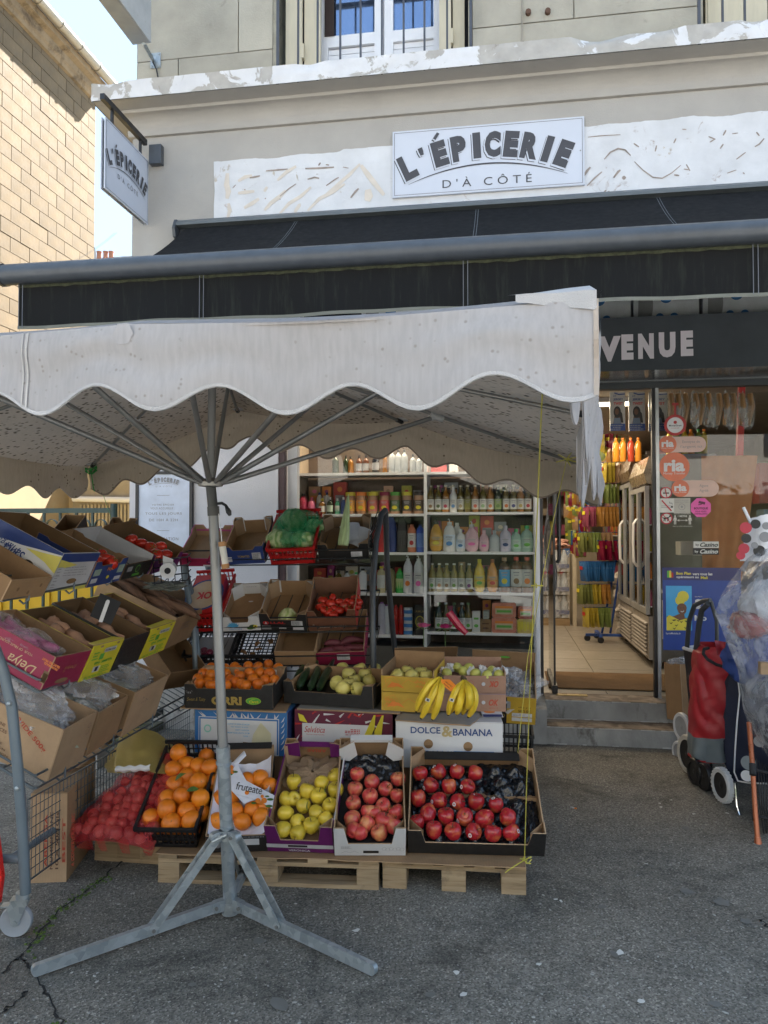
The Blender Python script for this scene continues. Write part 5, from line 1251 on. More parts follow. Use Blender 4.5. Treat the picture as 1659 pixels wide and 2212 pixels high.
for(u,v,r,m) in((435,1085,22,1),(445,1120,18,1),(655,1355,22,1),(705,1355,24,1),(690,1320,14,1),(680,1375,16,1),(565,1290,18,1),(470,1120,14,2),(425,1140,16,2),(755,1345,18,2),(745,1400,20,2),(620,1375,14,2),(730,1320,12,2),(415,1060,10,2)):
 quadp([(u+r*math.cos(a)*(1.5 if m==2 else 1),v+r*math.sin(a)*(.6 if m==2 else 1)) for a in[2*PI*k/12 for k in range(12)]],m,.0015)
vs,fs=tmesh('fruteate',.0,.35,.95)
x0,x1=min(p[0] for p in vs),max(p[0] for p in vs);fl.add([tuple(on_tis(475+215*(a-x0)/(x1-x0),1262+45*(a-x0)/(x1-x0)-b*92)+Vector((0,0,.002))) for a,b in vs],fs,3)
vs,fs=tmesh('MEDITERRANEAN CITRUS');x0,x1=min(p[0] for p in vs),max(p[0] for p in vs)
fl.add([tuple(on_tis(480+150*(a-x0)/(x1-x0),1310+42*(a-x0)/(x1-x0)-b*14)+Vector((0,0,.002))) for a,b in vs],fs,4)
fl.build('printed_flap',mats_t,tis)['label']='printed tissue flap with script lettering and little oranges'
F3b=carton('purple fruit box of yellow apples with brown paper, third in the front row',Pz(578,1838,fz),Pz(722,1843,fz),.55,29,.12,PURP,KRAFT,KRAFTL,hf=.075,hs=.115,hb=.14,hc=.165,c=.05,tabs=True,side=PURP)
prints(F3b,'front',many(T('VERONICA',.15,.012,.10,.012,0,bold=.02),Rc(.0,F3b.w,.028,.052,1),Rc(.10,.19,.035,.048,2,-.0006)),[WHITEP,LGREY,BLKP],'label_print')
MB().box(.06,F3b.w-.06,F3b.d-.035,F3b.d-.002,.142,.147).build('folded_rim',PURP,F3b.root)
for sx in(0,1):
 xx=0.002 if sx==0 else F3b.w-.002;s_=1 if sx==0 else-1
 MB().prism([(0,0),(.075*s_,-.012),(.075*s_,.085),(0,.07)],F3b.d-.05,F3b.d-.044,'y',ms=(0,0,1),M=Matrix.Translation((xx,0,.10))).build('flap',[PURP,KRAFTL],F3b.root)['label']='purple and white striped corner flap'
 MB().box(xx-.003 if s_>0 else xx-.003,xx+.003,.02,F3b.d-.06,.1155,.123).build('side_rim',PURP if sx==0 else WHITEP,F3b.root)
prints(F3b,'rear_in',T('ARIAE',F3b.w/2,.09,.10,.02,0,bold=.03,flip=True),[REDI],'ink_print')
pap_=crumple(F3b.w/2,.40,.045,.13,.12,.045,3,None,amp=.5);pbx=thing('brown_paper','crumpled brown paper behind the yellow apples','paper',F3b.M);pap_.build('paper_wad',m_cardboard('brown_paper',(.36,.25,.16)),pbx,30)
MB().box(.01,F3b.w-.01,.01,.45,.035,.038).build('liner',KRAFTD,F3b.root)
fruits_at(F3b,[CN(p,k2) for p in[(948,1205),(1055,1280),(1175,1215),(1290,1160),(1290,1270),(1145,1320),(940,1340),(885,1345),(1025,1400),(1245,1400),(1130,1450),(885,1455),(975,1530),(1215,1510),(865,1590),(1090,1560),(985,1615)]],.075,YA_ME,'yellow_apple','yellow apple in the purple box beside the tissue lined oranges','apple','yellow apples in the purple box',up=.9)
for(u,v,a) in((1205,1300,1.2),(1060,1440,1.3)):
 p=F3b.M@Ppl(*CN((u,v),k2),F3b.M,.125);tag(lf.build('leaf',LEAF,M=Matrix.Translation(p)@Matrix.Rotation(-a,4,'Y')),'green leaf stuck among the yellow apples, %s one'%('upper right' if u>1100 else 'lower'),'leaf')
F4b=carton('white fruit box with raised end flap full of pinkish red apples',Pz(723,1848,fz),Pz(876,1848,fz),.56,29,.12,WHITEP,KRAFT,KRAFTL,hf=.075,hs=.125,hb=.17,hc=.175,c=.045,tabs=True)
def f4p(mb):
 rect(mb,.13,.20,.018,.034,0,0);put_text(mb,'PINK LADY',0,0,.001,.001) if False else None
 for k in range(6):ring(mb,.225+.016*k,.045-.004*(k%2),.0095,.0105,0,1,16)
 lines(.03,.08,.045,.062,3,1)(mb);stroke(mb,[(.03,.018),(.05,.03),(.07,.02),(.09,.032),(.11,.018)],.0015,0,1)
prints(F4b,'front',f4p,[BLKP,INKL],'line_drawing');MB().box(.055,F4b.w-.055,F4b.d-.03,F4b.d+.004,.172,.190).build('folded_rim',WHITEP,F4b.root)
for sx in(0,1):
 xx=0.0 if sx==0 else F4b.w;s_=1 if sx==0 else-1
 MB().prism([(0,0),(.05*s_,-.01),(.09*s_,.03),(.075*s_,.12),(.0,.07)],F4b.d-.075,F4b.d-.07,'y',ms=(0,0,1),M=Matrix.Translation((xx,0,.10))).build('flap',[WHITEP,KRAFTL],F4b.root)['label']='white folded corner flap'
MB().box(.01,F4b.w-.01,.01,.50,.035,.038).build('liner',BLACK,F4b.root)
lab4='pinkish red apple in the white box of the front row'
fruits_at(F4b,[CN(p,k3) for p in[(13,1245),(130,1310),(350,1285),(-5,1365),(240,1365),(120,1425),(340,1420),(-15,1480),(230,1500),(105,1555),(335,1555),(-30,1600),(220,1625)]]+[(763,1794),(792,1780),(820,1800),(850,1785),(835,1775),(779,1799),(760,1772),(808,1757)],.075,AP_ME,'red_apple',lab4,'apple','red apples in the white box',up=.9)
def bfl(i,j):x=.02+(F4b.w-.04)*i;y=.40+.12*j;p=Vector((x*22,y*22,3));return(x,y,.04+.05*j+abs(noise.noise(p))*.02+abs(noise.noise(p*2.1))*.008)
tag(MB().grid(bfl,50,24).build('plastic_liner',M_('black_film',(.012,.012,.014),.18,bs=20,bst=.3),M=F4b.M,smooth=60),'black plastic liner crumpled behind the apples of the white box','plastic liner')
F5b=carton('wide black box of stickered dark red apples, right end of the front row',Pz(882,1842,fz),Pz(1176,1850,fz),.52,29,.11,BLKP,KRAFT,KRAFTL,hf=.07,hs=.125,hb=.105,hc=.145,c=.06,tabs=True)
MB().box(.07,F5b.w-.07,F5b.d-.05,F5b.d+.002,.107,.112).build('folded_rim',BLKP,F5b.root)
MB().box(.01,F5b.w-.01,.01,.50,.035,.038).build('liner',BLACK,F5b.root)
tr=MB();q9=Vector((2,5,1))
tr.grid(lambda i,j:(.02+.57*i,.02+.46*j,.048+.014*math.cos(i*44)*math.cos(j*36)+.006*noise.noise(Vector((i*20,j*20,0)))),60,50)
tray_m=M_('black_tray',(.012,.013,.016),.16,bs=18,bst=.5)
to=thing('apple_tray','black moulded tray under the dark red apples','tray',F5b.M);tr.build('moulding',tray_m,to,True)
fr5=[(527,1237),(680,1223),(826,1223),(980,1233),(612,1335),(765,1342),(912,1345),(510,1440),(678,1455),(830,1468),(985,1470),(1147,1495),(592,1548),(738,1580),(893,1580),(1055,1595),(1243,1585),(503,1640)]
fr5=[CN(p,k3) for p in fr5]+[CN(p,k6) for p in[(295,72),(375,78),(345,20),(455,78),(420,20),(500,25),(535,85),(595,20),(612,82),(270,8)]]
big=fruits_at(F5b,fr5,.078,AP2_ME,'red_apple','dark red apple in the wide black box','apple','dark red apples in the black box',up=.9)
st_me=MB();st_me.lathe([(.0085,0),(.0085,.0006),(0,.0006)],14,0,sx=1,sy=1.15);st_me.lathe([(.004,.0008),(.003,.0008)],10,1,sx=1,sy=1.2);st_me=st_me.mesh('sticker',[WHITEP,REDP])
view=(CP-F5b.M.translation).normalized()
for(a,b) in[(640,1177),(548,1290),(557,1355),(865,1345),(625,1466),(805,1488),(958,1408),(1125,1438),(595,1545),(837,1622),(808,1158)]+[((c[0]*k6[2]+k6[0]-k3[0])/k3[2],(c[1]*k6[2]+k6[1]-k3[1])/k3[2]) for c in[(280,52),(393,35),(443,93),(640,75)]]:
 uv=CN((a,b),k3);best=min(big,key=lambda o:(Vector(P(*uv,1)-CP).normalized()-(o.matrix_basis.translation-CP).normalized()).length)
 c0=best.matrix_basis.translation;dr=ray(*uv).normalized();t0=(c0-CP).dot(dr);off=(CP+dr*t0)-c0;rr2=.0398;
 if off.length>rr2*.85:off=off.normalized()*rr2*.85
 nrm=(off-dr*math.sqrt(rr2**2-off.length**2)).normalized()
 Mw=Matrix.Translation(c0+nrm*.0400)@nrm.to_track_quat('Z','Y').to_matrix().to_4x4()
 so=bpy.data.objects.new('sticker',st_me);COL.objects.link(so);so.parent=best;so.matrix_basis=best.matrix_basis.inverted()@Mw
lumps=[Ppl(*CN(q,k3),F5b.M,.06) for q in[(1140,1215),(1300,1225),(1070,1360),(1230,1375),(1330,1490),(1190,1300),(1350,1330),(1150,1420)]]
def bfilm(i,j):
 x=.335+(F5b.w-.345)*i+.10*(1-j)*(1-i);y=.20*(i<2)+.30*j-.10*i*(1-j);z=.048
 for l in lumps:z=max(z,.045+.042*math.exp(-((l.x-x)**2+(l.y-y)**2)/.0011))
 p=Vector((x*24,y*24,0));z+=abs(noise.noise(p))*.016+abs(noise.noise(p*2.3))*.008-.02*(j<.03)
 return(x,y,z)
tag(MB().grid(bfilm,70,60).build('black_film',tray_m,M=F5b.M,smooth=60),'crumpled shiny black film over the unpacked back right part of the wide apple box','film')
tag(crumple(F5b.w-.045,.16,.05,.030,.12,.022,77,None,amp=.4,fr=1.5).build('black_film',tray_m,M=F5b.M,smooth=True),'shiny black film bunched along the right wall of the wide apple box','film')
for k,(ua,ub) in enumerate([(340,560),(600,860),(890,1165)]):
 A_=Pz(ua,1790,.136);B_=Pz(ub,1790,.136);A_.y=3.80;B_.y=3.80+.0
 carton(['low brown box propping up the two orange crates from behind','low brown box propping up the two middle apple boxes','low brown box propping up the wide apple box'][k],A_,B_,.14,0,.185,lid=True)
 #  onion sack and yellow potato sack
sk=thing('onion_sack','red net sack bulging with onions on the small pallet','sack',Pz(250,1800,.13))
on_me=MB();rr3=.030
on_me.lathe([(.001,-rr3*.86),(rr3*.5,-rr3*.78),(rr3*.95,-rr3*.3),(rr3,0),(rr3*.92,rr3*.4),(rr3*.6,rr3*.74),(rr3*.22,rr3*.92),(rr3*.08,rr3*1.25),(0,rr3*1.28)],16,0);on_me=on_me.mesh('onion',[ONION],True)
quad=[(168,1812),(335,1828),(348,1655),(246,1660)]
SA,SB=Pz(168,1822,.135),Pz(322,1838,.135);Ms,ws=frame(SA,SB,R(29));LS=.50;invs=WM[sk.name].inverted();qo=random.Random(3);centers=[]
yy=.03;row=0
while yy<LS:
 lft=.0+.24*(yy/LS)*.75;x=lft+(.03 if row%2 else .0)
 while x<ws+.0-.02*(yy/LS):
  hgt=.075-.03*abs(yy/LS-.45)+.02*noise.noise(Vector((x*9,yy*9,3)))
  p=Ms@Vector((x+qo.uniform(-.011,.011),yy+qo.uniform(-.011,.011),hgt+qo.uniform(-.012,.012)));centers.append(p)
  o=bpy.data.objects.new('onion',on_me);place(o,invs@Matrix.Translation(p)@Matrix.Rotation(qo.random()*6,4,'Z')@Matrix.Rotation(qo.random()*6,4,'X')@Matrix.Scale(qo.uniform(.8,1.15),4),sk)
  x+=.052
 yy+=.046;row+=1
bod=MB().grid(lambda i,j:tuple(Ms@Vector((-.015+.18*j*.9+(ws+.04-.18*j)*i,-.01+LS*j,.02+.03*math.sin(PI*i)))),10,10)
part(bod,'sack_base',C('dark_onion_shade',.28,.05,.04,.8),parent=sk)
ci=Ms.inverted();cl=[ci@c for c in centers]
def netz(i,j):
 x=-.028+.18*j*.9+(ws+.055-.18*j)*i;y=-.028+(LS+.03)*j;z=.0
 for c in cl:
  d2=(c.x-x)**2+(c.y-y)**2
  if d2<.0036:z=max(z,c.z+.034*math.sqrt(max(0,1-d2/.0036))+.001)
 if z<0 and .1<i<.9 and j>.06:z=.05
 return Vector((x,y,z+.002))
nm=MB().grid(lambda i,j:tuple(Ms@netz(i,j)),84,100);part(nm,'net',NETR,True,'translucent red net of the sack',sk)
ys=thing('potato_sack','yellow net sack slumped behind the onion sack','sack',P(300,1650,3.9))
def ysf(i,j):
 u=232+140*i-10*j+14*(1-j)*0;v0=1668+4*math.sin(i*9);v1=1640-66*math.sin(PI*(i*.8+.12))**.8+(18 if i<.15 else 0)
 d=3.82+.28*j;p=P(u+14*j,v0+(v1-v0)*j,d);b=noise.noise(p*14)*.02;return(p.x,p.y-b-.03*math.sin(PI*j),p.z)
part(MB().grid(ysf,30,20),'net',NETY,True,parent=ys)
part(MB().grid(lambda i,j:(lambda p:(p[0]+0,p[1]+.012,p[2]-.004))(ysf(i,j)),30,20),'filling',C('potato_tan',.26,.18,.08,.8,var=.3,vs=30),True,parent=ys)
part(MB().grid(lambda i,j:(lambda p:(p.x,p.y-.012*math.sin(PI*j),p.z))(P(250+75*i,1656-1.5*math.sin(i*20)+13*j-4*i,3.80)),30,3),'label_band',WHITEP,True,parent=ys)
#  SECOND TIER: closed banana boxes
def banana_box(label,A,B,d,h,draw,mats,outer,side=None,holes=()):
 o=carton(label,A,B,d,0,h,outer,KRAFT,KRAFTL,side=side,lid=True)
 if draw:prints(o,'front',draw,mats)
 for hx,hz in holes:
  hb_=MB();disc(hb_,hx,hz,.024,.024,-.003,0);disc(hb_,hx,hz-.006,.021,.016,-.0036,1,a0=PI,a1=2*PI);hb_.build('hand_hole',[KRAFT,KRAFTD],o.root)
 return o
zt2=.622
def tierbox(u0,u1,v,z=zt2):
 a=Pz(u0,v,z);b=Pz(u1,v,z);m=(a.y+b.y)/2;return Vector((a.x,m,z-.236)),Vector((b.x,m,z-.236))
a,b=tierbox(415,625,1536)
def d_blue(mb):
 w_=(b-a).length;h_=.23
 rect(mb,.022,w_-.045,.0,h_-.03,-.001,1);rect(mb,.026,w_-.049,.004,h_-.034,-.0016,0);rect(mb,.034,w_-.057,.0,h_-.042,-.0022,1)
 ring(mb,.075,.135,.014,.022,-.003,2);
 for k,s in enumerate(('*COUNTRY OF ORIGIN: ECUADOR*','*NET WEIGHT: 18,14 KG*','VARIETY: CAVENDISH','MINIMUM FINGER LENGTH: 20 CM','CLASS: 1')):
  put_text(mb,s,.25+(0,.012,.03,-.005,.06)[k]*.8,.165-k*.016,(.135,.10,.08,.14,.035)[k],.0085,3,-.003,bold=.01)
 for k in range(3):
  x=.355+.028*k;mb.add([(x-.03-.02*k*0,-.003-.0003*k,.05),(x+.03,-.003-.0003*k,.05),(x+.028,-.003-.0003*k,.12),(.385,-.003-.0003*k,.175),(.378,-.003-.0003*k,.175),(x-.018,-.003-.0003*k,.11)],[(0,1,2,3,4,5)],4)
 q=random.Random(2)
 for k in range(16):
  x=q.uniform(.03,w_-.05);mb.add([(x,-.003,h_-.03),(x+.012,-.003,h_-.028),(x+.03*q.uniform(-1,1),-.003,h_-.002)],[(0,1,2)],1)
 for k in range(6):z=.03+.03*k;mb.add([(w_-.035,-.003,z),(w_-.02,-.003,z+.01),(w_-.012,-.003,z+.035)],[(0,1,2)],1)
BB1=banana_box('blue and white banana box with cream bananas printed on it, left of the second tier',a,b,.38,.236,d_blue,[BLUEP,WHITEP,C('mint',.25,.55,.45),SKYP,C('cream_print',.62,.58,.38)],BLUEP,side=C('navy_side',.03,.05,.16),holes=((.30,.075),))
a,b=tierbox(632,850,1538)
def d_selv(mb):
 w_=(b-a).length;h_=.232
 q=random.Random(5)
 for k in range(26):
  x=q.uniform(.0,w_-.06);z=h_*q.uniform(.62,.98) if x>.05 else q.uniform(.02,h_);l=q.uniform(.03,.09);an=q.uniform(-.5,1.2)
  stroke(mb,[(x,z),(x+l*.5*math.cos(an),min(h_,z+l*.5*math.sin(an))),(x+l*math.cos(an),min(h_,z+l*math.sin(an)))],[.012,.008,.001],-.002-.0001*k,[1,0,2][k%3])
 pill(mb,.045,w_-.05,.0,h_-.06,-.0052,0) if False else rect(mb,.045,w_-.12,.0,h_-.062,-.0052,0)
 put_text(mb,'Selv\u00e1tica',.115,h_-.095,.115,.034,1,-.006,shear=.35);put_text(mb,'Bananas seleccionadas',.12,h_-.122,.10,.006,1,-.006)
 ring(mb,.255,h_-.10,.020,.023,-.006,5);put_text(mb,'CO2',.255,h_-.10,.022,.009,5,-.006)
 for k in range(3):lines(.285,.375,h_-.092-k*.0085,h_-.086-k*.0085,1,1,-.006,.8)(mb)
 put_text(mb,'1001 HECTARES',.325,h_-.117,.075,.007,1,-.006,bold=.03)
 ring(mb,.33,h_-.10,.0,.001,-.006,1)
 for k,(x0_,wd) in enumerate(((.395,.05),(.44,.045))):
  mb.add([(x0_+.05,-.0065,h_-.005),(x0_+.06,-.0065,h_-.005),(x0_+wd,-.0065,.10),(x0_+.0,-.0065,.02),(x0_-.05+.02*k,-.0065,.004),(x0_-.01,-.0065,.10)],[(0,1,2,3,4,5)],3)
 for k in range(7):stroke(mb,[(.40+.006*k,.02+.005*k),(.425+.004*k,.10),(.447,.15)],.0014,-.007,4)
 mb.add([(.02,-.006,h_-.01),(.05,-.006,h_-.02),(.075,-.006,h_-.06),(.03,-.006,h_-.05)],[(0,1,2,3)],3)
SEL=banana_box('maroon and white banana box with leaf pattern, middle of the second tier',a,b,.40,.236,d_selv,[WHITEP,REDP,C('maroon',.12,.008,.035),YELP,BLKP,INK],MATS['maroon'],side=MATS['maroon'],holes=((.20,.09),))
a=P(855,1546,4.02);b=P(1086,1556,3.98);a.z=b.z=.615;zt3=.615;a=a-Vector((0,0,.235));b=b-Vector((0,0,.235))
def d_dolce(mb):
 w_=(b-a).length
 put_text(mb,'DOLCE',.155,.195,.155,.034,1,-.001,bold=.02);put_text(mb,'&',.268,.190,.058,.056,2,-.001,bold=.03);put_text(mb,'BANANA',.40,.188,.205,.036,1,-.001,bold=.02)
 rect(mb,.08,w_-.045,.008,.09,-.001,1 if False else 3);put_text(mb,'D',w_-.115,.042,.026,.032,0,-.002,bold=.03);put_text(mb,'&',w_-.09,.036,.016,.018,0,-.002,bold=.02);put_text(mb,'B',w_-.066,.042,.024,.032,0,-.002,bold=.03)
 lines(.17,.31,.086,.092,1,0,-.002,.9)(mb)
banana_box('white banana box with DOLCE & BANANA in navy capitals, right of the second tier',a,b,.38,.235,d_dolce,[WHITEP,C('navy_ink',.02,.06,.2),C('pale_gold',.48,.38,.18),BLUEP],WHITEP,side=C('worn_white_side',.42,.38,.33,.8),holes=((.17,.125),(.375,.115)))
for k,(u0,u1) in enumerate([(415,625),(632,850),(862,1080)]):
 a_=Pz(u0,1538,zt2);b_=Pz(u1,1538,zt2);y_=[BB1.M.translation.y,SEL.M.translation.y,4.12][k]
 o=carton(['plain banana box under the blue one','plain banana box under the maroon one','plain banana box under the white one'][k],Vector((a_.x,y_+.012,.136)),Vector((b_.x,y_+.012,.136)),.36,0,.24,lid=True)
e=Pz(400,1524,.630)
sheet_card('creased cardboard sheet between the mandarin tray and the blue banana box',[(Pz(392,1530,.63).x,BB1.M.translation.y-.03),(Pz(632,1528,.63).x,BB1.M.translation.y-.04),(Pz(625,1500,.63).x,4.75),(Pz(430,1500,.63).x,4.75)],.6295,.007,KRAFTL,3)
sheet_card('grey cardboard sheet sticking out under the courgette and apple tray',[(Pz(640,1536,.63).x,SEL.M.translation.y-.02),(Pz(868,1534,.63).x,SEL.M.translation.y-.05),(Pz(880,1512,.63).x,4.7),(Pz(650,1512,.63).x,4.7)],.631,.007,C('greyboard',.34,.33,.31,.85),4)
sheet_card('grey newspaper-like sheet under the bananas on the white box',[(Pz(860,1545,.625).x,3.99),(Pz(1020,1556,.625).x,3.94),(Pz(1050,1540,.625).x,4.33),(Pz(885,1520,.625).x,4.36)],.6235,.006,MATS['greyboard'],5)
fly=Pz(1062,1542,.632);mb=MB();rect(mb,-.055,.055,-.06,.06,0,0);rect(mb,-.05,.05,-.055,-.02,-.001,1);disc(mb,-.01,.015,.03,.02,-.001,2);disc(mb,.02,.03,.014,.012,-.001,3)
tag(mb.build('flyer',[WHITEP,NAVY,ORAP,REDP],M=Matrix.Translation(fly+Vector((0,0,.004)))@Matrix.Rotation(.15,4,'Z')@Matrix.Rotation(-PI/2+.15,4,'X')),'small printed flyer lying on the white banana box below the wrapped fruit','flyer')
#  THIRD TIER
za=.638
ORI=carton('black mandarin tray with gold capitals and a green oval badge',Pz(400,1529,za),Pz(590,1533,za),.36,7,.125,BLKP,KRAFTL,KRAFTL,hf=.11,hs=.115,hb=.125,hc=.135,c=.05,tabs=True)
def d_orri(mb):
 put_text(mb,'ORRI',.235,.045,.17,.048,0,0,bold=.05);put_text(mb,'Sweet & Tasty',.065,.048,.105,.026,0,0,shear=.4,bold=-.005)
 disc(mb,.385,.046,.042,.020,0,1);disc(mb,.385,.046,.039,.0178,-.0008,2);put_text(mb,'Orri',.387,.042,.052,.016,3,-.0014,bold=.03);put_text(mb,'Jafa',.385,.057,.02,.006,3,-.0014)
 put_text(mb,'12.5',.025,.088,.022,.009,4,0);stroke(mb,[(.008,.092),(.008,.097),(.014,.097)],.001,0,4);stroke(mb,[(.037,.097),(.043,.097),(.043,.092)],.001,0,4)
prints(ORI,'front',d_orri,[GOLDP,C('lime',.35,.55,.03),GREENP,YELP,LGREY],'lettering')
MB().box(.012,ORI.w-.012,.012,ORI.d-.012,.052,.055).build('liner',WHITEP,ORI.root)
prints(ORI,'rear_in',many(Rc(.02,.12,.02,.115),Rc(ORI.w-.12,ORI.w-.02,.02,.115)),[WHITEP],'white_lining',dy=.002)
fruits_at(ORI,[CN(p,k2) for p in[(165,360),(210,315),(275,270),(270,325),(340,290),(385,275),(390,315),(465,260),(495,290),(575,255),(430,370),(510,335),(585,310),(655,260),(740,240),(820,275),(670,310),(750,315),(615,365),(710,370),(790,370),(520,400),(250,385),(180,395),(275,412),(395,412),(555,415),(330,390),(470,385),(655,400)]],.098,MA_ME,'mandarin','mandarin in the black tray with gold capitals','mandarin','mandarins in the black tray',s=.97)
COU=carton('low black tray holding courgettes and pale yellow apples',Pz(614,1518,za+.008),Pz(806,1532,za+.008),.36,7,.12,BLKP,KRAFT,KRAFTL,hf=.072,hs=.10,hb=.115,hc=.125,c=.05,tabs=True)
MB().box(.012,COU.w-.012,.012,COU.d-.012,.03,.033).build('liner',BLACK,COU.root)
fruits_at(COU,[CN(p,k2) for p in[(1345,280),(1395,325),(1490,280),(1605,285),(1530,328),(1300,390),(1440,375),(1565,375),(1345,438),(1475,440),(1400,400)]],.078,YA2_ME,'yellow_apple','pale yellow apple beside the courgettes','apple','pale yellow apples beside the courgettes')
def m_cour():
 m,t,b=base_mat('courgette_skin',.3,0,.5);v=coords(t,(2,9,9));f=tnoise(t,v,5,6,.7);c=ramp(t,f,[(.35,(.010,.028,.012)),(.62,(.026,.055,.022)),(.78,(.16,.17,.09))]);t.links.new(c,b.inputs['Base Color']);return m
COUM=m_cour()
for k,(p0,p1) in enumerate([((1015,262),(965,385)),((1075,262),(985,430)),((1140,225),(1080,440)),((1272,205),(1150,445))]):
 A_=COU.M@Ppl(*CN(p0,k2),COU.M,.105);B_=COU.M@Ppl(*CN(p1,k2),COU.M,.055);md=A_.lerp(B_,.5)+Vector((.018 if k==2 else .004,0,.012))
 pts_=[A_,A_.lerp(md,.3),A_.lerp(md,.7)+Vector((.004,0,0)),md,md.lerp(B_,.5),B_.lerp(md,.12),B_]
 mb=MB().tube(pts_,[.009,.013,.019,.022,.024,.022,.012],12);mb.tube([A_,A_+(A_-md).normalized()*.02],.007,7,1)
 tag(mb.build('courgette',[COUM,LEAF],smooth=True),['dark green courgette at the left of the black tray, partly behind the next','second courgette from the left, broad tip forward','third courgette, curving upward in the middle','rightmost and tallest courgette beside the pale apples'][k],'courgette')
A_=P(824,1504,4.18);B_=P(938,1520,4.10);A_.z=B_.z=.640
def d_mango(seed,fl):
 def f(mb):
  q=random.Random(seed);stroke(mb,[(.01,.02),(.05,.06),(.10,.03),(.15,.07),(.2,.05)],.0016,0,0);stroke(mb,[(.02,.07),(.07,.085),(.10,.05),(.07,.02),(.03,.035),(.02,.07)],.0016,0,0)
  mb.add([(.03,0,.02),(.09,0,.03),(.13,0,.0205),(.10,0,.045),(.06,0,.052)],[(0,1,2,3,4)],0)
  put_text(mb,'Mango',.215 if fl else .05,.06,.055,.02,0,-.0005,flip=True);put_text(mb,'Mango',.215 if fl else .05,.035,.05,.016,0,-.0005,flip=True)
 return f
MG1=carton('closed mustard yellow mango box, lower of the pair beside the bananas',A_,B_,.30,0,.095,MUST,side=MUST,lid=True);prints(MG1,'front',d_mango(1,False),[ORAP])
up1=Vector((0,0,.104));MG2=carton('open mustard yellow mango box with flaps up, upper of the pair',A_+up1,B_+up1,.30,5,.085,MUST,KRAFT,KRAFTL,hb=.155,hs=.12);prints(MG2,'front',d_mango(2,True),[ORAP])
fruits_grid(MG2,.06,.26,.10,.24,.06,.085,YA2_ME,'mango','orange yellow mango deep in the open mustard box','mango','mangoes in the mustard box')
A_=P(950,1533,4.16);B_=P(1093,1542,4.14);A_.z=B_.z=.640
OKB=m_cardboard('pinkish_cardboard',(.40,.24,.17))
def d_ok(fl):
 def f(mb):
  put_text(mb,'OK',.29,.048,.052,.034,0,0,bold=.03,shear=.3,flip=fl);put_text(mb,'SREDNIJA 1 KG',.29,.018 if not fl else .078,.05,.006,0,0,flip=fl)
  ring(mb,.165,.05,.016,.0175,0,0,16,1.0);stroke(mb,[(.15,.035),(.145,.02),(.165,.012),(.185,.02),(.18,.036)],.0016,0,0)
 return f
for k,(dz,lb_,hh) in enumerate(((0,'closed kraft fruit box with red letters, lower of the two behind the bananas',.092),(.1,'open kraft box with red letters holding tissue wrapped guavas',.092))):
 o=carton(lb_,A_+Vector((0,0,dz)),B_+Vector((0,0,dz)),.28,4*k,hh,OKB,OKB,KRAFTL,lid=(k==0),hb=hh+(.04 if k else 0),hs=hh+(.02 if k else 0));prints(o,'front',d_ok(k==1),[REDI])
 MB().box(-.001,o.w+.001,-.0015,o.d,hh+.0003,hh+.0022).build('rim_tape',C('lilac_tape',.16,.14,.25),o.root) if k==0 else None
 hb_=MB();disc(hb_,.235,.048,.010,.010,-.002,0);hb_.build('vent_hole',LGREY,o.root)
gv=C('guava_skin',.50,.50,.12,.4,rnd=.15);GU_ME=orange_mesh(gv,.030)
fruits_at(o,[(965,1454),(1000,1450),(1013,1444),(988,1442),(1027,1455),(1062,1450),(1078,1458),(1052,1460)],.085,GU_ME,'guava','yellow green guava between white tissue wraps','guava','guavas in the kraft box')
for k,(u,v) in enumerate([(972,1442),(1020,1452),(1042,1448),(1072,1452),(960,1452),(1085,1450)]):
 p=Ppl(u,v,o.M,.085);tag(crumple(0,0,.0,.024,.022,.022,50+k,None,n=12,amp=.7).build('tissue_wrap',C('wrap_white',.66,.66,.68,.7),M=o.M@Matrix.Translation(p),smooth=25),'white tissue wrap crumpled around a guava','tissue wrap','tissue wraps in the kraft box')
BAN=M_('banana_skin',(.76,.55,.04),.38,var=.1,vs=9,dirt=((.22,.12,.03),26,.70),rnd=.08);BTIP=C('banana_tip',.03,.022,.015,.8);BGR=C('banana_stem',.30,.30,.05,.5)
def banana_hand(label,crown,fingers,d):
 c=P(crown[0],crown[1],d+.06);r=thing('banana_bunch',label,'bananas',c)
 part(MB().tube([c+Vector((-.012,.01,.012)),c,c+Vector((.004,-.01,-.018))],[.010,.017,.013],8),'crown',C('banana_crown',.06,.045,.02,.8),True,parent=r)
 for k,(mu,mv,tu,tv,dd) in enumerate(fingers):
  m_=P(mu,mv,d-.04+dd);t_=P(tu,tv,d-.005+dd);mb=MB();pts_=[];rs=[]
  s0=c.lerp(m_,.30)
  for i in range(13):
   t=i/12;a1=c.lerp(s0,min(1,t*4)) if t<.25 else None
   p=c*(1-t)**2+(m_*2-(c+t_)*.5)*2*t*(1-t)+t_*t**2
   pts_.append(p);rs.append(.0065+.0125*min(1,max(0,(t-.10)/.22))*(1 if t<.82 else 1-((t-.82)/.18)**1.6*.62))
  mb.tube(pts_,rs,7);tip=pts_[-1]+(pts_[-1]-pts_[-2]).normalized()*.012;mb.tube([pts_[-1],tip],[.0072,.0062],7,1)
  fo=part(mb,'banana',[BAN,BTIP],True,parent=r)
  if k in(1,4) and len(fingers)>3:
   pass
 return r
bh1=banana_hand('bunch of three long bananas hanging over the white banana box, left one',(952,1462),[(922,1487,900,1534,.03),(935,1500,911,1549,0),(951,1500,935,1551,-.01)],3.93)
bh2=banana_hand('bunch of short bananas with dark tips below the wrapped guavas, right one',(1002,1468),[(981,1500,969,1541,.01),(988,1506,972,1538,.03),(996,1508,987,1540,-.01),(1006,1508,1000,1540,.03),(1014,1500,1010,1529,-.03),(1026,1503,1013,1546,0)],3.92)
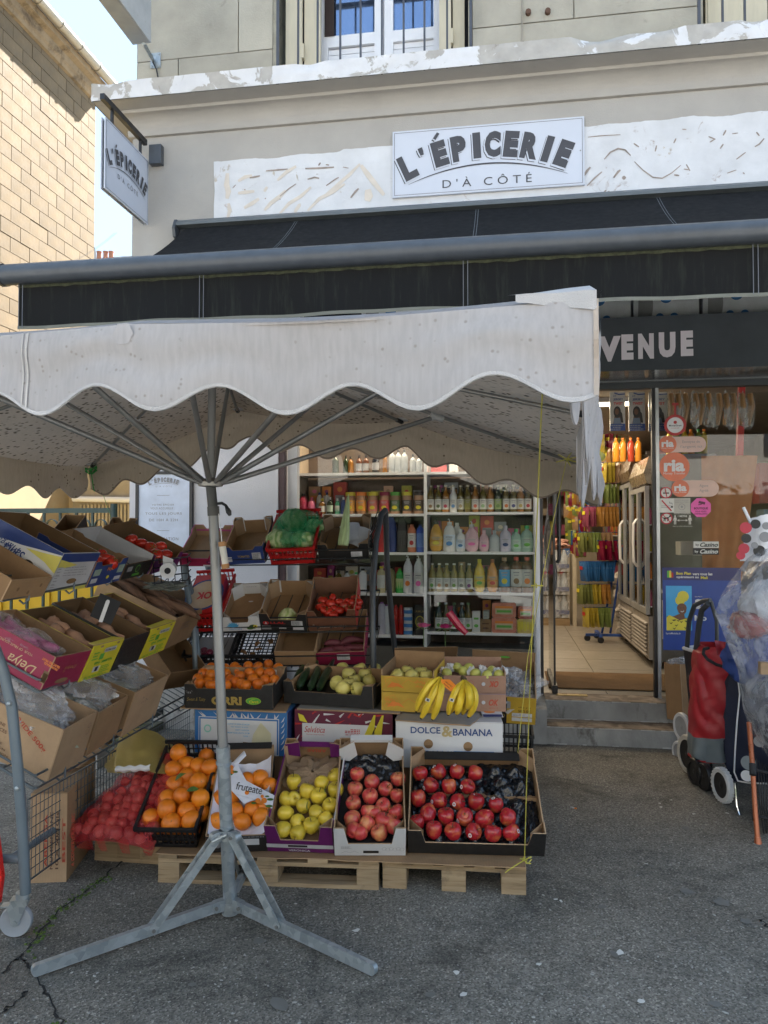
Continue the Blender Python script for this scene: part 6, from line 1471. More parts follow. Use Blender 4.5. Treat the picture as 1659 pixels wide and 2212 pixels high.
for(u,v,r) in((924,1512,bh1),(976,1512,bh2)):
 p=P(u,v,3.86);mb=MB().box(-.011,.011,-.001,0,-.008,.008,0).box(-.006,.006,-.002,-.001,-.005,.005,1)
 part(MB().add([tuple(Matrix.Rotation(.3,4,'Y')@Vector(q)+p) for q in mb.v],mb.f,mb.m),'sticker',[WHITEP,BLKP],parent=r)
p=P(972,1480,3.90);mb=MB();mb.add([(-.045,0,.03),(.0,0,.03),(.03,0,.0),(.005,0,-.035),(-.04,0,.0)],[(0,1,2,3,4)],0);put_text(mb,'Chiquita',0,0,.001,.001) if False else None
put_text(mb,'ORGANIC',-.006,.006,.045,.008,1,-.001,rot=-.7);put_text(mb,'BANANAS',-.016,-.004,.038,.007,1,-.001,rot=-.7)
tag(mb.build('price_tag',[C('orange_tag',.85,.27,.03),BLKP],M=Matrix.Translation(p)@Matrix.Rotation(.2,4,'X')),'small orange tag tucked between the two banana bunches','tag')
B6=carton('open box with yellow and black end, clear film inside, right end of the stacks',P(1013,1556,4.52),P(1156,1566,4.46),.36,27,.19,MUST,KRAFT,KRAFTL,side=MUST,hb=.25,hs=.19)
def d_20(mb):
 w_=B6.w;rect(mb,0,w_-.165,.0,.188,0,0);put_text(mb,'dela',w_-.21,.05,.07,.035,1,-.001,flip=True);put_text(mb,'20 LBS',w_-.065,.095,.07,.018,0,-.001,flip=True);put_text(mb,'9.3 Kgs',w_-.065,.122,.07,.012,0,-.001,flip=True)
 for k in range(2):rect(mb,w_-.135,w_-.02,.022+k*.032,.048+k*.032,-.0015,2);lines(w_-.13,w_-.025,.026+k*.032,.044+k*.032,3,3,-.002)(mb)
 rect(mb,w_-.165,w_-.145,.11,.16,-.001,3)
prints(B6,'front',d_20,[BLKP,GOLDP,WHITEP,INKL])
hb_=MB();disc(hb_,B6.w*.52,.205,.036,.018,B6.d-.009,0);disc(hb_,B6.w*.52,.212,.030,.008,B6.d-.010,1);hb_.build('hand_hole',[KRAFTD,GREENP],B6.root)
tag(crumple(B6.w*.5,.17,.12,.17,.13,.06,41,None,amp=.8,fr=2.6).build('plastic_bag',FILM,M=B6.M,smooth=True),'clear plastic bag spilling in the open box at the right end','plastic bag')
B5=carton('open brown box with an oval hand hole behind the mango boxes',P(862,1550,4.62),P(1005,1545,4.66),.36,27,.19,KRAFT,KRAFTD,KRAFTL,hb=.25)
hb_=MB();disc(hb_,B5.w*.55,.205,.034,.016,B5.d-.009,0);hb_.build('hand_hole',[LEAF],B5.root)
tag(crumple(B5.w*.6,.17,.12,.14,.10,.06,43,None,amp=.8,fr=2.6).build('plastic_bag',FILM,M=B5.M,smooth=True),'clear plastic bag in the brown box with oval hand hole','plastic bag')
for k,(u0,u1,zz,hh) in enumerate([(1020,1150,.135,.28),(870,1000,.02,.28),(1020,1150,-.0,.13),(870,1000,.31,.28)]):
 a_=P(u0,1600,4.62);b_=P(u1,1600,4.62);a_.z=b_.z=max(.002,zz);a_.y=b_.y=4.62 if u0>1000 else 4.74
 crate(['black crate under the yellow and black box, upper','black crate on the ground behind the white banana box','black crate on the ground at the right end, lower','black crate stacked behind the white banana box'][k],a_,b_,.34,0,hh,BLACK,flare=.004)
bt=P(1158,1500,4.75)
wb=thing('water_bottle','clear plastic water bottle with blue label standing by the door frame','bottle',Vector((bt.x,bt.y,.265)))
part(MB().lathe([(.038,0),(.042,.02),(.042,.16),(.039,.19),(.042,.22),(.042,.3),(.03,.35),(.014,.38),(.014,.40)],14,M=Matrix.Translation((bt.x,6.22,.265))),'bottle_body',FILM,True,parent=wb)
part(MB().lathe([(.043,.17),(.043,.24)],14,M=Matrix.Translation((bt.x,6.22,.265))),'label',BLUEP,True,parent=wb)
wb.location=(bt.x,6.22,.265)
for c_ in wb.children:c_.matrix_basis=Matrix.Identity(4)
for c_ in wb.children:
 for v_ in c_.data.vertices:v_.co=v_.co+Vector((bt.x,bt.y,.265))-Vector((bt.x,6.22,.265))
 #  BACK RACK: three tilted wire shelves facing the street
rk_=thing('display_rack','grey steel display rack with three tilted wire shelves against the shop front','rack',P(600,1450,5.0))
def rail(p,q=None,r=.0045,nm='rail',par=None,mat=WIRED):return part(MB().tube([p,q] if not isinstance(p,list) else p,r,6),nm,mat,True,parent=par or rk_)
for v0,nm in((1206,'upper'),(1352,'middle'),(1436,'lower')):
 dL,dR=4.83,4.72;sh=place(bpy.data.objects.new('wire_shelf',None),Matrix.Identity(4),rk_);sh['label']=nm+' wire shelf'
 for dv in(-20,0):rail([P(402,v0+dv+6,dL+.05),P(408,v0+dv+4,dL),P(800,v0+dv,dR),P(806,v0+dv-2,dR+.05)],par=sh)
 rail([P(402,v0+6,dL+.04),P(402,v0+16,dL+.06),P(800,v0+12,dR+.06),P(806,v0-2,dR+.04)],par=sh)
 wr=MB();L0=P(408,v0+8,dL+.03);L1=P(800,v0+6,dR+.03);bk=Vector((0,math.cos(R(30))*.42,math.sin(R(30))*.42))
 for k in range(15):
  a_=L0.lerp(L1,k/14);wr.tube([a_+Vector((0,0,.02)),a_,a_+bk],.003,4)
 stuff(part(wr,'shelf_wires',WIRED,True,parent=sh))
 rail([L0+bk,L1+bk],None,.006,par=sh)
for nm,pts_ in(('front',[P(807,1445,4.6),P(805,1371,4.62),P(805,1263,4.7),P(812,1170,4.8),P(823,1112,4.9),P(832,1102,4.98)]),('rear',[P(858,1445,5.35),P(849,1371,5.3),P(843,1303,5.2),P(836,1215,5.12),P(834,1130,5.05),P(832,1102,4.98)])):
 part(MB().tube(pts_,.019,10),'post',C('rack_dark',.045,.05,.056,.4),True,'bent right hand %s post'%nm,rk_)
for nm,pts_ in(('front',[P(432,1470,4.80),P(424,1380,4.82),P(418,1300,4.9),P(400,1230,5.0),P(396,1200,5.05)]),('rear',[P(470,1470,5.5),P(455,1250,5.5),P(430,1150,5.45)])):
 part(MB().tube(pts_,.019,10),'post',POSTG,True,'left hand %s post'%nm,rk_)
for k in range(6):
 t=k/5;part(MB().tube([P(818-6*t,1120+40*t,4.84),P(800-2*t,1150+52*t,4.78)],.003,4),'side_wire',WIRED,True,parent=rk_)
part(MB().tube([P(800,1160,4.8),P(822,1108,4.95),P(815,1106,5.0),P(795,1165,5.1)],.004,5),'side_wire',WIRED,True,parent=rk_)
def rb(label,uA,vA,uB,vB,d,tilt,h,dep=4.82,**k):return carton(label,P(uA,vA,dep),P(uB,vB,dep-.02),d,tilt,h,**k)
tl=31
Q1=rb('empty pink edged tray at the left of the upper shelf, behind the pole',389,1222,478,1224,.36,tl,.075,outer=MAGP,inner=KRAFTL,rim=PINKP,hf=.055,hs=.075,hb=.06,hc=.09,c=.06)
prints(Q1,'front',many(Dc(.20,.03,.03,.014,0),T('BIO',.2,.03,.03,.01,1,bold=.02),Rc(.15,.22,.002,.012,2)),[C('dark_plum',.12,.01,.05),PINKP,LGREY])
prints(Q1,'rear_in',Rc(.01,Q1.w-.01,.045,.059),[PINKP],'pink_band')
Q2=rb('blue tomato tray, empty, on the upper shelf right of the pole',487,1220,573,1216,.38,tl,.115,outer=NAVY,inner=KRAFT,rim=KRAFTL,hf=.10,hs=.10,hb=.10,hc=.125,c=.045,tabs=True)
prints(Q2,'front',many(T('TOMATES',.125,.055,.075,.016,1,bold=.02),Rc(.18,.235,.03,.08,2),lines(.185,.23,.035,.075,5,3,-.001),Rc(.008,.05,.02,.04,2),Rc(.008,.05,.045,.055,2)),[NAVY,GOLDP,LGREY,INK])
prints(Q2,'rear_in',many(Rc(.01,.06,.02,.12),Rc(Q2.w-.06,Q2.w-.01,.02,.12)),[WHITEP],'white_corner')
Q3=crate('red plastic crate of cabbages on the upper shelf',P(586,1220,4.80),P(680,1216,4.78),.40,tl,.13,REDC,hb=.16,low_front=.01)
Q4=rb('black tray with a leek standing in it, right end of the upper shelf',689,1208,797,1205,.38,tl,.095,outer=BLKP,inner=KRAFT,rim=KRAFTL,hf=.06,hs=.09,hb=.08,hc=.105,c=.05,tabs=True)
prints(Q4,'front',many(Rc(.205,.275,.012,.05,0),lines(.21,.27,.016,.046,4,1,-.001)),[LGREY,INKL])
def m_cab(n,a,b_):
 m,t,bb=base_mat(n,.5);v=coords(t);w_=t.nodes.new('ShaderNodeTexWave');w_.inputs['Scale'].default_value=6;w_.inputs['Distortion'].default_value=9;w_.inputs['Detail'].default_value=4;w_.inputs['Detail Scale'].default_value=2;t.links.new(v,w_.inputs['Vector'])
 c=ramp(t,w_.outputs['Fac'],[(.1,a),(.9,b_)]);t.links.new(c,bb.inputs['Base Color']);bump(t,bb,w_.outputs['Fac'],.5,.012);return m
CAB=m_cab('cabbage_leaf',(.20,.34,.10),(.42,.52,.26));CABL=m_cab('pale_cabbage',(.40,.48,.16),(.60,.64,.34))
def cabbage(r,mat,seed):
 mb=crumple(0,0,0,r,r,r*.86,seed,None,n=20,amp=.12,fr=1.8);return mb.mesh('cabbage',[mat],True)
for k,(u,v,r,lb_) in enumerate([(604,1160,.085,'cabbage low on the left in the red crate'),(635,1115,.085,'large cabbage at the top of the red crate'),(655,1160,.075,'cabbage low on the right in the red crate'),(680,1130,.06,'small cabbage against the right wall of the red crate')]):
 p=Q3.M@Ppl(u,v+8,Q3.M,.09);o=bpy.data.objects.new('cabbage',cabbage(r,CAB,60+k));place(o,Matrix.Translation(p));tag(o,lb_,'cabbage')
nt_=crumple(Q3.w*.5,.24,.10,.155,.19,.105,5,None,n=30,amp=.22,fr=1.6)
tag(nt_.build('green_net',NETG,M=Q3.M,smooth=True),'green net pulled over the cabbages in the red crate','net')
lk=P(741,1178,4.78);mb=MB();mb.lathe([(.034,0),(.036,.03),(.030,.12),(.019,.22),(.010,.29),(.002,.325)],14,0);
LEEK=M_('leek_leaf',(.34,.42,.20),.5,var=.4,vs=16,vsc=(6,6,.6))
tag(mb.build('leek',LEEK,M=Matrix.Translation(lk)@Matrix.Rotation(R(-10),4,'X')@Matrix.Rotation(R(4),4,'Y')@Matrix.Diagonal((1,.7,1,1)),smooth=60),'tapered pale green leek standing upright in the black tray','leek')
for k,(x,z,rz) in enumerate(((.24,.05,-.5),(.20,.05,.3))):
 mb=MB();mb.grid(lambda i,j:(.13*(i-.5),.16*(j-.5),.02*math.sin(i*3)+.01*j),6,6);tag(mb.build('paper_sheet',LGREY,M=Q4.M@TR(x,.15+.03*k,.055+.015*k,rz,.2),smooth=True),'crumpled grey paper in the leek tray, %s sheet'%('outer' if k==0 else 'inner'),'paper')
Q5=crate('red plastic crate holding a fruit carton, left end of the middle shelf',P(404,1366,4.86),P(482,1362,4.84),.42,tl,.14,REDC,hb=.18)
Q5b=carton('cream and red OK fruit carton lying in the red crate',Q5.M@Vector((.015,.03,.03)),Q5.M@Vector((Q5.w-.02,.03,.03)),.33,36,.13,REDP,KRAFTL,KRAFTL,lid=True,side=MAGP)
prints(Q5b,'top',many(Rc(.0,Q5b.w,.0,.33,0),Dc(Q5b.w*.5,.13,Q5b.w*.62,.15,2,-.0006),Dc(Q5b.w*.5,.13,Q5b.w*.55,.135,1,-.001),T('OK',Q5b.w*.5,.12,.10,.07,0,y=-.0015,bold=.04,flip=True)),[REDP,C('cream_ok',.5,.36,.22),NAVY])
Q6=rb('white and blue avocado tray, empty, on the middle shelf',481,1364,563,1361,.38,tl,.095,outer=WHITEP,inner=KRAFT,rim=WHITEP,hf=.06,hs=.08,hb=.10,hc=.105,c=.055,side=WHITEP,tabs=True)
def d_av(mb):
 for k in range(7):a_=.35+k*.4;stroke(mb,[(.075,.03),(.075+.03*math.cos(a_),.03+.028*math.sin(a_)),(.075+.045*math.cos(a_+.25),.03+.04*math.sin(a_+.25))],[.002,.012,.001],0,0)
 put_text(mb,'TRITON',.085,.016,.08,.012,0,-.001);disc(mb,.20,.03,.026,.016,0,1);disc(mb,.18,.018,.02,.010,-.0005,2);disc(mb,.215,.032,.013,.013,-.001,3);disc(mb,.215,.032,.006,.006,-.0015,4)
prints(Q6,'front',d_av,[SKYP,C('avocado',.03,.06,.02),LEAF,YELP,KRAFTI]);prints(Q6,'rear_in',many(Rc(.005,Q6.w-.005,.02,.098),T('GRECE',Q6.w*.5,.075,.07,.008,1,y=-.001)),[WHITEP,INKL],'white_lining')
hb_=MB();disc(hb_,0,0,.016,.007,0,0);hb_.v=[(Q6.w*.5+a_,.30+c_,.0075) for a_,_,c_ in hb_.v];hb_.build('slot_hole',WHITEP,Q6.root)
Q7=rb('black tray with red capitals and one pale cabbage, middle shelf',563,1362,664,1364,.38,tl,.105,outer=BLKP,inner=KRAFT,rim=KRAFTL,hf=.085,hs=.10,hb=.12,hc=.13,c=.05,tabs=True)
prints(Q7,'front',many(Dc(.04,.062,.020,.013,0),T('A',.04,.062,.016,.018,1,y=-.001,bold=.04),T('LLAL',.115,.064,.095,.015,0,bold=.03),Rc(.20,.27,.045,.08,1),Rc(.208,.275,.012,.036,1),lines(.205,.265,.048,.078,4,2,-.001),Rc(.012,.07,.012,.04,3),Rc(.12,.165,.018,.028,1),T('740 / 8',.142,.023,.035,.006,2,y=-.001)),[REDP,LGREY,BLKP,GREYP],'lettering')
prints(Q7,'rear_in',many(Rc(.01,.07,.03,.125),Rc(Q7.w-.05,Q7.w-.01,.03,.125)),[WHITEP],'white_corner')
o=bpy.data.objects.new('cabbage',cabbage(.060,CABL,71));place(o,Q7.M@Matrix.Translation((.165,.07,.055)));tag(o,'single pale yellow green cabbage in the black tray with red capitals','cabbage')
Q8=rb('brown printed box of vine tomatoes, right end of the middle shelf',668,1363,771,1359,.38,tl,.12,outer=m_cardboard('red_brown_cardboard',(.20,.085,.05)),inner=m_cardboard('red_brown_inside',(.26,.135,.085)),rim=KRAFTL,hf=.095,hs=.13,hb=.14,hc=.15,c=.045,side=REDP)
prints(Q8,'front',many(T('AGRUPALMER\u00cdA',.155,.03,.17,.018,0,bold=.01),T('*',.033,.045,.014,.014,0)),[C('cream_ink',.5,.42,.33)],'lettering')
fruits_at(Q8,[CN(p,k4) for p in[(1240,855),(1310,840),(1250,930),(1225,905),(1295,885),(1360,870),(1330,915),(1415,875),(1475,840),(1280,940),(1360,930),(1430,920),(1490,870),(1480,905),(1315,960),(1400,900),(1455,880)]],.085,TO_ME,'tomato','ripe red tomato in the brown printed box','tomato','tomatoes in the brown box',up=.8)
Q9=crate('black crate with red onions at the left of the lower shelf',P(405,1445,4.88),P(500,1445,4.86),.38,tl,.12,BLACK,hb=.15)
Q10=crate('black crate with dry leaves on the lower shelf',P(505,1445,4.86),P(592,1445,4.84),.38,tl,.12,BLACK,hb=.17)
Q11=rb('empty brown box on the lower shelf',597,1440,684,1440,.38,tl,.12,hb=.14)
Q12=rb('magenta box with sweet potatoes, right end of the lower shelf',686,1438,790,1434,.38,tl,.12,outer=MAGP,inner=KRAFT,rim=KRAFTL,hf=.10,hb=.14,side=MAGP)
prints(Q12,'front',many(Rc(.13,.21,.04,.085,0),lines(.135,.205,.045,.08,4,1,-.001)),[WHITEP,INKL])
ron=M_('red_onion',(.16,.02,.045),.3,rnd=.2);rome=orange_mesh(ron,.026)
MB().box(.01,Q9.w-.01,.08,.30,.012,.016).build('liner',GREYP,Q9.root)
for x,y in((.05,.10),(.09,.08),(.12,.11),(.08,.13)):fruit(rome,'red_onion','red onion in the black crate of the lower shelf','onion','red onions in the black crate',Q9.M@Vector((x,y,.04)))
dl=m_cardboard('dry_leaf',(.22,.12,.06))
for k,(x,y) in enumerate(((.06,.08),(.10,.10),(.04,.13),(.13,.16),(.16,.07),(.11,.22),(.19,.24))):
 mb=MB();mb.add([(.025*(1+.4*math.sin(i*2.3))*math.cos(i*PI/5),.018*(1+.4*math.cos(i*3.1))*math.sin(i*PI/5),.006*math.sin(i*2)) for i in range(10)],[tuple(range(10))])
 tag(mb.build('dry_leaf',dl,M=Q10.M@TR(x,y,.03,k,.3)),'dry brown leaf in the black crate of the lower shelf','leaf','dry leaves in the black crate')
SWP=M_('sweet_potato_skin',(.17,.035,.05),.55,var=.25,vs=18,bs=50,rnd=.15);sw_me=[root_mesh(.17,.028,SWP,s,.2) for s in(1,2,3)]
for k,(x,y,z,a_) in enumerate([(.08,.08,.045,.4),(.16,.07,.045,-.3),(.24,.09,.05,.2),(.12,.14,.05,0),(.22,.15,.06,.3)]):
 o=bpy.data.objects.new('sweet_potato',sw_me[k%3]);place(o,Q12.M@TR(x,y,z,a_));tag(o,'purple red sweet potato in the magenta box of the lower shelf','sweet potato','sweet potatoes on the lower shelf')
for k,(u,v,c_) in enumerate([(915,1357,'pink and white rose peeping over the boxes, left one'),(962,1359,'deep pink rose peeping over the boxes, right one')]):
 q=P(u,v,5.2);fl_=thing('rose',c_,'flower',q);rs=M_('petal_pink%d'%k,(.60,.10,.26) if k==0 else(.45,.02,.16),.6,var=.5,vs=40)
 for i in range(9):
  a_=i*2.4;rr5=.004+.0038*i;mb=MB();mb.grid(lambda s,t:(rr5*math.cos(a_+(s-.5)*1.6)*(1+.5*t),rr5*math.sin(a_+(s-.5)*1.6)*(1+.5*t),.028*t+.01-.0015*i*t),5,3)
  mb.build('petal',rs,fl_,True)
 MB().tube([(0,0,.01),(0,0,-.12)],.003,5).build('flower_stem',LEAF,fl_)
 for i in range(4):a_=i*1.7+.5;lf.build('leaf',LEAF,fl_,M=Matrix.Translation((0,0,-.01))@Matrix.Rotation(a_,4,'Z'))
bq=P(985,1352,5.15);tag(MB().tube([bq+Vector((-.05,0,.09)),bq+Vector((.02,0,.0)),bq+Vector((.07,0,-.05))],[.028,.026,.018],8).build('wrapped_flower',M_('red_wrap',(.42,.02,.06),.2,bs=30,bst=.6),smooth=30),'red cellophane cone lying across the roses','wrapper')
#  LEFT DISPLAY CART on castors, seen along its length
ct=thing('display_cart','wheeled grey steel display cart with three tilted shelves and a mesh front, at the left','display cart',Pz(35,2022,0))
XT,XM,XB,XS=-2.0,-1.95,-1.87,-2.03
def cp(mb,nm,mat,lb=None,par=None):return part(mb,nm,mat,True,lb,par or ct)
pp=[P(-45,1300,3.05),P(-18,1380,3.03),P(8,1450,3.01),P(26,1530,3.0),P(39,1664,3.0),P(49,1794,3.0),P(55,1930,3.0)]
cp(MB().tube(pp,.0205,14),'post',POSTG,'curved front post with bolts')
for u,v in((38,1556),(68*.2605,1481+850*.2605)):
 pass
bolts=MB()
for u,v in((19.5,1520),(37,1703)):bolts.lathe([(.009,-.006),(.009,.004),(.005,.008),(0,.009)],8,0,Matrix.Translation(P(u,v,2.977))@Matrix.Rotation(PI/2,4,'X'))
cp(bolts,'bolts',GALV)
cp(MB().tube([P(-60,1852,3.04),P(-20,1852,3.03),P(52,1856,3.02)],.019,10),'foot_bar',POSTG)
fx=Px(-1.9,1,1) if False else None
cp(MB().tube([P(430,1690,4.75),P(425,1500,4.75),P(420,1370,4.8),P(395,1215,4.9)],.019,10),'post',POSTG,'far front post of the cart')
def shelf(x,u0,v0,u1,v1,gap,nm,nfar=None):
 e=place(bpy.data.objects.new('wire_shelf',None),Matrix.Identity(4),ct);e['label']=nm
 A0=Px(u0,v0,x);B0=Px(u1,v1,x);upv=Vector((0,0,gap));bk=Vector((-math.cos(R(27))*.5,0,math.sin(R(27))*.5))
 cp(MB().tube([A0+bk,A0+Vector((-.02,0,.0)),A0,B0],.0052,7),'front_rail',WIRE,par=e)
 cp(MB().tube([A0+bk+upv*.6,A0+upv+Vector((-.012,-.0,.0)),A0+upv,B0+upv],.0052,7),'front_rail',WIRE,par=e)
 w_=MB();n=26
 for k in range(n):
  q=A0.lerp(B0,k/(n-1))+Vector((-.005,0,0));w_.tube([q,q+bk],.003,4)
 for t in(.33,.66,1):w_.tube([A0+bk*t,B0+bk*t],.0035,4)
 stuff(cp(w_,'shelf_wires',WIRE,par=e))
 for k in range(4):
  q=A0.lerp(B0,.12+.25*k);cp(MB().tube([q+upv+Vector((.004,0,0)),q+Vector((.004,0,-.02)),q+Vector((-.02,.0,-.035)),q+Vector((-.04,0,-.02))],.0045,6),'bracket_wire',WIRE,par=e)
 return e
shelf(XT,6,1298,338,1228,.050,'upper tilted wire shelf')
shelf(XM,86,1494,440,1353,.050,'middle tilted wire shelf')
shelf(XB,78,1703,428,1506,.052,'lower tilted wire shelf')
a_=Px(60,1731,XS);b_=Px(411,1529,XS);z0_=Px(68,1898,XS).z;mp=MB();L=(b_.y-a_.y);ztop=(a_.z+b_.z)/2
for k in range(int(L/.030)+1):mp.tube([(XS,a_.y+.030*k,z0_),(XS,a_.y+.030*k,ztop)],.0019,4)
for k in range(9):z=z0_+(ztop-z0_)*k/8;mp.tube([(XS,a_.y,z),(XS,b_.y,z)],.0019 if k%8 else .0042,4)
stuff(cp(mp,'mesh_panel',WIRE,'wire mesh front panel'))
zb_=(Px(63,1838,XS).z);cp(MB().tube([(XS-.03,a_.y-.05,zb_),(XS-.03,b_.y+.1,zb_)],.016,8),'lower_bar',POSTG)
cp(MB().box(XS-.10,XS-.06,a_.y+.75,a_.y+1.45,ztop+.03,ztop+.06),'drip_bar',WIRE)
cz_w=Pz(35,2022,0);rw=.062;wx=cz_w.x;wy_=cz_w.y
cs=place(bpy.data.objects.new('castor',None),Matrix.Identity(4),ct);cs['label']='near swivel castor with grey wheel and brake'
Mw=Matrix.Translation((wx,wy_,rw))@Matrix.Rotation(R(18),4,'Z')@Matrix.Rotation(PI/2,4,'X')
part(MB().lathe([(.04,-.013),(rw-.004,-.016),(rw,-.008),(rw,.008),(rw-.004,.016),(.04,.013)],28,M=Mw),'tyre',C('pale_grey_rubber',.33,.35,.38,.5),60,parent=cs)
part(MB().lathe([(.001,-.012),(.012,-.018),(.02,-.012),(.041,-.009),(.041,.009),(.02,.012),(.012,.018),(0,.012)],24,M=Mw),'wheel_disc',C('blue_grey_plastic',.42,.46,.52,.4),60,parent=cs)
fk=MB();Mf=Matrix.Translation((wx,wy_,rw))@Matrix.Rotation(R(18),4,'Z')
for s in(-1,1):fk.prism([(-.010,-.012),(.010,-.012),(.045,.07),(.040,.085),(-.012,.085),(-.03,.06)],s*.022-.002,s*.022+.002,'y',M=Mf)
fk.box(-.02,.05,-.024,.024,.082,.088,0,Mf);fk.tube([Mf@Vector((.022,0,.088)),Mf@Vector((.022,0,.11))],.026,12);fk.box(-.055,-.005,-.02,.02,.060,.066,0,Mf)
part(fk,'fork',GALV,50,parent=cs)
part(MB().tube([Mf@Vector((0,-.03,0)),Mf@Vector((0,.03,0))],.008,10),'axle_bolt',GALV,parent=cs)
rt=P(-12,1900,2.95);tag(MB().prism([(-.10,0),(.018,0),(.030,.10),(.004,.27),(-.10,.27)],0,.02,'y').build('red_stand',C('red_gloss',.60,.02,.015,.3),M=Matrix.Translation(rt+Vector((0,0,-.09)))),'bright red painted stand cut off by the left edge of the view','stand')
#  boxes on the cart
def cb(label,x,uA,vA,uB,vB,d,tilt,h,**k):
 A=Px(uA,vA,x);B=Px(uB,vB,x);return carton(label,A,B,d,tilt,h,**k)
L1=cb('plain brown box with small vent holes, nearest on the upper cart shelf',XT+.0,3,1299,92,1288,.36,28,.095,hb=.15,hs=.10)
def holes_(pts,r=.008):
 def f(mb):
  for x,z in pts:disc(mb,x,z,r,r*1.2,0,0,n=12)
 return f
prints(L1,'front',holes_([(.07,.05),(.22,.06),(.15,.03)]),[KRAFTD],'vent_holes')
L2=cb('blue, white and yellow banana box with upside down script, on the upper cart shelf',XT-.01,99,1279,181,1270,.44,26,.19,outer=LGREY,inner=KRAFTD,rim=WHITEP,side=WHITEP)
H2=.19;D2=.44;W2_=L2.w
def d_sm_side(mb):
 mb.add([(0,-.0005,H2),(D2,-.0005,H2),(D2,-.0005,H2-.012),(D2*.8,-.0005,H2-.03),(D2*.55,-.0005,H2-.055),(D2*.3,-.0005,H2-.07),(0,-.0005,H2-.05)],[(0,1,2,3,4,5,6)],0)
 mb.add([(D2*.60,-.001,H2-.058),(D2*.8,-.001,H2-.040),(D2,-.001,H2-.018),(D2,-.001,H2-.10),(D2*.85,-.001,H2-.075)],[(0,1,2,3,4)],1)
 put_text(mb,'Santa',D2*.50,H2*.46,.11,.05,0,-.0015,flip=True,shear=.3,bold=.01);put_text(mb,'Margarita',D2*.34,H2*.58,.19,.045,0,-.0015,flip=True,shear=.35,rot=-.02)
 disc(mb,D2*.70,H2*.40,.026,.016,-.002,2);disc(mb,D2*.70,H2*.43,.02,.008,-.0025,3)
 disc(mb,D2*.12,H2*.62,.03,.026,-.001,1,n=16);disc(mb,D2*.12,H2*.62,.017,.017,-.002,2)
prints(L2,'left',d_sm_side,[NAVY,C('pale_yellow',.62,.55,.12),KRAFTD,BLKP])
def d_sm_front(mb):
 rect(mb,0,W2_,H2-.045,H2-.001,-.0005,0);mb.add([(.0,-.001,H2-.03),(W2_*.5,-.001,H2-.06),(W2_*.28,-.001,H2-.07),(0,-.001,H2-.08)],[(0,1,2,3)],1)
 rect(mb,0,.05,.0,H2-.07,-.0012,4);rect(mb,W2_*.35,W2_*.72,H2*.5,H2*.62,-.001,4)
 for k in range(6):rect(mb,.004,.044,.01+k*.022,.012+k*.022,-.002,5)
 lines(.065,W2_*.9,H2*.38,H2*.66,4,5,-.002,.3)(mb);lines(.01,.04,.015,.12,7,5,-.002,.4)(mb);disc(mb,W2_*.52,H2*.25,.04,.014,-.0015,2)
 mb.add([(0,-.0012,0),(W2_,-.0012,0),(W2_,-.0012,.02),(0,-.0012,.008)],[(0,1,2,3)],1)
prints(L2,'front',d_sm_front,[NAVY,MATS['pale_yellow'],KRAFTD,BLKP,LGREY,INKL])
L3=cb('dark blue tomato box with orange lettering on the upper cart shelf',XT,186,1270,256,1254,.34,26,.125,outer=NAVY,inner=KRAFT,rim=KRAFT,hf=.11,hb=.13,hc=.135,c=.05)
W3=L3.w
prints(L3,'front',many(T('Nya',W3*.53,.085,.06,.026,0,bold=.02),Rc(.012,.075,.060,.095,1),Rc(W3-.07,W3-.01,.055,.10,1),Rc(.012,.07,.020,.045,2),Rc(W3-.075,W3-.01,.015,.035,2),Dc(W3*.53,.04,.013,.010,3),lines(.02,.07,.065,.09,4,4,-.001),lines(W3-.065,W3-.015,.06,.095,4,4,-.001)),[ORAP,C('mint_pale',.30,.42,.32),LGREY,YELP,INKL],'lettering')
L4=cb('black tray with a green round mark and grey inner sides on the upper cart shelf',XT,259,1254,317,1240,.36,26,.11,outer=BLKP,inner=LGREY,rim=KRAFTD,hf=.09,hb=.13,hs=.12,side=BLKP)
prints(L4,'front',many(Rc(.03,.085,.045,.075,0),Dc(.15,.055,.024,.022,1),Dc(.15,.055,.019,.017,2,-.0006),Rc(.11,.19,.012,.026,1)),[GREYP,GREENP,BLKP])
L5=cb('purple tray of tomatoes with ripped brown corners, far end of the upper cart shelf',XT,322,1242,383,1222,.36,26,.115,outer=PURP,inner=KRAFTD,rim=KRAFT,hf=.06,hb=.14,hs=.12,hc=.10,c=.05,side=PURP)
gt='large tomato in a tray on the upper cart shelf'
def tom_at(uvs,o,h,s):
 fruits_at(o,uvs,h,TO_ME,'tomato',gt,'tomato','large tomatoes on the cart',s=s,up=.5)
c0=lambda x,y:(x*.2645,1042+y*.2645)
tom_at([c0(815,590),c0(850,625),c0(890,640),c0(780,640),c0(910,655)],L3,.105,1.15)
tom_at([c0(1070,470),c0(1150,500),c0(1230,540),c0(1310,530),c0(1350,590),c0(1270,595)],L5,.10,1.2)
B0=carton('small brown tray standing on end behind the grey box, against the fence',P(222,1185,4.9),P(278,1188,4.9),.22,30,.10,BLKP,KRAFTD,KRAFT,hb=.07,hc=.11,c=.05)
B1=carton('dark brown box peeping up behind the banana box',P(118,1182,4.5),P(165,1184,4.5),.2,30,.11,BLKP,KRAFTD,KRAFT)
M1=cb('magenta mango box with pale script, nearest on the middle cart shelf',XM,88,1492,168,1470,.43,25,.155,outer=MAGP,inner=KRAFT,rim=KRAFTL,side=MAGP)
